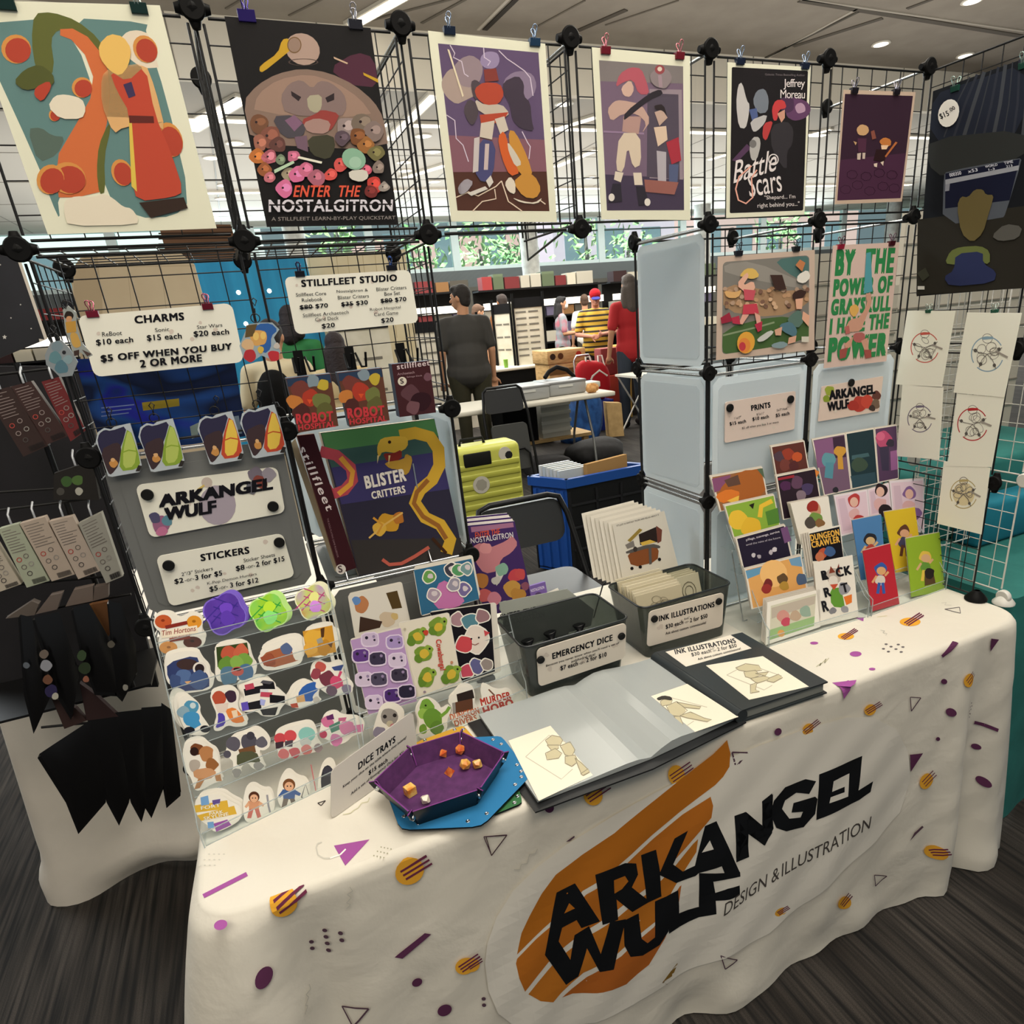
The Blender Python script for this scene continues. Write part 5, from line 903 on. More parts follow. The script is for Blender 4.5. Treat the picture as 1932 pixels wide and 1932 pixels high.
def figure(cx, cy, h, c1, c2, c3, sk='#c99a7a', hair='#6b4028'):
 return [(c1, [(cx - h * .2, cy - h * .12), (cx + h * .2, cy - h * .12), (cx + h * .17, cy + h * .18), (cx - h * .17, cy + h * .18)]), (c2, [(cx - h * .17, cy + h * .16), (cx - h * .01, cy + h * .16), (cx - h * .1, cy + h * .48), (cx - h * .24, cy + h * .48)]), (c2, [(cx + h * .02, cy + h * .16), (cx + h * .17, cy + h * .16), (cx + h * .26, cy + h * .46), (cx + h * .12, cy + h * .48)]),
   (c3, [(cx - h * .2, cy - h * .1), (cx - h * .33, cy + h * .08), (cx - h * .27, cy + h * .13), (cx - h * .15, cy + h * .02)]), (c3, [(cx + h * .2, cy - h * .1), (cx + h * .36, cy + h * .0), (cx + h * .32, cy + h * .08), (cx + h * .15, cy + h * .02)]), ('d', cx, cy - h * .26, h * .19, hair), ('d', cx, cy - h * .21, h * .14, sk), ('d', cx - h * .05, cy - h * .22, h * .022, '#222222'), ('d', cx + h * .05, cy - h * .22, h * .022, '#222222')]
sticker('M', P2_, [(330, 920), (400, 880), (500, 960), (490, 1020), (540, 1090), (575, 1140), (540, 1185), (420, 1190), (380, 1140), (340, 1060)], [('b', 430, 985, 55, '#4a88a8'), ('b', 370, 1020, 45, '#7f9aa8'), ('b', 430, 1060, 55, '#3f86b4'), ('#3f86b4', [(400, 1080), (480, 1070), (500, 1110), (430, 1150)]), ('d', 415, 1150, 40, 26, '#1d1d24'), ('d', 530, 1140, 38, 26, '#1d1d24'), ('d', 440, 970, 22, '#b9c9cc')], 'pale blue gloved creature sticker, third tier left end', copies=2, off=(-32, -26))
sticker('M', P2_, [(560, 880), (640, 850), (720, 840), (780, 900), (760, 980), (820, 1050), (850, 1110), (760, 1130), (690, 1110), (640, 1160), (580, 1150), (620, 1040), (580, 960)], [('b', 630, 920, 50, '#a84a34'), ('b', 720, 900, 45, '#3a2838'), ('#cfc0b4', [(600, 960), (700, 950), (690, 1020), (620, 1020)]), ('#4a3f9a', [(620, 1020), (670, 1030), (680, 1110), (600, 1140), (625, 1080)]), ('#d0783a', [(675, 1000), (740, 980), (800, 1040), (820, 1090), (740, 1100), (700, 1060)]), ('#d9c4a8', [(720, 1010), (760, 1000), (770, 1050), (735, 1060)])], 'robot sticker with an orange leg, third tier')
sticker('M', P2_, [(790, 840), (860, 800), (960, 770), (1040, 790), (1050, 850), (1120, 880), (1130, 940), (1080, 990), (1060, 1050), (940, 1050), (910, 1010), (800, 1020), (770, 960), (820, 920)], [('#1c1b20', [(810, 850), (960, 820), (970, 870), (820, 900)]), ('#b04458', [(815, 820), (880, 805), (890, 845), (825, 860)]), ('#16161a', [(940, 790), (1030, 800), (1040, 850), (960, 850)]), ('#4a4a50', [(950, 785), (1030, 795), (1000, 815), (930, 805)]), ('#c9c9cc', [(930, 850), (990, 850), (990, 890), (930, 880)]), ('#b04458', [(935, 870), (1020, 875), (1010, 910), (930, 905)]), ('#17171b', [(1000, 890), (1110, 900), (1110, 950), (1000, 950)]), ('#5a4aa8', [(790, 950), (840, 940), (850, 1000), (800, 1010)]), ('#1c1c20', [(840, 950), (930, 930), (940, 990), (850, 1000)]), ('#9aa0d0', [(930, 920), (970, 930), (960, 970), (930, 965)]), ('#1a1a1e', [(930, 1000), (1060, 980), (1040, 1040), (950, 1040)])], 'sticker of interlocking black blocks, third tier middle', copies=3, off=(-13, -12))
sticker('M', P2_, [(1140, 960), (1200, 900), (1230, 830), (1320, 785), (1370, 830), (1350, 900), (1390, 930), (1300, 960), (1200, 1000)], [('#2f5aa0', [(1200, 890), (1250, 820), (1340, 790), (1330, 840), (1360, 850), (1310, 900), (1320, 940), (1240, 940)]), ('#c79a64', [(1190, 900), (1250, 890), (1260, 940), (1200, 950)]), ('#a8442e', [(1150, 960), (1200, 950), (1210, 985), (1160, 985)]), ('b', 1340, 930, 26, '#b8b0a6')], 'blue swept back spiky sticker, third tier right of the blocks', copies=3, off=(-22, -8))
sticker('M', P2_, [(1290, 700), (1350, 650), (1420, 690), (1500, 650), (1540, 690), (1530, 760), (1610, 830), (1600, 880), (1500, 900), (1410, 890), (1300, 780)], [('b', 1370, 690, 42, '#b0524a'), ('b', 1340, 740, 40, '#8a3f4a'), ('b', 1420, 780, 60, '#6b3440'), ('b', 1490, 800, 50, '#c0486a'), ('#3a4a7c', [(1450, 690), (1540, 670), (1520, 715), (1470, 715)]), ('l', [(1520, 720), (1490, 790), (1560, 850)], 20, '#c0486a'), ('b', 1560, 850, 36, '#7d7488'), ('b', 1450, 860, 40, '#5f4a5a')], 'red and pink clustered creatures sticker, third tier right end')
sticker('M', P1_, [(360, 1290), (400, 1230), (500, 1210), (560, 1270), (620, 1300), (640, 1400), (640, 1480), (670, 1520), (600, 1530), (500, 1590), (450, 1590), (430, 1500), (380, 1440)], [('b', 470, 1290, 46, '#6d3f24'), ('d', 450, 1305, 32, '#2a1a16'), ('b', 540, 1320, 55, '#a8744a'), ('b', 450, 1410, 46, '#a59b90'), ('b', 580, 1400, 50, '#8a5a34'), ('#b98a64', [(440, 1440), (560, 1420), (620, 1460), (560, 1510), (450, 1500)]), ('#a87850', [(480, 1500), (530, 1500), (490, 1570), (450, 1580)]), ('#a87850', [(600, 1480), (640, 1470), (650, 1520), (610, 1520)])], 'crouching brown long snouted creature sticker, fourth tier')
sticker('M', P1_, [(670, 1310), (720, 1200), (830, 1170), (900, 1130), (980, 1190), (1010, 1260), (960, 1300), (920, 1290), (950, 1400), (980, 1440), (880, 1440), (830, 1370), (780, 1440), (800, 1480), (720, 1490), (740, 1380), (700, 1350)], [('b', 740, 1250, 55, '#55525c'), ('b', 850, 1230, 62, '#4a4852'), ('d', 860, 1190, 30, '#3a3842'), ('b', 940, 1240, 42, '#5a5862'), ('d', 690, 1325, 28, '#4c4a54'), ('#6b4a30', [(770, 1290), (890, 1260), (900, 1310), (780, 1320)]), ('#4c4f3a', [(760, 1310), (900, 1300), (940, 1390), (850, 1380), (760, 1420)]), ('b', 760, 1460, 34, '#8a8884'), ('b', 920, 1410, 36, '#8a8884')], 'grey wolfish brute sticker in green trousers, fourth tier')
sticker('M', P1_, [(1040, 1170), (1120, 1130), (1200, 1110), (1300, 1090), (1340, 1160), (1340, 1230), (1390, 1290), (1330, 1310), (1150, 1350), (1060, 1360), (1060, 1290), (1030, 1240)], [('d', 1075, 1210, 44, 40, '#b8444a'), ('#3a2c34', [(1040, 1240), (1100, 1230), (1100, 1280), (1045, 1285)]), ('d', 1150, 1190, 46, 42, '#c0484e'), ('#4a4048', [(1110, 1230), (1170, 1220), (1165, 1270), (1110, 1270)]), ('d', 1270, 1180, 62, 54, '#7fb4ac'), ('b', 1260, 1240, 40, '#b9bdb8'), ('b', 1100, 1320, 40, '#c06a6a'), ('b', 1180, 1310, 40, '#b8585e'), ('b', 1270, 1290, 40, '#c27a76'), ('b', 1350, 1280, 32, '#8a7a7c')], 'red discs and teal dome sticker, fourth tier')
sticker('M', P1_, [(1370, 1110), (1400, 1040), (1480, 1020), (1520, 1060), (1640, 1060), (1690, 1110), (1680, 1170), (1600, 1190), (1560, 1240), (1450, 1270), (1430, 1220), (1360, 1200)], [('b', 1420, 1090, 46, '#c06a8e'), ('#5a2a5c', [(1410, 1050), (1460, 1030), (1470, 1070), (1420, 1075)]), ('#4f7a6a', [(1430, 1120), (1510, 1080), (1520, 1140), (1450, 1170)]), ('b', 1560, 1130, 52, '#c57a9c'), ('#c57a9c', [(1580, 1120), (1680, 1105), (1680, 1160), (1590, 1170)]), ('b', 1480, 1220, 46, '#c078a0'), ('d', 1390, 1180, 28, '#a83a54'), ('#b0607e', [(1500, 1060), (1560, 1055), (1550, 1080), (1500, 1085)])], 'pink lizard in a teal vest sticker, fourth tier right end')
sticker('M', P0_, [(445, 1660), (520, 1620), (640, 1610), (700, 1660), (790, 1700), (800, 1790), (720, 1850), (600, 1900), (560, 1850), (470, 1790)], [('#c9a23a', [(440, 1700), (690, 1660), (700, 1720), (460, 1750)]), ('#c9a23a', [(470, 1770), (740, 1700), (760, 1760), (500, 1810)]), ('#6a94c0', [(495, 1640), (550, 1625), (560, 1690), (500, 1700)]), ('#5a4a86', [(580, 1660), (640, 1650), (635, 1690), (585, 1695)]), ('#8a4f96', [(590, 1830), (690, 1800), (720, 1840), (610, 1890)]), ('#6a94c0', [(545, 1820), (590, 1815), (595, 1860), (550, 1865)])], 'yellow and blue ribbon banner sticker, front tier left end', copies=2, off=(14, -22), texts=(('FORT', (500, 1730), (640, 1705), 24, '#efe6cf', .02), ('PARK', (560, 1770), (660, 1752), 22, '#efe6cf', .02), ('SKYLINE', (520, 1805), (700, 1768), 24, '#efe6cf', .02)))
sticker('M', P0_, [(800, 1700), (820, 1580), (880, 1540), (950, 1590), (1010, 1580), (1040, 1700), (1020, 1780), (900, 1810), (820, 1830)], figure(885, 1690, 210, '#c08a6a', '#b9655a', '#c99a7a', '#cfa080', '#4a2a1c') + [('l', [(980, 1620), (990, 1700), (1010, 1780)], 14, '#8a8890')], 'small dark haired figure with a chain sticker, front tier')
sticker('M', P0_, [(1050, 1590), (1090, 1480), (1140, 1440), (1200, 1500), (1270, 1510), (1300, 1620), (1250, 1670), (1100, 1730), (1060, 1680)], figure(1140, 1610, 240, '#3f5a8c', '#6a6058', '#3f5a8c', '#cfa080', '#6b4428') + [('l', [(1230, 1640), (1260, 1540), (1290, 1640), (1230, 1640)], 6, '#2a2a30')], 'small figure in a blue jacket sticker, front tier')
sticker('M', P0_, [(1340, 1640), (1360, 1440), (1420, 1360), (1480, 1400), (1490, 1640)], [('#2c2c34', [(1370, 1500), (1390, 1420), (1430, 1400), (1470, 1450), (1470, 1600), (1380, 1620)]), ('d', 1425, 1450, 36, '#3a3a44'), ('l', [(1300, 1400), (1345, 1640)], 8, '#b06a6a'), ('b', 1420, 1590, 44, '#4a4a54')], 'small hooded dark figure sticker, front tier beside the tray sign')
ST2 = Stand('sheet_stand', 'clear three tier acrylic stand of sticker sheets in the middle left of table', (.004, -.176), (.352, -.118), (.02, -.09), (.356, -.058), 3, .055, 10)
q0, q1, q2 = ST2.plane(0), ST2.plane(1), ST2.plane(2)
G2 = 'stickers in the sheet stand'
sticker('N', q2, [(240, 525), (670, 430), (740, 760), (300, 880)], [('b', 350, 600, 70, '#a9714a'), ('b', 310, 570, 36, '#5a7fb0'), ('#4a3a20', [(550, 510), (640, 490), (680, 630), (600, 640)]), ('b', 560, 720, 70, '#b9a890'), ('#3a2a22', [(340, 700), (520, 740), (500, 790), (330, 830)]), ('b', 620, 700, 30, '#b9a06a')], 'white sticker sheet with a booted traveller figure, back tier left', G2, 1, name='sticker_sheet', off=(8, -14))
sticker('N', q2, [(770, 320), (1245, 225), (1310, 560), (835, 700)], [('#2f5f7e', [(775, 325), (1240, 232), (1305, 560), (838, 690)]), ('#b06a9a', [(960, 440), (1040, 400), (1200, 560), (1130, 630), (930, 640)])] + [a for x, y, c in ((900, 380, '#5f8f4a'), (1070, 320, '#3a3a44'), (1140, 320, '#4f8a5a'), (1200, 310, '#6a8a8a'), (930, 520, '#9a8a98'), (1180, 480, '#6a5f8a'), (1100, 440, '#8a8694')) for a in (('b', x, y, 62, WHT), ('b', x, y, 52, c), ('b', x + 10, y - 8, 24, '#c0b6b8'))], 'teal sticker sheet of outlined creatures, back tier', G2, 1, name='sticker_sheet')
pads = [(420, 880, '#b9a8c0'), (620, 900, '#9a86b4'), (345, 1010, '#5a3a7c'), (480, 1035, '#3a3448'), (640, 1045, '#c3b4c8'), (370, 1200, '#c3b4c8'), (490, 1200, '#4a4458'), (655, 1165, '#3a3444'), (450, 1385, '#c6b6cc'), (600, 1330, '#4a2f6c'), (715, 1300, '#2a2638')]
sticker('N', q1, [(255, 890), (670, 785), (805, 1390), (405, 1500)], [('#a88ab4', [(262, 893), (667, 793), (800, 1386), (408, 1492)])] + [a for x, y, c in pads for a in (('#cfc0d4', [(x - 72, y - 48), (x + 66, y - 60), (x + 78, y + 46), (x + 40, y + 66), (x - 50, y + 70), (x - 76, y + 36)]), (c, [(x - 62, y - 40), (x + 58, y - 50), (x + 68, y + 38), (x + 36, y + 52), (x - 42, y + 58), (x - 66, y + 28)]), ('d', x - 28, y - 8, 13, '#2a2434'), ('d', x + 30, y - 18, 12, '#8a7a9a'), ('d', x + 36, y + 10, 9, '#2a2434'))], 'purple sticker sheet of game controllers, middle tier left', G2, 1, name='sticker_sheet', off=(3, -8))
sticker('N', ST2.plane(1, .006), [(645, 750), (1060, 665), (1165, 1250), (800, 1360)], [('#cfc8b6', [(652, 756), (1056, 672), (1158, 1245), (805, 1352)])] + [a for x, y in ((800, 860), (970, 780), (850, 1000), (880, 1190), (1075, 1165)) for a in (('b', x, y, 72, '#6d8a34'), ('b', x - 40, y + 40, 40, '#5a7a2c'), ('b', x + 46, y - 36, 36, '#7f9a3e'), ('b', x + 5, y + 4, 40, '#c0a43a'), ('d', x + 52, y - 40, 9, '#1f2414'))] + [('b', 870, 830, 22, '#b5402e'), ('b', 700, 800, 10, '#a8a08c'), ('b', 1080, 1070, 12, '#b07a5c'), ('b', 860, 1310, 12, '#8a7a86')], 'cream sticker sheet of green blobby creatures, middle tier', G2, 0, name='sticker_sheet', texts=(('Cowabunga!', (935, 890), (975, 1140), 60, '#b53a2e', .03, 0, (.98, -.15)),))
sticker('N', ST2.plane(1, .012), [(900, 660), (1400, 590), (1440, 1150), (1170, 1240)], [('#17151a', [(905, 668), (1395, 596), (1432, 1145), (1172, 1232)])] + [a for x, y, r, c in ((1130, 730, 60, '#9a7a80'), (1230, 740, 66, '#4f7a86'), (1330, 700, 56, '#8a6a6e'), (1270, 890, 105, '#d0c4b8'), (1190, 930, 70, '#b8444a'), (1200, 1140, 56, '#b5485a'), (1290, 1100, 60, '#5a5a84'), (1370, 1090, 52, '#8a7f7a')) for a in (('b', x, y, r + 10, WHT), ('b', x, y, r, c))] + [('d', 1240, 880, 8, '#222222'), ('d', 1300, 870, 8, '#222222'), ('l', [(1240, 920), (1270, 930), (1300, 915)], 6, '#7a3a34'), ('#b8444a', [(1340, 810), (1390, 830), (1350, 860)])], 'black sticker sheet with a big white cat face, middle tier right', G2, 1, name='sticker_sheet', off=(42, -6))
sticker('N', q0, [(440, 1640), (460, 1560), (500, 1450), (590, 1430), (680, 1480), (690, 1560), (640, 1640), (560, 1720), (460, 1690)], [('b', 570, 1520, 70, '#8a8580'), ('d', 540, 1510, 16, '#2a2626'), ('d', 620, 1500, 16, '#2a2626'), ('b', 580, 1570, 30, '#b0a890'), ('b', 500, 1640, 50, '#7d7788'), ('b', 610, 1610, 40, '#a86a70')], 'grey helmeted creature sticker at the left front of the sheet stand', G2, 2, off=(6, -22))
sticker('N', q0, [(790, 1470), (830, 1380), (900, 1355), (980, 1400), (1000, 1460), (1070, 1410), (1080, 1460), (1040, 1540), (1050, 1600), (1000, 1670), (850, 1700), (800, 1660), (820, 1560)], [('b', 880, 1430, 66, '#6f9a3c'), ('b', 860, 1490, 50, '#8ab04e'), ('b', 930, 1530, 80, '#628c36'), ('b', 960, 1600, 56, '#587e32'), ('b', 850, 1610, 40, '#6a9038'), ('l', [(990, 1510), (1040, 1470), (1065, 1430)], 26, '#6f9a3c'), ('d', 870, 1420, 8, '#1f2414')], 'big green lizard monster sticker at the front of the sheet stand', G2, 1, off=(-12, -12))
sticker('N', q0, [(1040, 1380), (1100, 1320), (1150, 1260), (1240, 1270), (1270, 1360), (1260, 1440), (1310, 1470), (1300, 1540), (1110, 1600), (1070, 1520), (1090, 1440)], [('#5a3a2a', [(1090, 1400), (1250, 1360), (1255, 1450), (1095, 1490)]), ('#2a211e', [(1120, 1330), (1250, 1290), (1265, 1360), (1130, 1390)]), ('#8a8580', [(1085, 1400), (1110, 1395), (1115, 1480), (1090, 1490)])], 'treasure chest sticker with orange two line lettering', G2, 1, texts=(('DUNGEON', (1075, 1545), (1308, 1485), 55, '#b5582e', .03), ('DIVERS', (1110, 1590), (1290, 1540), 48, '#b5582e', .03)))
sticker('N', q0, [(1300, 1400), (1330, 1370), (1310, 1290), (1330, 1250), (1440, 1320), (1550, 1290), (1590, 1420), (1340, 1510)], [('l', [(1380, 1290), (1430, 1340)], 12, '#6a4a3a')], 'white sticker with large red two line lettering, right end of sheet stand', G2, 1, texts=(('MURDER', (1322, 1425), (1565, 1365), 62, '#a83428', .05), ('HOBO', (1345, 1500), (1588, 1425), 68, '#a83428', .06)))
# ---------------------------------------------------------------- right hand card stands
STA = Stand('card_stand', 'clear five tier acrylic stand of art cards beside the ink bin', (.925, -.212), (1.228, -.222), (.925, -.07), (1.222, -.08), 5, .05, 14)
for a in (0,): MB().tube([(.945, -.06, .93), (.95, -.055, .92), (.962, -.088, .745), (.975, -.088, .745)], .0018, chrome, 6).build('easel_leg', STA.root)
STB = Stand('card_stand', 'clear four tier acrylic stand of art cards at the right end of table', (1.24, -.222), (1.52, -.214), (1.234, -.09), (1.52, -.085), 4, .05, 14)
def card(st, k, quad, arts, label, texts=(), copies=2, edge='#cfc8bb', full=None, off=(-5, -5)):
 pl = st.plane(k)
 for c in range(copies, -1, -1):
  f = Flat(Plane(pl.o - pl.n * .003 * c, pl.n), 'K'); f.slab([(x + off[0] * c, y + off[1] * c) for x, y in quad], edge if not c else '#bdb6aa', .0012)
  if not c:
   if full: f.poly([bil(quad, u, v) for u, v in ((.03, .02), (.97, .02), (.97, .98), (.03, .98))], full)
   for a in arts:
    if a[0] == 'd': f.disc(a[1], a[2], a[3], a[4] if len(a) > 5 else a[3], a[-1])
    elif a[0] == 'b': f.blob(a[1], a[2], a[3], a[4], 9, .45)
    elif a[0] == 'l': f.line(a[1], a[2], a[3])
    else: f.poly(a[1], a[0])
   for t in texts: f.text(*t)
   f.build('art_card', None, label, 'art card', 'art cards in the right hand stands')
  else: f.build('art_card', None, ['', 'first', 'second', 'third'][c] + ' copy behind the ' + ' '.join(label.split(',')[0].split()[:12]), 'art card', 'art cards in the right hand stands')
card(STA, 4, [(30, 385), (410, 315), (455, 560), (100, 640)], [('#7a4a6a', [(40, 400), (180, 370), (140, 470), (60, 500)]), ('#9a5a2c', [(120, 440), (250, 340), (400, 330), (440, 520), (220, 560), (80, 530)]), ('#5a4238', [(130, 410), (230, 370), (250, 440), (160, 460)]), ('#c8702e', [(60, 520), (160, 470), (260, 500), (180, 560), (110, 580)]), ('#d9b04a', [(150, 560), (240, 520), (230, 590)]), ('#4f5f4a', [(370, 330), (410, 322), (425, 400)])], 'orange and brown dragonlike card, back tier of the left card stand', full='#8a5f3e')
card(STA, 3, [(130, 595), (495, 515), (550, 790), (210, 870)], [('#7fa03c', [(140, 600), (490, 522), (540, 780), (215, 860)]), ('b', 230, 700, 75, '#d6b03a'), ('b', 330, 760, 80, '#d0a834'), ('l', [(390, 680), (400, 600), (480, 560)], 34, '#d6b03a'), ('#4f7a34', [(430, 640), (520, 610), (535, 720), (450, 740)]), ('#23201a', [(310, 590), (350, 575), (340, 620)])], 'lime green card with rounded yellow shapes, left card stand')
card(STA, 2, [(212, 835), (575, 735), (640, 1020), (280, 1120)], [('#6a4a70', [(540, 760), (590, 745), (620, 850), (570, 870)]), ('b', 345, 955, 16, '#b9b4b8'), ('b', 385, 965, 16, '#a09aa0'), ('b', 470, 935, 18, '#b0a8ae'), ('b', 497, 915, 20, '#c4bec2')], 'black purple card with two lines of white lettering, left card stand', (('pillage, scavenge, survive', (292, 858), (535, 795), 22, '#c9c4cc', .01), ('amid the ruins of the future', (290, 888), (540, 832), 14, '#b4aeb8', 0)), full='#241f30')
card(STA, 1, [(280, 1060), (690, 955), (750, 1240), (330, 1350)], [('#5f8fae', [(285, 1070), (420, 1035), (400, 1090), (300, 1130)]), ('#6a92b0', [(600, 985), (685, 965), (700, 1040), (620, 1030)]), ('d', 490, 1090, 100, '#e0b070'), ('b', 450, 1170, 40, '#6b2a2a'), ('b', 440, 1200, 36, '#8e3430'), ('b', 555, 1130, 40, '#5a4630'), ('b', 570, 1180, 36, '#a8843a'), ('b', 690, 1130, 46, '#4a5a74')], 'sandy orange card with small dark silhouettes, left card stand', full='#cf9a5a')
card(STA, 0, [(445, 1300), (830, 1205), (830, 1480), (432, 1612)], [('#c2c0ac', [(470, 1325), (800, 1235), (785, 1470), (460, 1575)]), ('#8fae7a', [(462, 1500), (790, 1400), (785, 1470), (460, 1575)]), ('#b0a698', [(475, 1340), (795, 1250), (790, 1310), (475, 1420)]), ('b', 560, 1400, 46, '#c08a80'), ('b', 580, 1440, 34, '#b54a5c'), ('b', 720, 1370, 46, '#8aa090'), ('d', 545, 1525, 26, '#cf9a5a'), ('b', 650, 1400, 40, '#b09a84')], 'pale card of ballplayers on grass, front left of the card stands', off=(-10, -10), copies=3, edge='#dcd8ce')
card(STA, 4, [(470, 165), (715, 122), (760, 400), (520, 450)], [('b', 530, 240, 40, '#4a3a44'), ('b', 600, 220, 46, '#8a3a2c'), ('b', 660, 240, 40, '#b0502e'), ('b', 570, 300, 44, '#6a3a34'), ('b', 640, 310, 40, '#4f2a2c')], 'dark red and brown battle card at the very back of the left card stand', full='#56302a')
card(STA, 3, [(507, 380), (800, 322), (850, 640), (560, 700)], [('b', 580, 450, 40, '#4a2a4a'), ('b', 660, 430, 50, '#5a3f54'), ('b', 740, 470, 46, '#453a5a'), ('b', 690, 520, 40, '#7a6a74'), ('#8a2a34', [(520, 395), (640, 370), (640, 390), (525, 412)]), ('#c77a3a', [(790, 330), (825, 350), (800, 390)])], 'black card crowded with purple figures, left card stand', full='#2a2028')
card(STA, 2, [(612, 575), (890, 525), (930, 830), (690, 880)], [('b', 790, 620, 50, '#b9876a'), ('b', 770, 600, 44, '#8e2f2a'), ('b', 800, 690, 50, '#6d8a44'), ('b', 760, 720, 40, '#4a4440'), ('b', 830, 720, 34, '#7a5a3a')], 'white card with a small red capped figure, left card stand', edge='#d8d3c8', off=(-8, -2), copies=3)
card(STA, 1, [(742, 790), (978, 735), (1010, 1060), (790, 1110)], [('#17161c', [(750, 800), (970, 748), (1000, 985), (775, 1000)]), ('b', 850, 940, 40, '#b0523a'), ('b', 900, 930, 40, '#3f5a84'), ('b', 830, 970, 34, '#b56a4a')], 'black square card lettered in orange above a small creature', (('DUNGEON', (762, 855), (972, 812), 48, '#d9a84a', .05), ('CRAWLER', (770, 905), (975, 862), 48, '#d9a84a', .05)), edge='#d8d3c8', off=(-18, 4), copies=3)
card(STA, 0, [(780, 1012), (1065, 955), (1110, 1405), (830, 1470)], [('#1c1c20', [(840, 1090), (900, 1075), (905, 1130), (845, 1140)]), ('b', 930, 1110, 60, '#b0a59a'), ('b', 925, 1150, 40, '#d0c8be'), ('#7a3a2a', [(895, 1090), (905, 1035), (940, 1080)]), ('#7a3a2a', [(945, 1075), (965, 1015), (975, 1085)]), ('#5a8a34', [(900, 1200), (980, 1190), (1000, 1280), (1010, 1340), (910, 1330)]), ('b', 1000, 1200, 46, '#8a8a90'), ('#b54a34', [(900, 1170), (960, 1165), (930, 1210)]), ('#d0702e', [(1000, 1260), (1060, 1240), (1060, 1300), (1020, 1320)]), ('b', 920, 1360, 26, '#77777c'), ('b', 1010, 1350, 28, '#8a8a8e')], 'white card with a fox figure in green before black block letters', (('R  CK', (845, 1140), (1062, 1095), 70, '#1c1c20', .06), ('R   T', (865, 1265), (1040, 1220), 70, '#1c1c20', .06), ('R', (850, 1370), (895, 1360), 80, '#1c1c20', .06)), edge='#d8d3c8', off=(-4, 4))
card(STB, 3, [(770, 112), (1012, 67), (1058, 480), (860, 525)], [('#7a5476', [(785, 125), (920, 100), (940, 300), (810, 320)]), ('#3a2a3a', [(920, 100), (1005, 85), (1020, 240), (935, 250)]), ('b', 970, 200, 44, '#b98a3a'), ('#b98a3a', [(955, 220), (990, 215), (1000, 330), (960, 330)]), ('b', 890, 260, 50, '#5a8a94'), ('#4f8290', [(870, 280), (930, 280), (920, 400), (860, 390)]), ('b', 940, 480, 24, '#2a2a30')], 'mauve card with a teal and a yellow figure, back tier of right card stand', full='#6b5468', copies=1)
card(STB, 3, [(1015, 66), (1222, 30), (1255, 435), (1060, 478)], [('#3f5a60', [(1060, 230), (1180, 210), (1190, 235), (1060, 260)]), ('b', 1120, 300, 55, '#3a4a3e'), ('#2f4650', [(1050, 380), (1230, 350), (1240, 430), (1070, 465)])], 'deep teal card with a dim round shape, back tier of right card stand', full='#22343a', copies=1)
card(STB, 3, [(1226, 30), (1390, 5), (1402, 400), (1256, 430)], [('b', 1290, 110, 60, '#a84a6a'), ('d', 1270, 90, 32, '#c0607e'), ('#3a3448', [(1260, 170), (1330, 160), (1330, 340), (1280, 340)]), ('b', 1340, 140, 30, '#34303c'), ('#8a5a86', [(1340, 200), (1390, 190), (1395, 330), (1345, 340)])], 'pink armoured figure card, back tier right end of right card stand', full='#4f3a54', copies=1)
for q, hair, lb in (([(930, 522), (1172, 478), (1200, 760), (980, 820)], '#a83a3a', 'pale card of a red haired pin-up figure in right card stand'), ([(1175, 480), (1330, 430), (1350, 640), (1195, 680)], '#2a2024', 'pale pink card of a dark haired pin-up figure in right card stand'), ([(1335, 415), (1585, 395), (1590, 790), (1370, 800)], '#7a5a8a', 'pale lilac card of a violet haired pin-up figure in right card stand')):
 cx, cy = bil(q, .55, .35); card(STB, 2, q, [('#cfb9c4', [bil(q, .04, .04), bil(q, .96, .04), bil(q, .96, .96), bil(q, .04, .96)]), ('#c2aab8', [bil(q, .1, .1), bil(q, .3, .1), bil(q, .4, .9), bil(q, .1, .9)]), ('b', cx, cy - 40, 50, hair), ('d', cx, cy - 30, 30, 36, '#d0a898'), ('b', cx, cy + 60, 48, '#c9a0a0'), ('b', cx + 40, cy + 110, 50, hair)], lb, copies=1, edge='#d3cad0')
for k, q, c, lb, sub in ((1, [(1062, 702), (1275, 660), (1310, 1100), (1130, 1140)], '#4a78a8', 'blue card with a small startled bald figure in right card stand', ('#c9a878', '#2a2a30', '#a8443a')), (1, [(1296, 642), (1520, 606), (1580, 1050), (1380, 1085)], '#c9ac2c', 'yellow card with a brown haired figure in right card stand', ('#c99a7a', '#5a3a2a', '#3f3f5a')), (0, [(1140, 925), (1340, 872), (1408, 1310), (1208, 1367)], '#ab2834', 'bright red card with a blue figure at the front of right card stand', ('#c99a6a', '#33549a', '#c9c0b4')), (0, [(1455, 835), (1700, 790), (1738, 1215), (1495, 1262)], '#86a32e', 'bright green card with a blond figure and a round pot, right end', ('#c9a078', '#d0b04a', '#5f8a3a'))):
 cx, cy = bil(q, .5, .45); ex = [('#55402c', [(1590, 1070), (1650, 1060), (1670, 1160), (1590, 1180)]), ('b', 1625, 1090, 40, '#2a2422')] if 'pot' in lb else []
 card(STB, k, q, [('b', cx, cy - 40, 48, sub[1]), ('d', cx + 4, cy - 26, 34, 30, sub[0]), ('b', cx, cy + 40, 42, sub[2]), ('l', [(cx - 10, cy + 60), (cx - 22, cy + 140)], 22, sub[1]), ('l', [(cx + 14, cy + 60), (cx + 24, cy + 140)], 22, sub[1]), ('l', [(cx - 30, cy + 10), (cx - 62, cy + 60)], 16, sub[0]), ('l', [(cx + 30, cy + 10), (cx + 56, cy - 20)], 16, sub[0])] + ex, lb, copies=1, edge=c)
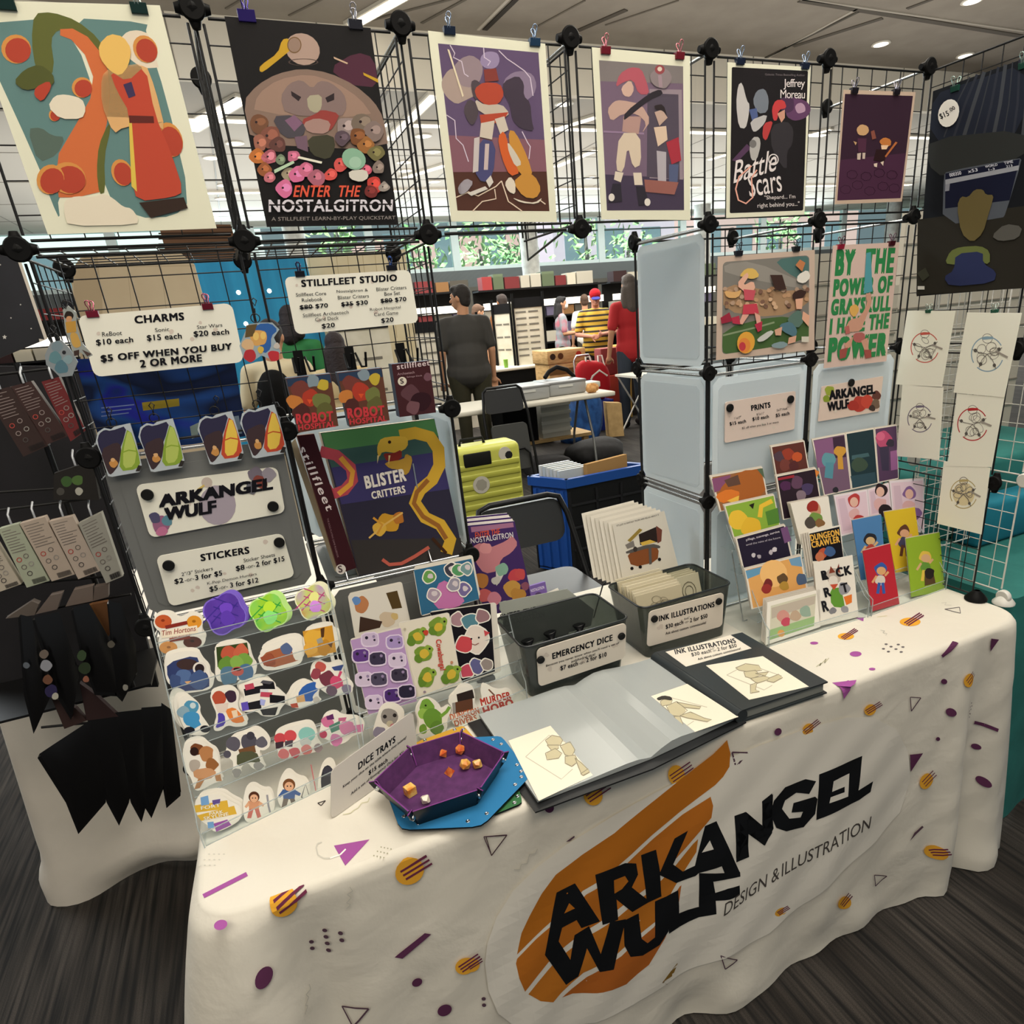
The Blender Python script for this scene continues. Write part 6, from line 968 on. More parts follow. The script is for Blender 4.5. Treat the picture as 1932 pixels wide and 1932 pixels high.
# ---------------------------------------------------------------- smoke plastic bins
smoke = clear('smoke_plastic', (.62, .68, .64), .62, .12, (.075, .085, .08)); smoke_e = mat('#23282a', .25)
def bin_(name, label, b0, b1, t0, t1, h):     # bottom rectangle corners, top rectangle corners
 t = empty(name, ((b0[0] + b1[0]) / 2, (b0[1] + b1[1]) / 2, TZ + .001), label, 'storage bin'); zb, zt = TZ + .002, TZ + h
 def ring(q0, q1, z, r, inset=0):
  P_ = []
  for cx, cy, a0 in ((q1[0] - r, q1[1] - r, 0), (q0[0] + r, q1[1] - r, 90), (q0[0] + r, q0[1] + r, 180), (q1[0] - r, q0[1] + r, 270)):
   for i in range(5): a = math.radians(a0 + 90 * i / 4); P_.append(Vector((cx + (r - inset) * math.cos(a), cy + (r - inset) * math.sin(a), z)))
  return P_
 A, B = ring(b0, b1, zb, .015), ring(t0, t1, zt, .02); C_, D_2 = ring(t0, t1, zt, .02, .0025), ring(b0, b1, zb + .003, .015, .0025); n = len(A); mb = MB()
 v = A + B + C_ + D_2; fs = []
 for k in range(3): fs += [(k * n + i, k * n + (i + 1) % n, (k + 1) * n + (i + 1) % n, (k + 1) * n + i) for i in range(n)]
 mb.add(v, fs + [tuple(range(n))[::-1], tuple(range(3 * n, 4 * n))], smoke, False); body = mb.build('bin_body', t)
 MB().tube(B, .0026, smoke_e, 6, True).build('rim', t); return t
bin_('storage_bin', 'smoke grey bin of dice bags behind the open binder', (.362, -.128), (.588, .005), (.345, -.152), (.598, .016), .138)
bin_('storage_bin', 'smoke grey bin of ink drawings behind the closed black binder', (.662, -.115), (.885, .02), (.642, -.13), (.893, .034), .14)
def front(p0, p1, q0): p0, p1, q0 = map(Vector, (p0, p1, q0)); return Plane(p0, (p1 - p0).cross(q0 - p0))
BP1 = front((.362, -.1305, TZ), (.588, -.1305, TZ), (.345, -.1545, TZ + .138)); BP2 = front((.662, -.1175, TZ), (.885, -.1175, TZ), (.642, -.1325, TZ + .14))
f = sign('O', [(498, 1140), (1092, 962), (1085, 1195), (512, 1388)], 'white dice price card on the front of the left smoke bin', BP1, '#d3cabd')
for t, a, b, h, bo in (('EMERGENCY DICE', (602, 1205), (1000, 1080), 42, .055), ('Because you never know when you\'ll need a set of', (560, 1258), (1042, 1105), 18, .01), ('polyhedral dice!', (728, 1230), (885, 1180), 20, .01), ('$7 each', (655, 1282), (770, 1248), 34, .03), ('-or-', (778, 1240), (815, 1228), 14, 0), ('2 for $10', (825, 1228), (960, 1187), 34, .03)): f.text(t, a, b, h, TX, bo, up=(-.05, -1))
done(f, 'sign'); magnet(f, 525, 1208, 'O', 'grey magnet at the left of the dice price card', .0085); magnet(f, 1060, 1052, 'O', 'grey magnet at the right of the dice price card', .0085)
f = sign('O', [(1242, 890), (1738, 762), (1728, 985), (1228, 1125)], 'white ink drawings price card on the front of the right smoke bin', BP2, '#d3cabd')
for t, a, b, h, bo in (('INK ILLUSTRATIONS', (1308, 955), (1675, 858), 38, .055), ('6x6"', (1475, 945), (1510, 936), 16, 0), ('$30 each', (1352, 1008), (1468, 975), 32, .03), ('-or-', (1475, 968), (1505, 960), 12, 0), ('2 for $50', (1512, 965), (1628, 932), 32, .03), ('Ask about custom commissions!', (1350, 1042), (1618, 968), 17, .02)): f.text(t, a, b, h, TX, bo, up=(-.04, -1))
done(f, 'sign'); magnet(f, 1278, 938, 'O', 'grey magnet at the left of the ink drawings price card', .0085); magnet(f, 1704, 822, 'O', 'grey magnet at the right of the ink drawings price card', .0085)
pouch = mat('#0c0c0e', .22)
for i, (x, y, z, lb) in enumerate([(.40, -.09, .75, 'front left'), (.45, -.085, .752, 'front second'), (.50, -.09, .75, 'front third'), (.55, -.085, .75, 'front right'), (.41, -.035, .75, 'back left'), (.47, -.03, .752, 'back middle'), (.54, -.03, .75, 'back right')]):
 mb = MB(); mb.lathe((x, y, z), (.1 * math.sin(i), .2, 1), [(.012, 0), (.024, .01), (.026, .03), (.016, .055), (.006, .058), (.016, .074), (.014, .075)], pouch, 14); mb.build('dice_bag', None, 'small black dice bag in the left smoke bin, ' + lb, 'dice bag', 'dice bags in the bin')
f = Flat(PL((.35, .02, TZ + .02), (.6, .022, TZ + .02), 2), 'O'); f.slab([(250, 830), (700, 740), (880, 880), (860, 985), (320, 1150)], '#9fa39a', .001)
for t, a, b, h in (('ENTER THE', (265, 950), (500, 895), 40), ('NOSTALGITRON', (262, 1000), (555, 925), 40)): f.text(t, a, b, h, '#26282a', .03)
f.build('price_sign', None, 'grey looking card with quickstart title seen through the left smoke bin', 'sign')
# ink drawings standing in the right bin
inkc = '#cfc6ac'
def scribble(f, q, seed, c='#77715f', n=6):
 rg = random.Random(seed)
 for i in range(n):
  x, y = bil(q, .3 + .4 * rg.random(), .25 + .5 * rg.random()); d = abs(q[1][0] - q[0][0]) * .12; f.ring(x, y, d * (.6 + rg.random() * .6), d * (.5 + rg.random() * .6), max(d * .07, 2), c, rg.random() * 180)
 f.line([bil(q, .3, .6), bil(q, .5, .35), bil(q, .7, .45), bil(q, .62, .7)], max(3, abs(q[1][0] - q[0][0]) * .012), c)
for k in range(13):
 y = -.092 + k * .0085; f = Flat(PL((.65, y, TZ + .005), (.9, y + .002, TZ + .005), 14), 'O')
 a = Vector((.668 + .0012 * (k % 3), y, TZ + .006)); h = Vector((1, .01, 0)).normalized(); up = Vector((0, math.sin(.25), math.cos(.25))); z = .136 + .003 * (k % 4) + (.006 if k in (5, 9) else 0); wd = .128
 pts = [a, a + h * wd, a + h * wd + up * z, a + up * z]; mb = MB(); mb.prism(pts, Vector((0, .0016, 0)), mat(inkc if k % 3 else '#c3b99c'));
 if k == 0:
  g = Flat(PL((.65, y, TZ + .005), (.9, y + .0025, TZ + .005), 14), 'O'); g.top = .0008; scribble(g, [(1140, 790), (1490, 700), (1560, 900), (1200, 980)], 4)
  kk = len(mb.v); mb.v += g.v; mb.f += [[kk + i for i in ff] for ff in g.f]; ii = mb.mid(mat('#77715f')); mb.mi += [ii] * len(g.f); mb.sm += g.sm
 mb.build('ink_drawing', None, 'ink card in the right smoke bin, left row, %s' % ('front one' if k == 0 else '%d cards behind the front' % k), 'drawing', 'ink drawings filed in the bin')
for k in range(6):
 y = -.075 + k * .012; a = Vector((.806, y + .02, TZ + .006)); h = Vector((1, .01, 0)).normalized(); up = Vector((0, math.sin(.3), math.cos(.3))); pts = [a, a + h * .072, a + h * .072 + up * .135, a + up * .135]
 mb = MB(); mb.prism(pts, Vector((0, .0016, 0)), mat('#aca78c' if k else '#b5b096'))
 if k == 0:
  for r_ in (.012, .02):
   c = a + h * .036 + up * .095 + Vector((0, -.0012, 0)); mb.tube([c + h * r_ * math.cos(t) + up * r_ * 1.2 * math.sin(t) for t in [i * math.pi / 6 for i in range(12)]], .0007, mat('#5f5c4c'), 4, True)
 mb.build('ink_drawing', None, 'ink card in the right smoke bin, right row, %s' % ('front one' if k == 0 else '%d cards behind the front' % k), 'drawing', 'ink drawings filed in the bin')
# stack of comic sheets leaning behind the right bin
for k in range(7, -1, -1):
 y = .075 + k * .004; pl = PL((.6, y, TZ), (.85, y, TZ), 8); f = Flat(pl, 'O'); d = (-29 * k, -10 * k)
 q = [(1000, 312), (1345, 225), (1450, 640), (1080, 740)]; f.slab([(x + d[0], yy + d[1]) for x, yy in q], '#d8d3c6' if k % 2 else '#cdc8bb', .001)
 if k: f.line([(1030 + d[0], 338 + d[1]), (1320 + d[0], 266 + d[1])], 5, '#8e8a82')
 else:
  f.text('IT\'S JUST A FANTASY TROPE AND RELAX ABOUT IT', (1032, 332), (1312, 258), 15, '#4a4742', .01)
  f.polys([('#7d4a2a', [(1095, 500), (1250, 455), (1310, 470), (1300, 560), (1130, 600)]), ('#55524f', [(1088, 490), (1260, 440), (1320, 455), (1315, 475), (1255, 465), (1095, 512)]), ('#2a2220', [(1175, 380), (1290, 330), (1300, 430), (1185, 450)]), ('#6b3f34', [(1290, 322), (1330, 350), (1325, 425), (1300, 440)]), ('#c9a84a', [(1185, 435), (1250, 415), (1290, 430), (1200, 455)]), ('#8f7a3a', [(1100, 420), (1180, 340), (1200, 350), (1120, 430)]), ('#77726c', [(1085, 450), (1140, 420), (1150, 460), (1100, 475)]), ('#55524f', [(1240, 470), (1258, 465), (1262, 575), (1245, 580)])]); f.disc(1152, 478, 14, 18, '#3a3532')
  for x, yy in ((1130, 605), (1185, 595), (1312, 545)): f.disc(x, yy, 11, 11, '#1c1a1a')
 f.build('comic_sheet', None, 'white sheet with a treasure chest picture leaning behind the right bin' if not k else 'white comic sheet, %d back in the fanned stack behind the right bin' % k, 'print', 'fanned comic sheets')
MB().tube([(.66, .15, TZ + .001), (.68, .125, TZ + .1), (.72, .12, TZ + .13), (.76, .125, TZ + .1), (.78, .15, TZ + .001)], .002, black, 6).build('wire_easel', None, 'thin black wire easel behind the fanned comic sheets', 'easel')
# booklets
for k in range(4, -1, -1):
 y = .05 + k * .006; f = Flat(PL((.3, y, TZ), (.6, y, TZ), 6), 'O'); d = (-12 * k + 4, -13 * k)
 q = [(20, 322), (345, 290), (475, 850), (150, 920)]; f.slab([(x + d[0], yy + d[1]) for x, yy in q], '#3f2b5c' if k % 2 == 0 else '#c9c2c0', .004, '#cfc9c2')
 if not k:
  f.polys([('#b8787e', [(70, 460), (130, 430), (180, 470), (300, 420), (330, 380), (375, 440), (330, 500), (260, 540), (240, 620), (150, 640), (90, 560)]), ('#9a6a86', [(60, 330), (340, 300), (345, 330), (65, 365)]), ('#c9c4bc', [(225, 590), (300, 600), (260, 680), (230, 720)])])
  for x, yy, r, c in ((160, 470, 42, '#c98a8c'), (270, 610, 46, '#7fa590'), (350, 650, 44, '#b5444a'), (390, 640, 40, '#b84a4a'), (130, 680, 50, '#a8703a'), (340, 740, 60, '#b58a44'), (370, 780, 50, '#a87a3a'), (150, 780, 46, '#b85a5a'), (215, 800, 42, '#c07a8a'), (420, 720, 30, '#7d4a5a'), (290, 860, 40, '#8a9a8e'), (230, 680, 30, '#b9b5ae')): f.blob(x, yy, r, c, 9, .5)
  f.text('ENTER THE', (90, 408), (258, 378), 42, '#c9553f', .03, .2); f.text('NOSTALGITRON', (62, 440), (342, 398), 38, '#d3cdd0', .02); f.text('A STILLFLEET QUICKSTART', (330, 845), (440, 800), 15, '#c9c05a', .02)
 f.build('booklet', None, 'purple booklet with pink creatures standing left of the dice bin' if not k else 'booklet, %d back behind the purple creatures booklet' % k, 'booklet', 'booklets left of the dice bin')
for fr, q, c, lb, cat, txt in (('O', [(438, 722), (545, 690), (560, 800), (460, 850)], '#6a5590', 'small purple card pack behind the left smoke bin', 'card pack', 1), ('O', [(465, 810), (640, 735), (675, 800), (490, 900)], '#cfc9c0', 'white label card lying behind the left smoke bin', 'sign', 0)):
 f = Flat(PL((.4, .045 - .02 * (1 - txt), TZ + .05), (.6, .048 - .02 * (1 - txt), TZ + .05), 12), fr); f.slab(q if not txt else q[:2] + [(575, 860), (470, 900)], c, .012 if txt else .001)
 if txt: f.text('NOSTALGITRON', (452, 760), (540, 735), 20, '#cfc6d8', .02); f.blob(500, 780, 24, '#4a3a5c', 8)
 else: f.line([(500, 850), (640, 790)], 8, '#4a4a4e'); f.blob(560, 800, 14, '#3a3a40', 7)
 f.build('card_pack' if txt else 'price_sign', None, lb, cat)
MB().box((.48, .03, TZ + .001), (.53, .075, TZ + .05), mat('#5a4a72')).build('card_box', None, 'plain purple card box under the small card pack behind the dice bin', 'box')
# ---------------------------------------------------------------- open binder
bd = empty('open_binder', (.46, -.28, TZ + .001), 'open binder of clear sleeves showing two ink drawings, front middle of table', 'binder')
bk_ = mat('#1d1f21', .45); pageclear = mat('#a9afae', .22)
Z = PZ(TZ + .004); Pt = lambda fr, x, y, z: PZ(z).at(FR[fr][0] + x * FR[fr][2] / 1932, FR[fr][1] + y * FR[fr][2] / 1932)
cv = MB(); cv.prism([Pt('1', *p, TZ + .005) for p in ((882, 1364), (1085, 1296), (1245, 1244), (1408, 1362), (1232, 1450), (1010, 1532))], (0, 0, -.003), bk_); cv.build('cover', bd)
def page_block(L0, L1, R0, R1, hs, name):
 # front-to-back edges L (left) and R (right) on the table; hs: heights across
 mb = MB(); n = len(hs); v = []
 for i, h in enumerate(hs):
  t = i / (n - 1)
  for e in (0, 1):
   a, b = (L0, R0) if e == 0 else (L1, R1); q = a.lerp(b, t); v += [Vector((q.x, q.y, TZ + .0065)), Vector((q.x, q.y, TZ + .0065 + h))]
 fs = []
 for i in range(n - 1):
  k = i * 4; fs += [(k + 1, k + 5, k + 7, k + 3), (k, k + 2, k + 6, k + 4), (k, k + 4, k + 5, k + 1), (k + 2, k + 3, k + 7, k + 6)]
 fs += [(0, 1, 3, 2), (n * 4 - 4, n * 4 - 2, n * 4 - 1, n * 4 - 3)]; mb.add(v, fs, pageclear, False); return mb.build(name, bd)
a, b, c, d = Pt('1', 905, 1357, TZ), Pt('1', 1015, 1520, TZ), Pt('1', 1085, 1300, TZ), Pt('1', 1228, 1438, TZ); e, g = Pt('1', 1240, 1250, TZ), Pt('1', 1393, 1360, TZ)
page_block(b, a, d, c, [.006, .006, .006, .0065, .007, .008, .009, .010, .009, .004], 'sleeve_pages')
page_block(d, c, g, e, [.004, .013, .019, .019, .016, .013, .011, .010, .010, .010], 'sleeve_pages')
def drawing(fr, q, z, label, seed, figpts, hair=None, c='#dcd6c3', parent=None):
 f = Flat(PZ(z), fr); f.slab(q, c, .0006, None, .45); g = '#8a8470'
 f.line([bil(q, .12, .32), bil(q, .62, .14), bil(q, .85, .6)], 5, '#b5af9c'); f.line([bil(q, .12, .32), bil(q, .36, .85), bil(q, .55, .78)], 5, '#b5af9c')
 for pts in figpts: f.poly(pts, '#b9b193'); f.line(pts, 5, g, True)
 if hair: f.poly(hair, '#3a3834')
 return f.build('ink_drawing', None, label, 'drawing')
drawing('S', [(255, 212), (592, 92), (918, 350), (440, 578)], TZ + .0133, 'ink drawing of a helmeted runner with a big glove, left page of open binder', 1, [[(480, 210), (520, 180), (570, 190), (585, 210), (570, 240), (500, 245)], [(490, 240), (560, 240), (560, 260), (520, 275)], [(480, 290), (540, 260), (580, 290), (560, 320), (490, 330)], [(570, 245), (630, 220), (660, 270), (640, 310), (600, 300)], [(600, 310), (660, 300), (680, 340), (640, 370), (600, 350)], [(660, 320), (700, 350), (740, 390), (700, 420), (680, 370)], [(695, 415), (740, 385), (748, 405), (710, 425)]])
drawing('O', [(1065, 1520), (1498, 1372), (1838, 1590), (1330, 1768)], TZ + .0208, 'ink drawing of a lunging dark haired figure, right page of open binder', 2, [[(1320, 1490), (1360, 1460), (1400, 1480), (1390, 1510), (1330, 1520)], [(1285, 1520), (1320, 1510), (1370, 1550), (1340, 1570), (1300, 1545)], [(1360, 1520), (1430, 1490), (1500, 1550), (1450, 1590), (1390, 1580)], [(1430, 1495), (1510, 1510), (1590, 1525), (1580, 1540), (1480, 1530)], [(1450, 1585), (1520, 1560), (1610, 1600), (1660, 1612), (1630, 1625), (1500, 1600)], [(1410, 1590), (1450, 1590), (1470, 1640), (1470, 1690), (1430, 1690), (1440, 1640)]], [(1292, 1470), (1340, 1450), (1395, 1460), (1400, 1485), (1340, 1475), (1310, 1485)])
# closed binder
cb_ = empty('binder', (.81, -.25, TZ + .001), 'closed charcoal binder with a clear cover pocket, right of the open binder', 'binder')
slate = mat('#33393c', .3); zt = TZ + .03
A4 = [Pt('1', *p, zt) for p in ((1237, 1230), (1400, 1193), (1562, 1286), (1400, 1340))]; mb = MB(); mb.prism(A4, (0, 0, -.003), slate); mb.build('cover', cb_)
mb = MB(); mb.prism([p.copy() - Vector((0, 0, .025)) for p in A4], (0, 0, -.003), slate); mb.build('cover', cb_)
mid = sum(A4, Vector()) / 4; mb = MB(); mb.prism([mid + (p - mid) * .955 - Vector((0, 0, .0034)) for p in A4], (0, 0, -.0212), mat('#8f928c')); mb.build('pages', cb_)
mb = MB(); s0, s1 = A4[0], A4[3]; mb.tube([s0 - Vector((0, 0, .0145)), s1 - Vector((0, 0, .0145))], .0145, slate, 12); mb.build('spine', cb_)
f = Flat(PZ(zt + .0003), 'O'); f.slab([(1355, 1160), (1785, 1048), (1925, 1136), (1490, 1258)], '#d5cfc2', .0006); f.meta = ('price_sign', 'white ink drawings price card in the closed binder cover')
for t, p, q, h, bo in (('INK ILLUSTRATIONS', (1420, 1178), (1825, 1100), 32, .055), ('6x6"', (1650, 1150), (1682, 1143), 12, 0), ('$30 each', (1530, 1195), (1660, 1168), 26, .02), ('-or-', (1668, 1162), (1695, 1156), 10, 0), ('2 for $50', (1702, 1160), (1830, 1132), 26, .02), ('Ask about custom commissions!', (1570, 1218), (1855, 1146), 14, .01)): f.text(t, p, q, h, '#3a3a3c', bo, up=(-.3, -1))
done(f, 'sign')
drawing('T', [(0, 560), (345, 503), (625, 688), (262, 768)], zt + .0003, 'ink drawing of a leaping sword figure on the closed binder cover', 3, [[(180, 575), (240, 550), (320, 560), (340, 590), (260, 600), (200, 590)], [(230, 600), (300, 590), (330, 620), (280, 640), (240, 630)], [(300, 610), (380, 600), (360, 625)], [(270, 640), (350, 625), (400, 640), (310, 670)], [(380, 640), (440, 615), (465, 635), (410, 665), (370, 655)], [(270, 680), (310, 665), (300, 710), (325, 720), (270, 730)]])
# ---------------------------------------------------------------- dice trays, dice, sign
def flat_tray(pts, z, c, label, rim=None, fr='Q'):
 t = empty('dice_tray', Pt(fr, *pts[0], z), label, 'dice tray', 'folded flat dice trays'); P_ = []
 W_ = [Pt(fr, *p, z + .003) for p in pts]; n = len(W_)
 for i in range(n):
  a, b, cc = W_[i - 1], W_[i], W_[(i + 1) % n]; P_ += [b.lerp(a, .12), b.lerp(a, .03).lerp(cc, .03), b.lerp(cc, .12)]
 MB().prism(P_, (0, 0, -.0028), noisy(c, c, 30, .85), mat('#14181c')).build('leather', t); ctr = sum(W_, Vector()) / n
 for i in range(n):
  for k in (.16, .84):
   e = W_[i].lerp(W_[(i + 1) % n], k); e = e.lerp(ctr, .1); MB().lathe(e, (0, 0, 1), [(.0038, 0), (.0036, .001), (.002, .0016), (.0018, .0006)], chrome, 12).build('snap', t)
 return t
flat_tray([(640, 705), (960, 590), (1050, 690), (1000, 900), (640, 850)], TZ + .0060, '#c99a2c', 'yellow flat dice tray peeking out behind the purple tray')
flat_tray([(1150, 1190), (1356, 1105), (1300, 900), (1000, 800), (800, 1000)], TZ + .0015, '#2f6a3c', 'green flat dice tray showing a sliver beside the open binder')
flat_tray([(425, 960), (545, 1285), (1085, 1262), (1392, 945), (1388, 885), (1215, 662), (1000, 672), (600, 850)], TZ + .0100, '#1f74a8', 'bright blue flat dice tray lying under the purple one')
tray = empty('dice_tray', (.12, -.29, TZ + .013), 'purple lined hexagonal dice tray with black outside holding orange dice', 'dice tray')
purp = noisy('#4a2152', '#582a60', 60, .9); blk = mat('#10141a', .35)
topz = TZ + .052; topq = [(372, 962), (608, 738), (945, 635), (1232, 772), (1068, 1012), (612, 1165)]
tq = [Pt('Q', *p, topz) for p in topq]; ctr = sum(tq, Vector()) / 6; bq = [ctr + (p - ctr) * .86 for p in tq]; bq = [Vector((p.x, p.y, TZ + .0135)) for p in bq]
MB().prism([p + Vector((0, 0, .002)) for p in bq], (0, 0, -.002), purp, blk).build('base', tray)
for i in range(6):
 a, b, c, d = bq[i], bq[(i + 1) % 6], tq[(i + 1) % 6], tq[i]; m_ = (a + b) / 2 - ctr; m_.z = 0; o = m_.normalized() * .0022; g = (b - a) * .035
 c2, d2 = c - g, d + g; mb = MB(); mb.add([a, b, c2, d2], [(0, 1, 2, 3)], purp); mb.add([a + o, b + o, c2 + o, d2 + o], [(3, 2, 1, 0)], blk); mb.add([d2, c2, c2 + o, d2 + o], [(0, 1, 2, 3)], mat('#7d3f86')); mb.add([a, d2, d2 + o, a + o, b, b + o, c2 + o, c2], [(0, 1, 2, 3), (4, 5, 6, 7)], blk); mb.build('wall', tray)
 v = d; out = (v - Vector((ctr.x, ctr.y, v.z))).normalized(); lo = a + (d - a) * .1; side = Vector((-out.y, out.x, 0)) * .0016
 mb = MB(); mb.prism([lo + side, d + side - out * .004, d + out * .009 + side, d * .55 + a * .45 + out * .008 + side], -side * 2, blk); mb.tube([lo - out * .001, d - out * .004, d + out * .009], .0012, mat('#7d3f86'), 5); w_ = mb.build('pinched_corner', tray)
 mb = MB(); cpt = d * .62 + a * .38 + out * .003; mb.lathe(cpt + side * 1.1, side, [(.005, 0), (.0048, .0012), (.003, .0022)], chrome, 14); mb.lathe(cpt - side * 1.1, -side, [(.005, 0), (.0048, .0012), (.003, .0022)], chrome, 14); mb.build('snap', w_)
dm = noisy('#d9862c', '#f0cf74', 55, .25, lo=.4, hi=.6); dm2 = noisy('#cf5a2c', '#e8944a', 55, .25, lo=.4, hi=.6)
def die(fr, x, y, kind, r, m, label, rot=0):
 bm = bmesh.new(); zf = TZ + .0158
 if kind == 20: bmesh.ops.create_icosphere(bm, subdivisions=1, radius=r)
 elif kind == 6: bmesh.ops.create_cube(bm, size=r * 1.5)
 elif kind == 4: bmesh.ops.create_cone(bm, cap_ends=True, segments=3, radius1=r * 1.15, radius2=.0001, depth=r * 1.5)
 elif kind == 8:
  vv = [bm.verts.new(q) for q in ((r, 0, 0), (-r, 0, 0), (0, r, 0), (0, -r, 0), (0, 0, r), (0, 0, -r))]
  for a in (0, 1):
   for b in (2, 3):
    for c in (4, 5): bm.faces.new([vv[a], vv[b], vv[c]])
 else:
  vv = [bm.verts.new((r * .95 * math.cos(i * math.pi / 5), r * .95 * math.sin(i * math.pi / 5), r * .12 * (1 if i % 2 else -1))) for i in range(10)]; T_, B_2 = bm.verts.new((0, 0, r)), bm.verts.new((0, 0, -r))
  for i in range(10): bm.faces.new([vv[i], vv[(i + 1) % 10], T_]); bm.faces.new([vv[(i + 1) % 10], vv[i], B_2])
 bmesh.ops.recalc_face_normals(bm, faces=bm.faces); M_ = Matrix.Rotation(rot, 3, 'Z') @ (Matrix.Rotation(.9553, 3, 'X') if kind == 8 else Matrix.Rotation(.36, 3, 'X') if kind == 20 else Matrix.Rotation(.75, 3, 'Y') if kind == 10 else Matrix.Identity(3))
 for v in bm.verts: v.co = M_ @ v.co
 bmesh.ops.bevel(bm, geom=bm.edges[:], offset=r * .05, segments=1, affect='EDGES'); lo = min(v.co.z for v in bm.verts); p = Pt(fr, x, y, zf - lo * .9); mb = MB(); bm.verts.index_update()
 mb.add([v.co + Vector((p.x, p.y, zf - lo)) for v in bm.verts], [[v.index for v in ff.verts] for ff in bm.faces], m); bm.free(); mb.build('die', None, label, 'die', 'orange dice in the purple tray')
die('Q', 832, 778, 8, .0105, dm2, 'orange eight sided die at the back of the purple tray', .5); die('Q', 942, 755, 20, .0105, dm2, 'round orange many sided die at the back right of purple tray', .3); die('Q', 975, 852, 20, .0112, dm, 'yellow twenty sided die right of the tray middle', 1); die('Q', 1056, 850, 10, .011, dm, 'yellow ten sided die closest to the tray right wall', .2); die('Q', 870, 893, 4, .0105, dm2, 'orange pyramid die in the tray middle', .9); die('Q', 610, 1025, 6, .0112, dm, 'yellow cube die at the left front of the tray', .35); die('Q', 712, 1085, 10, .010, mat('#d8d0bc', .3), 'pale die half hidden by the front tray wall', .2)
dq = [(85, 885), (625, 495), (660, 806), (82, 1215)]; a0, a1 = Pt('Q', 82, 1215, TZ + .001), Pt('Q', 660, 806, TZ + .001)
f = Flat(PL(a0, a1, 8), 'Q'); f.slab(rquad(dq, .055), '#bdb8b0', .002); f.meta = ('price_sign', 'grey white dice tray price card standing on edge beside the purple tray')
for t, p, q, h, bo in (('DICE TRAYS', (262, 888), (508, 702), 48, .055), ('Keep your dice on the table where they belong!', (160, 1012), (580, 680), 24, .01), ('$15 each', (330, 925), (455, 835), 34, .04), ('Add a set of Emergency Dice for $5!', (212, 1058), (560, 778), 24, .02)): f.text(t, p, q, h, TX, bo, up=(.0, -1))
done(f, 'sign')
MB().tube([a0.lerp(a1, .2) + Vector((.03, .05, 0)), a0.lerp(a1, .2) + Vector((.012, .02, .055))], .0016, acry_e, 5).tube([a0.lerp(a1, .8) + Vector((.01, .045, 0)), a0.lerp(a1, .8) + Vector((.008, .018, .055))], .0016, acry_e, 5).build('sign_prop', None, 'thin clear prop behind the dice tray price card', 'prop')
# ---------------------------------------------------------------- charms, boxes and books on the left tower
CH = PY(-.011)
def hook_chain(p, q, parent):
 p, q = Vector(p), Vector(q); MB().tube([p + Vector((0, 0, .004)), p + Vector((.004, -.002, .0)), p + Vector((0, -.003, -.008)), p + Vector((-.004, -.002, 0))], .0011, black, 5, True).tube([p.lerp(q, .35), p.lerp(q, .65)], .0013, black, 5).build('lobster_clasp', parent)
 m_ = p.lerp(q, .8); MB().tube([m_ + Vector((.007 * math.cos(a), -.002, .007 * math.sin(a))) for a in [i * math.pi / 6 for i in range(12)]], .0009, black, 5, True).build('split_ring', parent)
def charm(fr, out, arts, top, ring_at, label, c='#b9c2c8', grp='acrylic charms on the rack', off=0):
 pl = PY(-.011 - off); f = Flat(pl, fr); t = empty('acrylic_charm', f.P(*ring_at), label, 'charm', grp); f.slab(out, c if not isinstance(c, str) else mat(c, .2), .003)
 for a in arts:
  if a[0] == 'd': f.disc(a[1], a[2], a[3], a[4] if len(a) > 5 else a[3], a[-1])
  elif a[0] == 'b': f.blob(a[1], a[2], a[3], a[4], 9, .45)
  elif a[0] == 'l': f.line(a[1], a[2], a[3])
  else: f.poly(a[1], a[0], .25)
 f.build('charm_body', t); hook_chain(f.P(*top), f.P(*ring_at), t)
def phone(x, y, c1, c2, lb, dx=0):
 S_ = lambda P_: [(x + a, y + b) for a, b in P_]
 charm('F', S_([(0, 130), (15, 60), (60, 30), (110, 40), (135, 20), (250, -5), (290, 120), (335, 300), (320, 350), (120, 385), (90, 380), (40, 220)]), [('#2b2740', S_([(10, 130), (25, 70), (65, 42), (110, 52), (230, 10), (190, 160), (120, 290), (60, 260)])), ('#3a2a2c', S_([(30, 190), (150, 130), (190, 160), (170, 300), (115, 370), (90, 360)])), (c2, S_([(240, 5), (330, 270), (300, 330), (170, 345), (185, 180)])), (c1, S_([(240, 20), (300, 190), (280, 310), (200, 325), (200, 190)])), ('#2a2420', S_([(310, 300), (335, 305), (320, 345), (290, 345)])), ('l', S_([(190, 210), (240, 190), (300, 200)]), 8, c2), ('b', x + 130, y + 290, 30, '#b9854a'), ('b', x + 125, y + 260, 16, '#c9a070')], (x + 95 + dx, y - 100), (x + 120, y + 15), lb)
phone(700, 1350, '#a8b85a', '#7f9a34', 'lime and black acrylic charm, leftmost of the row of four'); phone(1010, 1315, '#a8b85a', '#7f9a34', 'lime and black acrylic charm with an orange figure, second of the row'); phone(1440, 1262, '#d9b84a', '#b5452c', 'red and yellow acrylic charm, third of the row', 40); phone(1750, 1215, '#d9b84a', '#b5452c', 'red and yellow acrylic charm beside the rack post, right end', 40)
charm('F', [(460, 520), (500, 490), (560, 540), (560, 640), (600, 760), (680, 850), (640, 870), (590, 830), (545, 860), (520, 770), (480, 680)], [('b', 505, 560, 36, '#2a2420'), ('b', 505, 590, 26, '#b98a64'), ('#b0863a', [(480, 610), (555, 600), (560, 680), (490, 690)]), ('#b8924a', [(510, 690), (560, 680), (600, 780), (560, 800), (530, 780)]), ('#3a2a24', [(540, 820), (580, 810), (580, 850), (545, 855)]), ('#4a3a34', [(600, 810), (670, 840), (640, 860)])], (470, 470), (500, 500), 'tan and gold figure charm beside the charms sign', '#9aa09c')
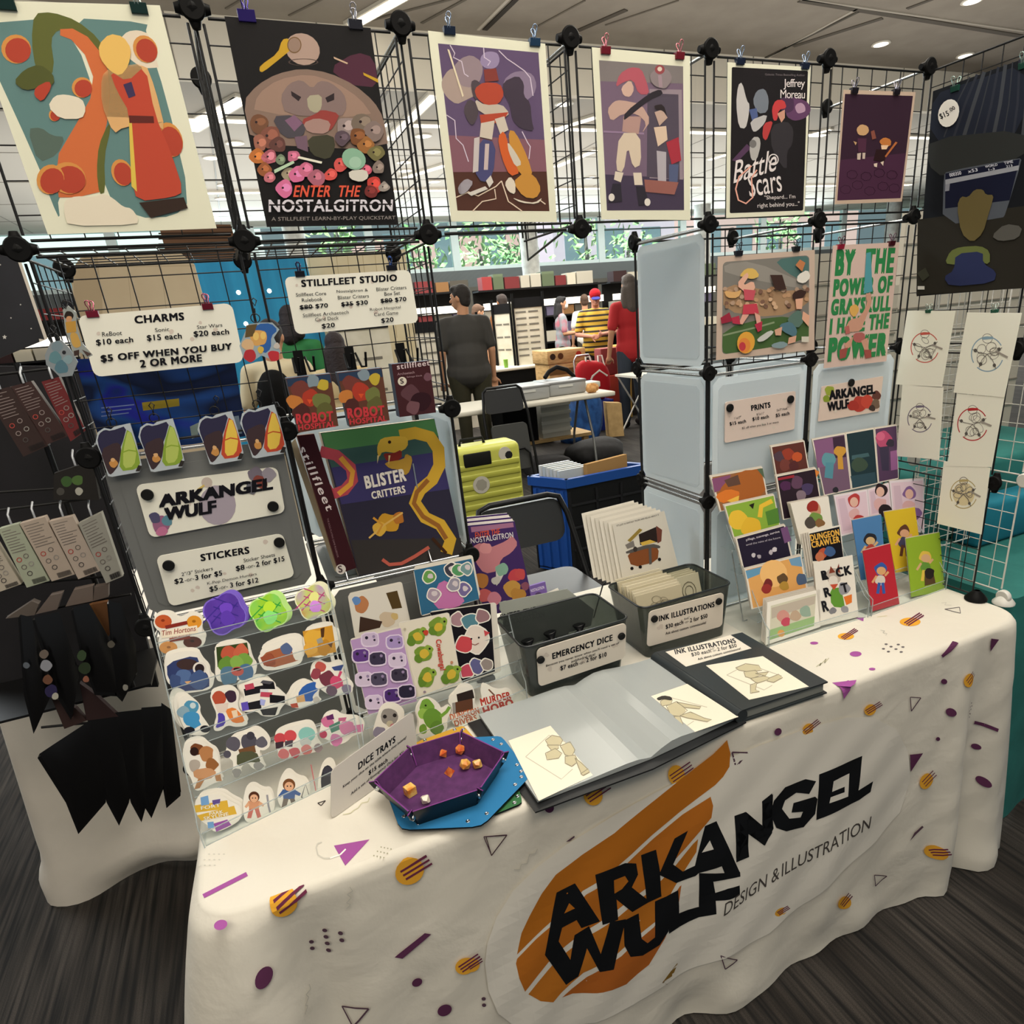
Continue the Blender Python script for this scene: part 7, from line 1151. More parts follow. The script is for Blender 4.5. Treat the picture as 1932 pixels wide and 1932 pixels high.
charm('F', [(330, 850), (370, 760), (450, 740), (510, 800), (570, 900), (530, 1000), (440, 1010), (390, 960), (340, 920)], [('b', 420, 790, 40, '#6f8088'), ('b', 400, 870, 46, '#5a7d84'), ('b', 450, 940, 50, '#4f6f7c'), ('b', 500, 880, 36, '#7a9096'), ('d', 470, 830, 14, '#2a2a2e')], (385, 650), (400, 745), 'grey blue figure charm hanging at the left rack post', '#8a9296', off=.002)
charm('G', [(240, 760), (270, 700), (360, 690), (440, 690), (490, 740), (450, 800), (500, 900), (470, 960), (410, 950), (360, 930), (300, 970), (230, 950), (200, 860)], [('#2f5a9a', [(330, 700), (430, 695), (480, 745), (430, 790), (430, 880), (380, 920), (350, 860), (300, 760)]), ('b', 340, 800, 60, '#c99a5a'), ('#5a4a2c', [(250, 710), (330, 700), (300, 790), (240, 800)]), ('d', 320, 790, 22, 30, '#d9b86a'), ('d', 372, 785, 20, 28, '#d9b86a'), ('b', 265, 850, 46, '#c9a880'), ('b', 275, 930, 50, '#a8333a'), ('b', 355, 890, 24, '#c9a84a'), ('b', 450, 930, 44, '#b0343c'), ('b', 470, 860, 24, '#b9b4ac')], (305, 530), (318, 690), 'blue and tan rounded charm between the two price signs', '#9fb0b8')
# holographic backing sheet behind the charms
def holo_bl(nt, b):
 N = nt.nodes.new; L = nt.links.new; tc = N('ShaderNodeTexCoord'); mp = N('ShaderNodeMapping'); mp.inputs['Rotation'].default_value = (0, .5, .5); mp.inputs['Scale'].default_value = (1.2, 1, 3); nz = N('ShaderNodeTexNoise'); nz.inputs['Scale'].default_value = 4.5; nz.inputs['Detail'].default_value = 1.5; nz.inputs['Distortion'].default_value = .6
 cr = N('ShaderNodeValToRGB'); el = cr.color_ramp.elements; el[0].position = .3; el[0].color = lin('#1f2f5e'); el[1].position = .72; el[1].color = lin('#1c7a3a')
 for p, c in ((.42, '#141f40'), (.5, '#24519a'), (.56, '#2a2ca8'), (.63, '#123a6a')): e = el.new(p); e.color = lin(c)
 L(tc.outputs['Object'], mp.inputs[0]); L(mp.outputs[0], nz.inputs[0]); L(nz.outputs[0], cr.inputs[0]); L(cr.outputs[0], b.inputs['Base Color']); b.inputs['Metallic'].default_value = .4
f = Flat(PY(.03), 'F'); f.slab([(545, 880), (1700, 830), (1800, 1440), (1400, 1500), (760, 1560), (640, 1200)], node_mat('holo_sheet', holo_bl, .3), .002)
f.poly([(1035, 1195), (1305, 1165), (1310, 1220), (1045, 1255)], '#8a7a2c')
for i in range(3): f.line([(740, 1235 + i * 30), (980 - i * 20, 1210 + i * 30)], 8, '#6a7aa8')
f.poly([(1385, 1370), (1450, 1340), (1445, 1440), (1400, 1460)], '#7a8a86'); f.poly([(1680, 1300), (1740, 1290), (1765, 1420), (1700, 1430)], '#6a7a8a')
f.build('foil_sheet', None, 'blue green holographic foil sheet behind the hanging charms', 'backing sheet')
# boxed card games on hooks
def cardbox(q, d, col, label, arts, texts):
 pl = PY(-.045); f = Flat(pl, 'G'); t = empty('card_game_box', f.Q(q[3]), label, 'card game box', 'boxed card games on rack hooks'); f.slab(q, col, d, '#55606e')
 for a in arts:
  if a[0] == 'b': f.blob(a[1], a[2], a[3], a[4], 9, .5)
  elif a[0] == 'd': f.disc(a[1], a[2], a[3], a[4] if len(a) > 5 else a[3], a[-1])
  else: f.poly(a[1], a[0])
 for x in texts: f.text(*x)
 f.build('box', t); tb0 = f.Q(q[0], d + .0006); tb1 = f.Q(q[1], d + .0006)
for x, lb in ((0, 'red and teal boxed card game, left of the identical pair'), (366, 'red and teal boxed card game, right of the identical pair')):
 y = -x * .11; S_ = lambda P_: [(x + a, y + b) for a, b in P_]
 cardbox(S_([(530, 1090), (848, 1055), (905, 1430), (620, 1478)]), .03, '#5b3a2e', lb, [('#2a3a52', S_([(535, 1095), (845, 1060), (855, 1120), (545, 1150)])), ('b', x + 640, y + 1180, 70, '#6d3a34'), ('b', x + 700, y + 1230, 66, '#a33a2c'), ('b', x + 590, y + 1260, 55, '#b8743a'), ('b', x + 780, y + 1250, 66, '#6a7040'), ('b', x + 800, y + 1140, 42, '#b5a03a'), ('b', x + 720, y + 1110, 46, '#7a8a94'), ('b', x + 640, y + 1330, 60, '#4a2a28'), ('b', x + 800, y + 1320, 60, '#5a5a34'), ('#c9502e', S_([(680, 1240), (720, 1240), (700, 1275)]))],
   [('ROBOT', (x + 605, y + 1418), (x + 870, y + 1395), 75, '#b83a40', .06), ('HOSPITAL', (x + 620, y + 1462), (x + 885, y + 1435), 42, '#b83a40', .05)])
cardbox([(1285, 990), (1555, 965), (1605, 1335), (1345, 1368)], .028, '#3f2226', 'dark maroon boxed card deck with a white round badge, right of the pair', [('b', 1420, 1200, 60, '#573a40'), ('b', 1490, 1250, 70, '#2f1a20'), ('b', 1440, 1300, 50, '#6a4a50'), ('b', 1545, 1080, 30, '#6a4a54'), ('d', 1362, 1112, 32, '#cfc8b8')], [('stillfleet', (1325, 1028), (1560, 998), 40, '#cfbfc0', .02, 0, None, 1.1), ('Archaetech', (1328, 1070), (1450, 1055), 18, '#a88a90', .0), ('Salvage Deck', (1395, 1090), (1505, 1078), 14, '#a88a90', 0), ('S', (1350, 1130), (1374, 1126), 36, '#3a2a2e', .02)])
for x, y, lb in ((640, 990, 'left'), (1010, 960, 'middle'), (1380, 930, 'right')):
 f = Flat(PY(-.006), 'G'); p = f.P(x, y); t = empty('display_hook', p, 'black double prong rack hook, %s one of three above the boxes' % lb, 'hook', 'rack hooks above the boxed games')
 MB().obox(p - Vector((0, 0, .0)), (.008, 0, 0), (0, .0025, 0), (0, 0, .022), plast).build('back_plate', t)
 for s_ in (-1, 1): MB().tube([p + Vector((s_ * .01, -.002, .01)), p + Vector((s_ * .012, -.035, -.012)), p + Vector((s_ * .012 + .006, -.045, -.012)), p + Vector((s_ * .012 + .008, -.05, .012))], .0022, plast, 6).build('prong', t)
# books on the shelf
zs_ = TZ + .002 + S + .0045
def book(name, label, quad, fr, y, depth, col, arts, texts, pagec='#c9bfa8'):
 f = Flat(PL((0, y, zs_), (1, y + .0, zs_), 6), fr); f.slab(quad, col, depth, pagec)
 for a in arts:
  if a[0] == 'b': f.blob(a[1], a[2], a[3], a[4], 9, .5)
  elif a[0] == 'l': f.line(a[1], a[2], a[3])
  elif a[0] == 'd': f.disc(a[1], a[2], a[3], a[4] if len(a) > 5 else a[3], a[-1])
  else: f.poly(a[1], a[0])
 for x in texts: f.text(*x)
 return f.build(name, None, label, 'book')
FR['Z'] = (540, 760, 360)
book('boxed_set', 'big green to violet boxed game set with a coiling golden serpent monster', [(325, 300), (1440, 160), (1735, 1525), (700, 1700)], 'Z', .06, .05, '#2c2a3a',
  [('#4a7a4a', [(330, 305), (1438, 165), (1480, 330), (380, 480)]), ('#37524e', [(380, 480), (1480, 330), (1510, 480), (430, 640)]), ('#38345e', [(430, 640), (1510, 480), (1590, 850), (530, 1000)]), ('#33302f', [(620, 1350), (1700, 1330), (1732, 1520), (702, 1695)]),
  ('l', [(320, 480), (480, 520), (620, 640), (640, 760), (560, 860), (440, 900), (380, 840)], 110, '#a8444e'), ('l', [(520, 540), (640, 680), (620, 800), (500, 900)], 50, '#c9903a'), ('l', [(1100, 330), (1250, 300), (1400, 340), (1480, 460), (1490, 620), (1420, 760), (1300, 860), (1250, 980), (1350, 1130), (1500, 1200), (1600, 1350), (1560, 1480)], 120, '#c09a34'), ('l', [(1380, 760), (1270, 880), (1240, 990), (1330, 1120), (1480, 1210), (1560, 1340)], 44, '#8a5a2a'),
  ('#c9a43c', [(880, 420), (920, 350), (1060, 330), (1180, 340), (1180, 440), (1080, 500), (930, 480), (900, 540), (880, 500)]), ('#7a2a24', [(930, 500), (1040, 500), (1120, 460), (1120, 560), (980, 590)]), ('#a88434', [(940, 590), (1140, 560), (1160, 500), (1230, 540), (1200, 680), (1150, 720), (1100, 660), (1000, 650)]), ('d', 1000, 390, 16, '#2a1a12'), ('#d9c48a', [(880, 520), (900, 520), (880, 600)]), ('#d9c48a', [(990, 520), (1010, 520), (990, 610)]),
  ('b', 1000, 1180, 100, '#b98a2c'), ('b', 900, 1240, 70, '#c9a040'), ('b', 1090, 1130, 60, '#a86a2c'), ('l', [(800, 1330), (950, 1200), (1130, 1080)], 18, '#c9a45a'), ('l', [(840, 1130), (930, 1200), (880, 1290)], 22, '#c08a34'), ('l', [(930, 1540), (1000, 1590), (1120, 1580), (1250, 1510), (1390, 1420)], 34, '#b0584a'), ('l', [(1420, 1330), (1560, 1480)], 30, '#3a2418')],
  [('BLISTER', (770, 850), (1170, 770), 130, '#d8d2c8', .06), ('CRITTERS', (830, 950), (1160, 885), 75, '#d8d2c8', .05)])
book('rulebook', 'thick dark maroon book with white spaced lettering down its spine', [(100, 330), (270, 310), (690, 1640), (520, 1700)], 'Z', .035, .03, '#35181d', [('d', 535, 1655, 50, '#c9c2ba')], [('stillfleet', (112, 450), (395, 1080), 80, '#cfc4c4', .02, 0, (1, -.25), 1.15), ('THE ROLE PLAYING GAME RULEBOOK', (395, 1150), (500, 1540), 16, '#8a6a70', 0, 0, (1, -.25)), ('S', (515, 1690), (556, 1682), 70, '#4a3a3c', .03)], '#8a5a44')
book('booklet', 'thin pale booklet standing left of the maroon spined book', [(40, 420), (90, 360), (540, 1690), (490, 1700)], 'Z', .05, .008, '#b5a98c', [], [])
MB().tube([(.05, -.002, zs_), (.05, .02, zs_ + .03), (.05, .03, zs_ + .2)], .0022, chrome, 6).tube([(.22, -.002, zs_), (.22, .02, zs_ + .03), (.22, .03, zs_ + .2)], .0022, chrome, 6).build('book_easel', None, 'thin metal easel holding the boxed game set', 'easel')
# ---------------------------------------------------------------- the stall on the left
lc = noisy('#e3dccf', '#ece5d8', 6, .9, bump=.25, bscale=14)
def drape(name, label, path, z1, mat_, folds, flare_, cat='tablecloth', top=None):
 # path: table edge points (x, y) with outward normals; folds(s, t) pushes outward
 mb = MB(); nz = 22; v = []
 for j in range(nz + 1):
  t = j / nz
  for i, (x, y, nx, ny) in enumerate(path):
   o = flare_ * t + folds(i / (len(path) - 1), t); v.append((x + nx * o, y + ny * o, max(z1 * (1 - t), .004 + .004 * math.sin(i))))
 n = len(path); mb.add(v, [(j * n + i, j * n + i + 1, (j + 1) * n + i + 1, (j + 1) * n + i) for j in range(nz) for i in range(n - 1)], mat_, True)
 mb.add([(x, y, z1) for x, y, _, _ in path] + ([(p[0], p[1], z1) for p in top] if top else []), [tuple(range(n + len(top or [])))], mat_); return mb.build(name, None, label, cat)
pth = [(-.84 - .02 * i / 10, 1.5 - .7 * i / 10, -1, 0) for i in range(10)] + [(-.85 + .02 * (1 - math.cos(a)), .78 - .03 * math.sin(a), -math.cos(a), -math.sin(a)) for a in [i * math.pi / 12 for i in range(7)]] + [(-.83 + 1.03 * i / 40, .75, 0, -1) for i in range(1, 41)]
drape('tablecloth', 'plain white tablecloth pooling on the carpet under the black goods rack', pth, .735, lc, lambda s, t: .02 * t * math.sin(s * 40) + .05 * max(0, t - .72) * math.sin(s * 23 + 9 * t) + .03 * math.exp(-((t - .9) / .07) ** 2) * (1 + math.sin(s * 17)) + .07 * t * math.exp(-((s - .28) / .06) ** 2), .03, top=[(.2, 1.5)])
MB().box((-.8, .8, .70), (.18, 1.45, .728), mat('#a9a49a')).build('trestle_table', None, 'trestle table hidden under the plain white tablecloth', 'table')
dark = noisy('#121114', '#1c1a1e', 7, .9)
f = Flat(PY(.69), '1'); f.slab([(-140, 690), (150, 690), (300, 1290), (-60, 1300)], dark, .02); f.build('backdrop', None, 'black cloth backdrop behind the hanging goods at the left edge', 'backdrop')
f = Flat(PY(.9), '1'); f.slab([(-90, 440), (30, 470), (88, 640), (-60, 700)], noisy('#15161a', '#24252c', 5, .8), .006)
for x, y, r in ((10, 636, 5), (22, 600, 2), (40, 575, 2), (2, 500, 2), (60, 620, 2)): f.poly([(x + r * (1 if i % 2 == 0 else .4) * math.cos(i * math.pi / 5 - 1.57), y + r * (1 if i % 2 == 0 else .4) * math.sin(i * math.pi / 5 - 1.57)) for i in range(10)], '#b9b6b0')
f.line([(30, 470), (88, 640), (75, 642)], 6, '#bdb6aa'); f.build('banner', None, 'dark banner dotted with pale stars at the left photo edge', 'banner')
GR = PY(.42)
rk = empty('goods_rack', (-.6, .5, .74), 'black wire goods rack with prongs at the left photo edge', 'goods rack')
for fr, a, b in (('F', (-40, 995), (395, 945)), ('L', (-60, 325), (735, 225)), ('L', (55, 1095), (955, 930)), ('L', (-40, 190), (420, 160)), ('V', (250, 130), (560, 100)), ('L', (-60, 880), (900, 790))):
 g = Flat(GR, fr); MB().tube([g.P(*a), g.P(*b)], .003, black, 6).build('rail', rk)
for x in (-.78, -.46): MB().tube([(x, .44, .74), (x, .44, 1.5)], .006, black, 8).build('post', rk)
MB().box((-.8, .43, .736), (-.42, .66, .742), black).build('base_plate', rk)
def pack(fr, q, depth, c, label, arts=(), lines=None, cat='boxed toy', off=0, group='boxed goods on the left rack', hook=True, bar=True):
 f = Flat(PY(.40 - off), fr); f.slab(q, c, depth, '#6a625c' if lines == 1 else None); rg = random.Random(len(label) + int(q[0][0]))
 if lines:
  dk = '#6d6660' if lines == 2 else '#8a7c78'
  for i in range(9): f.line([bil(q, .1, .06 + i * .045), bil(q, .5 + .4 * rg.random(), .06 + i * .045)], 5, dk)
  for u, v, cc in ((.25, .55, '#a84a42'), (.6, .52, dk), (.3, .68, dk), (.65, .66, '#8f8a84'), (.4, .8, '#4f4a48')): x, y = bil(q, u, v); f.ring(x, y, 20, 18, 6, cc)
  if bar:
   for i in range(14): f.line([bil(q, .35 + i * .042, .9), bil(q, .35 + i * .042, .98)], 3 + (i * 7 % 3), '#2a2828')
 for a in arts: f.blob(*a)
 o = f.build('boxed_toy', None, label, cat, group)
 if hook:
  p = f.Q(bil(q, .5, .0), depth + .001); MB().tube([p + Vector((0, 0, .0)), p + Vector((0, 0, .02)), p + Vector((0, .02, .03))], .0022, mat('#b9bcc0', .3, .3), 5).build('hang_tab', o)
pack('F', [(-90, 1120), (95, 1075), (370, 1500), (190, 1580)], .02, '#3a2e2c', 'dark brown toy box, leftmost of the upper hanging row', lines=1); pack('F', [(100, 1075), (245, 1035), (515, 1430), (352, 1495)], .02, '#40302e', 'dark brown toy box, second in the upper hanging row', lines=1); pack('F', [(320, 1040), (445, 1005), (640, 1390), (530, 1470)], .02, '#6a2f30', 'dull red toy box next to the rack post, upper row', lines=1)
for i, q in enumerate([[(-130, 580), (0, 545), (175, 835), (20, 890)], [(10, 440), (155, 400), (380, 810), (215, 860)], [(165, 400), (345, 350), (560, 765), (395, 815)], [(375, 385), (545, 345), (745, 740), (585, 800)], [(585, 400), (750, 320), (905, 780), (785, 830)]]): pack('L', q, .022, ['#a89f90', '#9aa08c', '#a89a8c', '#ab9d90', '#98968c'][i], 'pale printed toy box, %s of five in the middle hanging row' % ['first', 'second', 'third', 'fourth', 'fifth'][i], lines=2)
pack('F', [(410, 1700), (690, 1610), (735, 1890), (405, 1890)], .02, '#2a2826', 'black toy card with green streaks beside the grey panel', [(500, 1760, 40, '#3f5a34'), (580, 1750, 40, '#4f6a3a'), (590, 1830, 30, '#a8a69a'), (460, 1830, 30, '#4a4844')], bar=False)
for i, (q, c) in enumerate([([(60, 1085), (250, 960), (300, 980), (270, 1060)], '#5c544e'), ([(275, 1055), (380, 920), (470, 900), (430, 1020)], '#665c56'), ([(490, 1000), (550, 880), (690, 850), (690, 960)], '#6a5f58'), ([(690, 960), (700, 860), (800, 840), (800, 930)], '#5c524c')]): pack('L', q, .02, c, 'clear topped toy pack, %s along the low rail' % ['first', 'second', 'third', 'fourth'][i], hook=False)
for i, (q, c, a) in enumerate([([(550, 1040), (680, 990), (800, 1210), (760, 1330)], '#6d4a2c', ()), ([(680, 990), (790, 970), (830, 1200), (800, 1215)], '#5f4028', ()), ([(380, 1650), (560, 1740), (640, 1830), (480, 1890)], '#3a2c2a', ()), ([(590, 1560), (700, 1640), (870, 1800), (640, 1830)], '#332626', ())]): pack('L', q, .015, c, 'brown backing card, %s below the low rail' % ['first', 'second', 'third', 'fourth'][i], hook=False, off=.03)
def pouch_(fr, pts, label, arts=(), off=0, m=None):
 f = Flat(PY(.375 - off), fr); f.slab(pts, m or mat('#0b0b0d', .3), .018); c = (sum(p[0] for p in pts) / len(pts), sum(p[1] for p in pts) / len(pts))
 P_ = [f.Q(p, .018) for p in pts]; a = f.Q(c, .034); k = len(pts); f.add(P_ + [a], [(i, (i + 1) % k, k) for i in range(k)] , m or mat('#0b0b0d', .3), True)
 f.top = .036
 for x in arts: f.blob(*x)
 f.build('black_pouch', None, label, 'pouch', 'black pouches on the left rack')
for i, (p, ar) in enumerate([([(150, 1080), (230, 1100), (300, 1350), (380, 1650), (260, 1920), (190, 1640)], [(225, 1400, 24, '#5a6068')]), ([(250, 1100), (430, 1060), (580, 1500), (530, 1820), (420, 1640), (330, 1350)], [(350, 1320, 32, '#6a6058'), (365, 1400, 42, '#8a8c94'), (375, 1500, 36, '#6a4a3a'), (400, 1580, 46, '#2f2a4a'), (430, 1620, 26, '#a8a69a')]), ([(530, 1030), (650, 1000), (790, 1240), (860, 1650), (700, 1640), (600, 1350)], [(620, 1330, 36, '#3a4a34'), (640, 1420, 46, '#2f3a2a'), (650, 1500, 24, '#8a5a48')]), ([(790, 980), (880, 1000), (990, 1300), (1000, 1500), (900, 1690), (850, 1640)], [(830, 1250, 26, '#5a564e'), (930, 1560, 22, '#8a8880')])]): pouch_('L', p, 'pointed black blister pouch, %s of four under the low rail' % ['first', 'second', 'third', 'fourth'][i], ar, .02)
for i, p in enumerate([[(240, 290), (330, 230), (590, 60), (650, 560), (485, 750), (410, 560)], [(540, 60), (720, 40), (790, 560), (730, 700), (655, 560)], [(690, 40), (870, 20), (890, 590), (865, 680), (800, 560)], [(860, 10), (990, 0), (1000, 470), (925, 655), (885, 590)], [(980, -20), (1040, 20), (1100, 520), (1015, 595), (990, 450)]]): pouch_('V', p, 'big glossy black pouch hanging low, %s from the left' % ['first', 'second', 'third', 'fourth', 'fifth'][i], (), .0)
# ---------------------------------------------------------------- the stall on the right
teal = noisy('#1f6b66', '#2a7a74', 8, .85, bump=.3, bscale=12)
pth = [(1.64, .6 - .9 * i / 20, -1, 0) for i in range(20)] + [(1.66 - .02 * math.cos(a), -.31 - .02 * math.sin(a), -math.cos(a), -math.sin(a)) for a in [i * math.pi / 12 for i in range(7)]] + [(1.66 + 1.5 * i / 40, -.33, 0, -1) for i in range(1, 41)]
drape('tablecloth', 'deep teal tablecloth of the stall on the right', pth, .72, teal, lambda s, t: .014 * t * (1 + math.sin(s * 50)), .02, top=[(3.16, .6)])
MB().box((1.68, -.28, .68), (3.1, .55, .714), mat('#8a867e')).build('trestle_table', None, 'trestle table hidden under the teal tablecloth', 'table')
MB().rbox((1.72, .05, .7205), (2.6, .5, .96), teal, .02).build('draped_riser', None, 'teal cloth draped riser on the right stall behind the black wing', 'riser')
MB().rbox((1.9, -.05, .7205), (2.7, .04, .86), noisy('#0f6f86', '#147c92', 8, .85), .015).build('draped_riser', None, 'lower blue green draped riser at the right photo edge', 'riser')
wr = empty('display_rack', (1.6, -.15, .722), 'white wire grid rack of the right stall beside the black wing', 'display rack')
wm = mat('#dedcd4', .4)
for r in (0, 1, 2): wire_panel((1.6, -.33, .74 + r * S), Y_, Z_, wr, wm); wire_panel((1.62, -.02, .74 + r * S), X_, Z_, wr, wm)
for r in range(4):
 for y in (-.33, -.02): MB().lathe((1.6 if y < -.1 else 1.61, y, .74 + r * S), (-1, 0, 0), [(.008, -.012), (.018, .0), (.018, .008), (.015, .011)], wm, 18).build('connector', wr)
MB().lathe((1.6, -.33, .7205), (0, 0, 1), [(.026, 0), (.026, .004), (.018, .014), (.007, .026)], wm, 18).build('foot', wr)
for i, (x0, x1, z0, z1, y, c, lb) in enumerate([(1.75, 2.25, .722, 1.5, .62, '#b9b3a4', 'pale ribbed board behind the black wing, lower right'), (2.3, 3.1, .722, 1.75, .66, '#c9c2b2', 'cream display board at the right photo edge'), (1.7, 2.05, .722, 1.62, .58, '#a8a294', 'small grey beige board behind the ink prints')]):
 mb = MB().box((x0, y, .725), (x1, y + .02, z1), noisy(c, c, 5, .9));
 for k in range(9): mb.box((x0, y - .004, z0 + k * (z1 - z0) / 9), (x1, y, z0 + k * (z1 - z0) / 9 + .006), mat('#8d887c'))
 mb.build('display_board', None, lb, 'display board')
# ---------------------------------------------------------------- behind the stall
chm = mat('#2a2b2d', .4); chf = mat('#1b1c1e', .35, .5)
def rpanel(mb, c, u, v, n, m, r=.03, curve=0):
 pts = []
 for cu, cv, a0 in ((1, 1, 0), (-1, 1, 90), (-1, -1, 180), (1, -1, 270)):
  for i in range(5): a = math.radians(a0 + 90 * i / 4); pts.append(Vector(c) + u.normalized() * (cu * (u.length - r) + r * math.cos(a)) + v.normalized() * (cv * (v.length - r) + r * math.sin(a)))
 return mb.prism(pts, n, m)
# open folding chair behind the dice bin
ch = empty('folding_chair', (.88, 1.0, 0), 'black folding chair open behind the dice bin', 'chair')
mb = MB(); rpanel(mb, (.88, 1.215, .68), Vector((.19, 0, 0)), Vector((0, .02, .09)), Vector((0, .018, 0)), chm, .05); mb.build('backrest', ch)
mb = MB(); rpanel(mb, (.88, .98, .445), Vector((.19, 0, 0)), Vector((0, .19, 0)), Vector((0, 0, .03)), chm, .05); mb.build('seat', ch)
MB().tube([(.67, .80, .0), (.67, 1.0, .38), (.675, 1.2, .70), (.70, 1.225, .775), (.75, 1.23, .79), (1.01, 1.23, .79), (1.06, 1.225, .775), (1.085, 1.2, .70), (1.09, 1.0, .38), (1.09, .80, 0)], .0125, chf, 8).build('front_frame', ch)
for x in (.69, 1.07): MB().tube([(x, .82, .44), (x, 1.0, .3), (x, 1.22, .0)], .011, chf, 8).build('leg', ch)
MB().tube([(.69, 1.17, .08), (1.07, 1.17, .08)], .008, chf, 8).build('stretcher', ch)
# folded chair leaning on the far table
ch = empty('folding_chair', (2.0, 4.3, 0), 'black folding chair folded flat, leaning on the white table beyond the suitcase', 'chair')
lean = lambda x, h, o=0: Vector((x, 4.22 + h * .2 - o, h * .97))
mb = MB(); rpanel(mb, lean(2.0, .83), Vector((.18, 0, 0)), Vector((0, .02, .1)), Vector((0, .02, 0)), chm, .04); mb.build('backrest', ch)
mb = MB(); rpanel(mb, lean(2.0, .42, .03), Vector((.17, 0, 0)), Vector((0, .04, .2)), Vector((0, .02, 0)), mat('#3c3d3c', .4), .04); mb.box((1.96, 4.235, .30), (2.04, 4.24, .335), mat('#c9c7c0')); mb.build('seat', ch)
MB().tube([lean(1.78, 0), lean(1.79, .7), lean(1.82, .92), lean(1.86, .95), lean(2.14, .95), lean(2.18, .92), lean(2.21, .7), lean(2.22, 0)], .0125, chf, 8).build('front_frame', ch)
MB().tube([lean(1.84, 0, .05), lean(1.85, .35, .05), lean(1.9, .4, .05), lean(2.1, .4, .05), lean(2.15, .35, .05), lean(2.16, 0, .05)], .011, chf, 8).build('leg', ch)
# yellow suitcase
su = empty('suitcase', (1.5, 3.45, 0), 'pale yellow hard shell suitcase with stickers behind the booklets', 'suitcase')
yl = mat('#c9cc5c', .4); ca, cc = Vector((1.20, 3.32, 0)), Vector((1.72, 3.32, 0))
mb = MB().rbox((1.2, 3.32, .05), (1.71, 3.58, .64), yl, .05, 4)
for z in np.arange(.1, .5, .075): mb.rbox((1.22, 3.312, z), (1.69, 3.33, z + .045), mat('#bdc052', .4), .008)
mb.build('shell', su)
mb = MB().rbox((1.26, 3.308, .50), (1.47, 3.325, .60), mat('#20211f'), .01); mb.build('lock_plate', su); MB().tube([(1.28, 3.45, .64), (1.29, 3.45, .68), (1.46, 3.45, .68), (1.47, 3.45, .64)], .012, mat('#20211f'), 8).build('handle', su)
for x in (1.25, 1.66):
 for y in (3.37, 3.53): MB().cyl((x - .015, y, .027), (x + .015, y, .027), .026, mat('#20211f'), 12).build('wheel', su)
s1 = MB(); s1.cyl((1.37, 3.316, .36), (1.37, 3.311, .36), .065, mat('#cfccc0'), 20); s1.cyl((1.37, 3.3115, .36), (1.37, 3.3105, .36), .045, mat('#a8a598'), 7); s1.build('round_sticker', su); s1 = MB(); s1.cyl((1.58, 3.322, .56), (1.58, 3.3185, .56), .05, mat('#d6d2c6'), 16); s1.cyl((1.61, 3.319, .545), (1.61, 3.318, .545), .03, mat('#2a2a2c'), 9); s1.build('round_sticker', su)
# blue folding crate with prints
A_, B_c, C_c = Vector((1.38, 2.35, 0)), onz(1068, 905, .60), Vector((2.06, 2.13, 0)); B_c.z = 0; D_c = A_ + (C_c - B_c); h_ = .60
cr = empty('folding_crate', (A_ + C_c) / 2, 'blue and black folding crate on the floor full of prints', 'crate')
bl_ = mat('#1f4fa0', .4); bk2 = mat('#17181a', .4); Zv = Vector((0, 0, 1))
def wallq(p, q, z0, z1, m, name, ribs=0, par=cr, ribm=None):
 d = (q - p).normalized(); n = Vector((d.y, -d.x, 0)); mb = MB(); mb.prism([p + Zv * z0, q + Zv * z0, q + Zv * z1, p + Zv * z1], -n * .012, m)
 for i in range(ribs): t = (i + .5) / ribs; a = p.lerp(q, t); mb.obox(a + Zv * ((z0 + z1) / 2) + n * .004, d * .012, n * .005, Zv * (z1 - z0) * .46, ribm or m)
 return mb, d, n, name
for p, q, m, nm in ((A_, B_c, bl_, 'end_wall'), (B_c, C_c, bk2, 'side_wall'), (C_c, D_c, bl_, 'end_wall'), (D_c, A_, bk2, 'side_wall')):
 mb, d, n, _ = wallq(p, q, .01, h_ - .05, m, nm, 4 if m == bl_ else 0)
 if m == bk2:
  for z in (.16, .3, .44): mb.obox(p.lerp(q, .5) + Zv * z + n * .004, (q - p) * .48, n * .006, Zv * .006, mat('#2c2d30'))
  for t in (.02, .35, .66, .98): mb.obox(p.lerp(q, t) + Zv * .28 + n * .004, d * .008, n * .006, Zv * .24, mat('#26272a'))
 w_ = mb.build(nm, cr)
 if m == bl_: c0 = p.lerp(q, .5) + Zv * .47; MB().obox(c0 + n * .006, d * .06, n * .004, Zv * .022, mat('#b9c0c4')).build('hand_hole', w_)
mb = MB()
for p, q in ((A_, B_c), (B_c, C_c), (C_c, D_c), (D_c, A_)):
 d = (q - p).normalized(); n = Vector((d.y, -d.x, 0)); mb.obox(p.lerp(q, .5) + Zv * (h_ - .025), (q - p) / 2 + d * .01, n * .014, Zv * .027, bl_)
mb.build('rim', cr); mb = MB(); mb.prism([A_ + Zv * .02, B_c + Zv * .02, C_c + Zv * .02, D_c + Zv * .02], Zv * .01, bk2); mb.build('floor_panel', cr)
dx, dy = (C_c - B_c), (A_ - B_c)
for i in range(6):
 p = B_c + dx * .08 + dy * (.86 - i * .1); mb = MB(); mb.prism([p + Zv * .06, p + dx * .36 + Zv * .06, p + dx * .36 + Zv * (.66 - .005 * i), p + Zv * (.66 - .005 * i)], dy * .06, mat('#c3ccd0' if i % 2 else '#d3d6d4', .3)); mb.build('print_sleeve', None, 'clear sleeve of prints upright in the blue crate, %s from the back' % ['first', 'second', 'third', 'fourth', 'fifth', 'sixth'][i], 'sleeve', 'sleeves in the blue crate')
p = B_c + dx * .34 + dy * .18; mb = MB(); mb.prism([p + Zv * .06, p + dx * .6 + dy * .2 + Zv * .06, p + dx * .6 + dy * .2 + Zv * .66, p + Zv * .655], dy * .1, mat('#b08a58', .9)); mb.build('cardboard_flat', None, 'flattened brown cardboard box upright in the blue crate', 'cardboard')
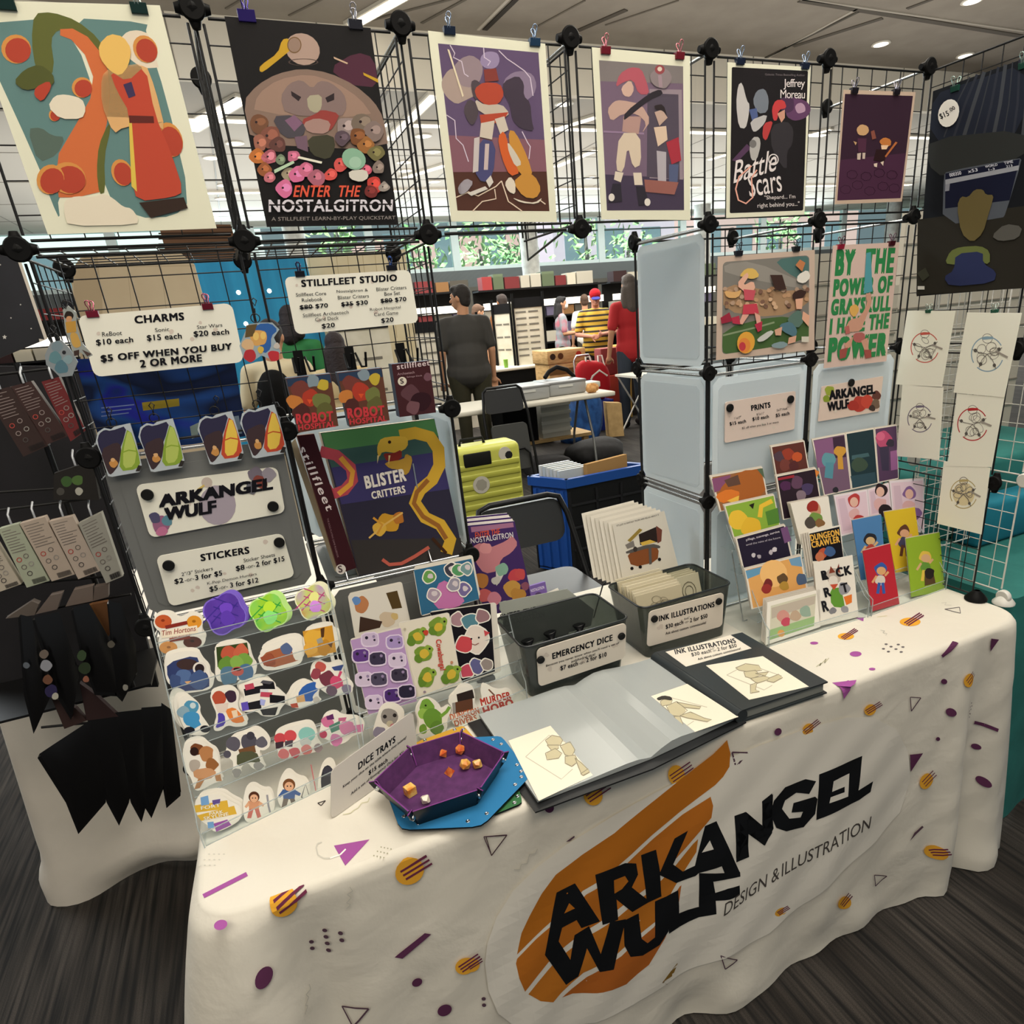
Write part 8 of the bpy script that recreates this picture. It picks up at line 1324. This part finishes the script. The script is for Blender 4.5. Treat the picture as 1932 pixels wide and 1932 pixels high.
# far white table and what is on and under it
wt = mat('#d3cfc2', .6)
def trestle(x0, x1, y0, y1, z, label, m=wt, legs=True, cat='table'):
 t = empty('table', ((x0 + x1) / 2, (y0 + y1) / 2, 0), label, cat); MB().rbox((x0, y0, z - .045), (x1, y1, z), m, .012).build('table_top', t)
 if legs:
  for x in (x0 + .2, x1 - .2):
   for s_ in (-.22, .22): c = (y0 + y1) / 2; MB().tube([(x, c + s_ * .3, z - .045), (x, c + s_, .3), (x, c + s_ * 1.2, 0)], .013, mat('#8a8c8c', .4, .6), 8).build('leg', t)
 return t
trestle(1.35, 3.2, 4.5, 5.2, .74, 'white folding table with grey cases beyond the yellow suitcase')
for x0, x1, y, lb in ((2.16, 2.56, 4.62, 'left silver grey case on the far white table'), (2.58, 2.98, 4.68, 'right silver grey case on the far white table')):
 t = empty('carry_case', ((x0 + x1) / 2, y + .2, .742), lb, 'case'); MB().rbox((x0, y, .742), (x1, y + .4, .87), mat('#9a9c9c', .4), .02).build('body', t); MB().rbox((x0 - .003, y - .003, .845), (x1 + .003, y + .403, .875), mat('#77797a', .4), .012).build('lid', t); MB().box((x0 + .1, y - .006, .82), (x0 + .25, y - .002, .84), mat('#c3c4c0')).build('clasp', t)
rg = random.Random(2); mb = MB(); c = Vector((3.0, 4.6, .79)); vs_ = []
mb.ell(c - Vector((0, 0, .004)), .07, .05, .044, noisy('#b5763a', '#d6a66a', 30, .8), 12); [v.__iadd__(Vector((rg.gauss(0, .006), rg.gauss(0, .006), rg.gauss(0, .006)))) for v in mb.v]; mb.build('paper_bag', None, 'crumpled orange paper bag on the far white table', 'paper bag')
MB().rbox((3.0, 4.95, .742), (3.28, 5.15, .80), mat('#cfd0c4'), .01).build('box', None, 'low white box at the back of the far white table', 'box')
MB().tube([(2.66, 4.95, .9), (2.72, 4.98, .95), (2.82, 5.0, .985), (2.92, 4.98, .95), (3.0, 5.0, .88), (3.015, 5.02, .77)], .022, mat('#1c1a1a'), 8).build('bag_strap', None, 'thick black bag strap arching behind the right grey case', 'strap')
mb = MB().box((2.28, 5.24, .246), (2.66, 5.6, .62), mat('#151516')); mb.build('storage_box', None, 'black storage box on the plank under the far white table', 'box')
t = empty('crate', (2.9, 5.3, .26), 'white slatted crate on the plank under the far white table', 'crate'); MB().box((2.72, 5.26, .246), (3.05, 5.6, .61), mat('#bfc0b8')).build('body', t)
for z in (.3, .39, .48, .57): MB().box((2.71, 5.245, z), (3.06, 5.26, z + .035), mat('#d3d4cc')).build('slat', t)
t = empty('bench', (2.8, 5.3, 0), 'low wooden plank bench under the far white table', 'bench'); wd = noisy('#a88a58', '#bfa06c', 14, .7, (1, 6, 6)); MB().box((2.2, 5.22, .21), (3.3, 5.65, .245), wd).build('plank', t)
for x in (2.3, 3.2): MB().box((x, 5.25, 0), (x + .06, 5.31, .21), wd).build('leg', t)
def sack(name, label, c, r, m, seed, cat='bag', straps=None):
 bm = bmesh.new(); bmesh.ops.create_icosphere(bm, subdivisions=3, radius=1); rg = random.Random(seed); k = [(Vector((rg.gauss(0, 1), rg.gauss(0, 1), rg.gauss(0, 1))).normalized(), .1 + .12 * rg.random()) for _ in range(14)]
 mb = MB(); vs_ = []
 for v in bm.verts:
  p = v.co.copy(); s_ = 1 + sum(a * max(0, p.dot(d)) ** 6 for d, a in k) - .06; q = Vector((math.copysign(abs(p.x) ** .7, p.x) * r[0], math.copysign(abs(p.y) ** .7, p.y) * r[1], math.copysign(abs(p.z) ** .75, p.z) * r[2])) * s_; q.z = max(q.z, -r[2] * .92); vs_.append(Vector(c) + q)
 mb.add(vs_, [[v.index for v in f.verts] for f in bm.faces], m, True); bm.free()
 if straps:
  t = empty(name, c, label, cat); mb.build('body', t)
  for s_ in (-.4, .4): MB().tube([Vector(c) + Vector((r[0] * (s_ - .2), -r[1] * .8, r[2] * .7)), Vector(c) + Vector((r[0] * (s_ - .12), -r[1] * .5, r[2] * 1.25)), Vector(c) + Vector((r[0] * (s_ + .12), -r[1] * .5, r[2] * 1.25)), Vector(c) + Vector((r[0] * (s_ + .2), -r[1] * .8, r[2] * .7))], .012, straps, 6).build('strap', t)
  return t
 return mb.build(name, None, label, cat)
sack('duffel_bag', 'black duffel bag slumped on the carpet under the far table', (3.1, 4.85, .11), (.3, .16, .12), noisy('#0e0e10', '#1b1b1e', 20, .8), 1); sack('duffel_bag', 'second black bag lying left of the slumped one', (2.5, 4.72, .085), (.24, .16, .09), noisy('#121113', '#1d1b1d', 20, .8), 4)
sack('shopping_bag', 'large crinkled blue shopping bag under the far table', (3.56, 6.05, .3), (.24, .18, .33), noisy('#173f78', '#2f62a8', 12, .5), 2, straps=mat('#142f5a')); sack('shopping_bag', 'dark red bag left of the blue shopping bag', (3.08, 6.3, .28), (.18, .18, .3), noisy('#4a1a1c', '#5e2426', 10, .8), 5)
mb = MB(); mb.prism([(3.9, 5.95, .002), (4.07, 5.88, .002), (4.06, 5.9, .4), (3.89, 5.97, .42)], (.03, .14, 0), noisy('#a88a5a', '#bd9d6a', 12, .8)); mb.build('paper_sack', None, 'brown kraft paper sack standing right of the blue bag', 'paper bag')
t = empty('folding_stool', (4.35, 5.85, 0), 'white folding stand with crossed legs beside the white rack tower', 'stool'); MB().box((4.1, 5.6, .70), (4.6, 6.1, .725), mat('#d6d4ca')).build('seat', t)
for y in (5.63, 6.07): MB().tube([(4.12, y, .7), (4.55, y, .01)], .011, mat('#cfcfca', .3, .3), 8).build('leg', t); MB().tube([(4.58, y, .7), (4.15, y, .01)], .011, mat('#cfcfca', .3, .3), 8).build('leg', t)
# middle distance: low black counter with price boards
t = trestle(3.2, 4.4, 8.5, 9.3, .76, 'white topped counter with black sides behind the standing man', legs=False); MB().box((3.24, 8.52, 0), (4.36, 9.28, .712), mat('#111112')).build('skirt', t)
bp = noisy('#c9c3b0', '#d8d2c2', 5, .9)
def board(x0, y0, x1, y1, z0, z1, label, lines=9, post=True):
 a, b = Vector((x0, y0, 0)), Vector((x1, y1, 0)); d = (b - a); n = Vector((d.y, -d.x, 0)).normalized(); t = empty('price_board', (a + b) / 2 + Zv * z0, label, 'price board'); mb = MB(); mb.prism([a + Zv * z0, b + Zv * z0, b + Zv * z1, a + Zv * z1], -n * .02, bp); pn = mb.build('panel', t)
 mb = MB()
 for i in range(lines):
  for u0, u1 in ((.08, .42), (.5, .82)): z = z1 - .1 - i * (z1 - z0 - .15) / lines; mb.obox(a.lerp(b, (u0 + u1) / 2) + Zv * z + n * .003, d * (u1 - u0) / 2, n * .001, Zv * .012, mat('#77736a'))
 mb.build('print_lines', pn)
 mb = MB(); mb.obox(a.lerp(b, .5) + Zv * (z1 - .06) + n * .006, d * .5, n * .004, Zv * .07, mat('#1c1c1e')); mb.build('header', t)
 if post:
  for p in (a, b): MB().cyl(p + Zv * z0 + n * .02, p + Zv * (z1 + .08) + n * .02, .02, mat('#161616'), 8).build('post', t)
board(3.86, 8.72, 4.31, 8.6, .765, 1.72, 'white price board with black posts on the counter, facing front'); board(3.7, 9.15, 3.85, 8.76, .765, 1.66, 'narrow white side board on the counter, left of the posted one', 4)
board(2.2, 8.3, 3.1, 8.2, .0, 1.5, 'white gridded sheet board seen past the rack wires left of the man'); board(.75, 5.45, 1.3, 5.45, .0, 1.62, 'cream cupboard panel behind the book price list', 5, False)
MB().lathe((3.62, 8.6, .762), (0, 0, 1), [(.03, 0), (.036, .12)], mat('#7fae4a'), 14).build('cup', None, 'small green cup on the counter by the price board', 'cup')
wood = noisy('#b08d58', '#cda974', 9, .7, (1, 1, 5))
t = empty('wooden_crate', (4.1, 7.7, 0), 'tall pale wooden crate stand with round stickers left of the striped man', 'crate'); MB().rbox((3.82, 7.45, 0), (4.37, 7.95, .98), wood, .01).build('body', t)
for z in (.3, .5, .68): MB().box((3.815, 7.435, z), (4.375, 7.45, z + .07), mat('#6d5232')).build('slot', t)
MB().rbox((3.8, 7.43, .82), (4.39, 7.97, 1.0), wood, .01).build('lid', t)
for x, c in ((3.88, '#3a2c24'), (4.0, '#5a3a26'), (4.28, '#a83a2c')): MB().cyl((x, 7.432, .92), (x, 7.424, .92), .042, mat(c), 14).build('round_sticker', t)
t = empty('hand_truck', (4.25, 6.9, 0), 'small hand truck with a chrome handle before the wooden crate', 'hand truck'); MB().tube([(4.05, 7.08, .1), (4.05, 7.12, .86), (4.09, 7.12, .92), (4.27, 7.12, .92), (4.31, 7.12, .86), (4.31, 7.08, .1)], .014, mat('#b9bcbe', .25, .8), 8).build('handle', t); MB().box((4.03, 6.83, 0), (4.33, 7.08, .07), mat('#2a2a2a')).build('platform', t); MB().rbox((4.04, 6.85, .072), (4.32, 7.06, .5), mat('#6d2a28'), .02).build('load', t)
for q, c, lb in (((4.4, 7.0, .002, 4.72, 7.3, .62), '#a83a26', 'orange red box stacked low by the striped man'), ((4.43, 7.05, .625, 4.68, 7.25, .98), '#8a3a3a', 'red picture box on the orange red box'), ((4.74, 7.05, .002, 4.9, 7.3, 1.0), '#c9a24a', 'narrow gold box beside the red picture box'), ((4.95, 7.2, .002, 5.4, 7.5, .95), '#2a2422', 'dark counter panel before the striped man')):
 MB().rbox(q[:3], q[3:], noisy(c, c, 4, .7), .01).build('box', None, lb, 'box')
t = sack('tote_bag', 'bright red tote bag with a white swirl beside the red shirted person', (4.05, 6.6, .62), (.22, .12, .25), mat('#a82028', .5), 7, straps=mat('#d6cfc6')); MB().tube([(3.9, 6.49, .55), (3.98, 6.47, .7), (4.08, 6.47, .76), (4.2, 6.49, .68)], .018, mat('#d9d2c8'), 6).build('white_swirl', t)
MB().box((3.82, 6.45, 0), (4.26, 6.8, .38), mat('#26307a', .5)).build('storage_tub', None, 'dark blue tub under the red tote bag', 'tub')
# far shelving with lit headers and goods
rg = random.Random(11); cols = dict(zip('dark brown,maroon,grey beige,olive grey,cream,charcoal,tan,moss green,red,violet grey,pale cream'.split(','), ['#3a2a2a', '#6a2f30', '#8a8478', '#4a463f', '#a8a294', '#2a2a2e', '#7a5a3a', '#56604a', '#8e3a3a', '#5a5468', '#b9b2a0']))
ORD = 'first second third fourth fifth sixth seventh eighth ninth tenth eleventh twelfth thirteenth fourteenth fifteenth sixteenth seventeenth eighteenth nineteenth twentieth'.split()
for j, (x0, x1, y, lb) in enumerate([(1.5, 4.0, 11.2, 'dark lit shelving full of boxes behind the standing man'), (4.4, 7.2, 11.8, 'dark lit shelving full of goods behind the masked shopper'), (7.4, 10.2, 12.0, 'dark lit shelving full of goods behind the striped man'), (-3.5, 1.2, 11.5, 'dark lit shelving behind the left rack tower')]):
 t = empty('shelving', ((x0 + x1) / 2, y, 0), lb, 'shelving'); mb = MB()
 for z in (.4, .9, 1.4, 1.95): mb.box((x0, y, z), (x1, y + .4, z + .03), mat('#1c1b1b'))
 mb.box((x0, y + .38, 0), (x1, y + .4, 2.0), mat('#1a1918'))
 mb.build('shelves', t); MB().box((x0 + .1, y - .02, 1.62), (x1 - .1, y + .1, 1.74), mat('#fff6e6', .5, 0, 1.6)).build('light_tube', t)
 for z in (.93, 1.43, 1.98):
  x = x0 + .1; ords = 0
  while x < x1 - .3:
   wd_ = .16 + rg.random() * .24; hh = .16 + rg.random() * (.12 if z > 1.9 else .2)
   if z == 1.43: hh = min(hh, .17)
   ords += 1; cn = rg.choice(list(cols)); MB().box((x, y + .03, z + .001), (x + wd_, y + .3, z + hh), mat(cols[cn])).build('goods_box', None, '%s box, %s from the left on the %s shelf behind the %s' % (cn, ORD[ords - 1], {.93: 'low', 1.43: 'middle', 1.98: 'top'}[z], lb.split(' behind the ')[1]), 'box', 'goods on the far shelving'); x += wd_ + .03
# left background: cream partition, slatted screen, blue drape
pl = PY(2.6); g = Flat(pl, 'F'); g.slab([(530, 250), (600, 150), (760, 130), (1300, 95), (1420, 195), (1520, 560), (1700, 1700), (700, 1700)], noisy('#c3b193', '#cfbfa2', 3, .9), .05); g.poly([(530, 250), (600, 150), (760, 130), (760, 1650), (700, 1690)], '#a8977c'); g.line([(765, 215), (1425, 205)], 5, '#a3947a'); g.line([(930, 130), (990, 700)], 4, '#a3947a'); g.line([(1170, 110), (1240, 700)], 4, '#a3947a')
g.build('partition', None, 'cream partition panel with clipped corners behind the charms sign', 'partition')
g = Flat(PY(6.05), '1'); g.slab([(300, 425), (435, 425), (600, 940), (440, 960)], '#5a3f2c', .05)
for i in range(7): g.line([(300, 432 + i * 10), (438, 430 + i * 10)], 3, '#2f2118')
g.build('slatted_screen', None, 'brown slatted wooden screen high behind the left rack tower', 'screen')
bl = noisy('#1f7fa8', '#2a94be', 2.5, .8, (3, 1, .3)); g = Flat(PY(5.6), '1'); g.slab([(360, 490), (575, 488), (690, 925), (480, 945)], bl, .04); drp = g.build('drape', None, 'bright blue drape behind the rack between the two price signs', 'drape')
g = Flat(PY(5.8), 'G'); g.slab([(690, 200), (1400, 160), (1500, 1000), (760, 1010)], noisy('#c6b794', '#d3c6a6', 3, .9), .05)
for x in (700, 900, 980, 1090, 1180, 1270): g.line([(x, 195), (x + 70, 800)], 6, '#a8997a')
g.build('display_wall', None, 'cream ribbed display wall behind the book price list', 'display wall')
for i, (x, y) in enumerate(((450, 552), (508, 549), (464, 611), (590, 565), (470, 660))): p = PY(5.57).at(x, y); MB().ell(p, .022, .022, .022, mat('#fff3dc', .5, 0, 3), 10).build('fairy_light', drp)
# ---------------------------------------------------------------- people in the hall
def remesh(parts, vox, name, m, parent, smooth=4):
 # parts: tapered capsules (a, b, ra, rb) and ellipsoids (c, (rx, ry, rz)) fused into one skin
 mb = MB()
 for p in parts:
  if len(p) == 4: mb.tube([p[0], p[1]], [p[2], p[3]], m, 12); mb.ell(p[0], p[2], p[2], p[2], m, 12); mb.ell(p[1], p[3], p[3], p[3], m, 12)
  else: mb.ell(p[0], *p[1], m, 14, p[2] if len(p) > 2 else None)
 o = mb.build('tmp', None, loc=(0, 0, 0)); r = o.modifiers.new('r', 'REMESH'); r.mode = 'VOXEL'; r.voxel_size = vox; s_ = o.modifiers.new('s', 'SMOOTH'); s_.iterations = smooth; s_.factor = .5
 bpy.context.view_layer.update(); dg = bpy.context.evaluated_depsgraph_get(); me = bpy.data.meshes.new_from_object(o.evaluated_get(dg)); me.name = name; bpy.data.objects.remove(o)
 me.materials.clear(); me.materials.append(m); me.polygons.foreach_set('use_smooth', [True] * len(me.polygons))
 q = bpy.data.objects.new(name, me); COL.objects.link(q); q.parent = parent; return q
V = Vector
def person(x, y, H, yaw, label, shirt, trousers, skin='#b98a6c', hair='#1f1916', hairlen=0, elb=None, wri=None, girth=1.0, head_yaw=0, cap=None, mask=False, pitch=0, pack=None, stripes=None):
 t = empty('person', (x, y, 0), label, 'person'); t.rotation_euler = (0, 0, math.radians(yaw)); k = H / 1.75; sk = mat(skin, .55); g = girth
 def J(a, b, c): return V((a, b, c)) * k
 elb = elb or {-1: (-.25, .02, 1.13), 1: (.25, .02, 1.13)}; wri = wri or {-1: (-.26, -.06, .87), 1: (.26, -.06, .87)}
 hc = J(0, -.025 - .03 * pitch, 1.625 - .015 * pitch); R3 = Matrix.Rotation(math.radians(head_yaw), 3, 'Z') @ Matrix.Rotation(math.radians(22 * pitch), 3, 'X')
 hd = lambda a, b, c: hc + R3 @ (V((a, b, c)) * k)
 body = [(hc, (.074 * k, .092 * k, .112 * k), R3), (hd(0, -.03, -.05), (.055 * k, .062 * k, .065 * k), R3), (J(0, .0, 1.42), hd(0, .02, -.07), .062 * k, .056 * k), (hd(0, -.088, .0), hd(0, -.112, -.028), .010 * k, .016 * k), (hd(-.076, .01, -.005), (.012 * k, .02 * k, .03 * k), R3), (hd(.076, .01, -.005), (.012 * k, .02 * k, .03 * k), R3), (hd(-.02, -.09, -.062), hd(.02, -.09, -.062), .009 * k, .009 * k), (hd(-.03, -.082, .03), hd(.03, -.082, .03), .012 * k, .012 * k),
   (J(0, .0, 1.28), (.165 * k * g, .105 * k * g, .2 * k)), (J(0, 0, 1.06), (.145 * k * g, .1 * k * g, .18 * k)), (J(0, .01, .93), (.16 * k * g, .115 * k * g, .12 * k)), (J(-.13 * g, .0, 1.40), J(.13 * g, .0, 1.40), .06 * k, .06 * k)]
 shp = [(J(0, .0, 1.28), (.18 * k * g, .12 * k * g, .21 * k)), (J(0, -.01 * g, 1.06), (.178 * k * g, .13 * k * g * g, .24 * k)), (J(0, .0, .93), (.194 * k * g, .15 * k * g, .17 * k)), (J(-.13 * g, .0, 1.40), J(.13 * g, .0, 1.40), .068 * k, .068 * k)]
 trs = [(J(0, .01, .92), (.168 * k * g, .122 * k * g, .12 * k))]
 for s_ in (-1, 1):
  sh = J(s_ * .185 * (1 + (g - 1) * .5), .0, 1.395); e = J(*elb[s_]); w_ = J(*wri[s_]); body += [(sh, e, .05 * k, .038 * k), (e, w_, .038 * k, .026 * k)]
  d = (w_ - e).normalized(); side = d.cross(V((0, 1, 0))); side = side.normalized() if side.length > .1 else V((1, 0, 0)); nrm = side.cross(d); pm = w_ + d * .05 * k
  body += [(w_, pm, .024 * k, .03 * k), (pm - side * .018 * k, pm + side * .018 * k, .02 * k, .02 * k)]
  for i, l in enumerate((.068, .08, .074, .056)):
   b0 = pm + d * .03 * k + side * (i - 1.5) * .019 * k; b1 = b0 + (d * .6 - nrm * .25 * s_) * l * .6 * k; b2 = b1 + (d * .5 - nrm * .6 * s_) * l * .5 * k; body += [(b0 - d * .02 * k, b1, .0095 * k, .009 * k), (b1, b2, .009 * k, .0075 * k)]
  tb = pm - d * .01 * k - side * .028 * k; body += [(tb, tb + (d * .6 - side * .7) * .04 * k, .012 * k, .010 * k), (tb + (d * .6 - side * .7) * .04 * k, tb + (d * 1.1 - side * .7) * .055 * k, .010 * k, .008 * k)]
  shp += [(sh, sh.lerp(e, .78), .066 * k, .062 * k)]
  hp, kn, an = J(s_ * .09 * g, .01, .90), J(s_ * .10, -.01, .49), J(s_ * .11, .03, .09); body += [(hp, kn, .085 * k * g, .055 * k), (kn, an, .055 * k, .036 * k), (an - V((0, 0, .045 * k)), J(s_ * .12, -.13, .035), .035 * k, .03 * k)]
  trs += [(hp, kn, .098 * k * g, .072 * k), (kn, J(s_ * .11, .03, .10), .072 * k, .06 * k)]
 bd_ = remesh(body, .008 * k, 'body', sk, t, 3)
 sm = shirt if not isinstance(shirt, str) else noisy(shirt, shirt, 6, .85, bump=.3, bscale=9)
 remesh(shp, .012, 'shirt', sm, t, 16); remesh(trs, .013, 'trousers', mat(trousers, .85), t, 4)
 for s_ in (-1, 1): remesh([(J(s_ * .11, .04, .05), J(s_ * .12, -.13, .042), .05 * k, .042 * k)], .01, 'shoe', mat('#1f1e1e'), t, 2)
 for s_ in (-1, 1): q = MB().ell(hd(s_ * .032, -.083, .012), .011 * k, .008 * k, .008 * k, mat('#e6dfd4'), 8).ell(hd(s_ * .032, -.089, .012), .005 * k, .004 * k, .005 * k, mat('#241a14'), 8); e_ = q.build('eye', t, loc=(0, 0, 0)); e_.location = (0, 0, 0)
 hr = [(hd(0, .02, .035), (.084 * k, .098 * k, .095 * k), R3), (hd(0, .05, -.01), (.074 * k, .06 * k, .085 * k), R3), (hd(0, -.045, .085), (.062 * k, .05 * k, .035 * k), R3)]
 if hairlen: hr += [(hd(-.06, .05, -.04), hd(-.07, .06, -.06 - hairlen), .05 * k, .06 * k), (hd(.06, .05, -.04), hd(.07, .06, -.06 - hairlen), .05 * k, .06 * k), (hd(0, .07, -.02), hd(0, .08, -.08 - hairlen), .07 * k, .08 * k)]
 if not cap: remesh(hr, .011, 'hair', noisy(hair, hair, 30, .8, bump=.6, bscale=60), t, 2)
 else:
  remesh(hr[1:2], .011, 'hair', mat(hair, .8), t, 2); c_ = remesh([(hd(0, .01, .055), (.088 * k, .102 * k, .078 * k), R3)], .01, 'cap', mat(cap, .8), t, 2); remesh([(hd(0, -.12, .045), (.07 * k, .065 * k, .012 * k), R3)], .007, 'cap_brim', mat('#3a3f8a', .7), t, 2)
 if mask: remesh([(hd(0, -.075, -.045), (.06 * k, .045 * k, .05 * k), R3)], .009, 'face_mask', mat('#d9d5cc', .8), t, 2)
 if pack: remesh([(J(0, .17, 1.2), (.14 * k, .09 * k, .22 * k))], .014, 'backpack', mat(pack, .8), t, 4)
 for c in t.children: c.location = (0, 0, 0)
 return t
def stripe_bl(nt, b):
 N = nt.nodes.new; L = nt.links.new; tc = N('ShaderNodeTexCoord'); sp = N('ShaderNodeSeparateXYZ'); mu = N('ShaderNodeMath'); mu.operation = 'MULTIPLY'; mu.inputs[1].default_value = 13.5; fr_ = N('ShaderNodeMath'); fr_.operation = 'FRACT'; gt = N('ShaderNodeMath'); gt.operation = 'GREATER_THAN'; gt.inputs[1].default_value = .62; mx = N('ShaderNodeMixRGB'); mx.inputs[1].default_value = lin('#c9a53a'); mx.inputs[2].default_value = lin('#2c2320')
 L(tc.outputs['Object'], sp.inputs[0]); L(sp.outputs[2], mu.inputs[0]); L(mu.outputs[0], fr_.inputs[0]); L(fr_.outputs[0], gt.inputs[0]); L(gt.outputs[0], mx.inputs[0]); L(mx.outputs[0], b.inputs['Base Color'])
person(2.14, 5.75, 1.84, 172, 'person in a charcoal t-shirt seen from behind, standing past the far table', '#34322f', '#3a382c', head_yaw=50, girth=1.22)
person(3.55, 9.6, 1.72, 95, 'person in a light blue shirt half hidden behind the charcoal t-shirt', '#4f86c8', '#a39c8a', hair='#5a4232', pitch=1)
person(4.15, 9.9, 1.84, 190, 'person in a brown t-shirt beside the white price board', '#7a4a1f', '#2a2622', skin='#9a6a4c', hair='#2a1f1a')
person(5.35, 10.2, 1.74, 72, 'masked person with black hair in a grey patterned jacket', noisy('#8a9096', '#b06a78', 9, .9, lo=.45, hi=.62), '#2c2a2c', hair='#121012', hairlen=.12, mask=True, elb={-1: (-.24, -.02, 1.12), 1: (.24, -.08, 1.12)}, wri={-1: (-.15, -.27, 1.12), 1: (.15, -.27, 1.12)})
person(6.2, 10.9, 1.76, 158, 'person in a white t-shirt seen from behind, far away', '#d3d0c9', '#4a463f', hair='#4a3526')
person(5.02, 8.25, 1.78, -24, 'person in a red cap and yellow black striped shirt looking at their hands', node_mat('stripes', stripe_bl, .85), '#26221f', skin='#c08a78', hair='#5a3a28', girth=1.22, cap='#a81f28', pitch=1, elb={-1: (-.29, -.04, 1.12), 1: (.29, -.04, 1.12)}, wri={-1: (-.10, -.27, 1.09), 1: (.07, -.28, 1.11)})
person(4.52, 6.4, 1.86, 172, 'person with long curly grey brown hair in a red shirt beside the white tower', '#a31a20', '#39404a', hair='#4a423c', hairlen=.16)
person(.16, 3.6, 1.62, 165, 'person in a cream shirt with a black backpack behind the charms', '#c9bb9a', '#c3b9a3', skin='#b08468', hair='#1c1614', pack='#141414', pitch=1)
person(.42, 5.2, 1.74, 150, 'person in a green top behind the hanging card games', '#1f6a34', '#2a2a2a', hair='#20181a', hairlen=.05)
person(.60, 3.95, 1.50, 175, 'person with long dark hair and a cream hooded top behind the card games', '#c9b58a', '#3a3a40', hair='#241a1c', hairlen=.2)
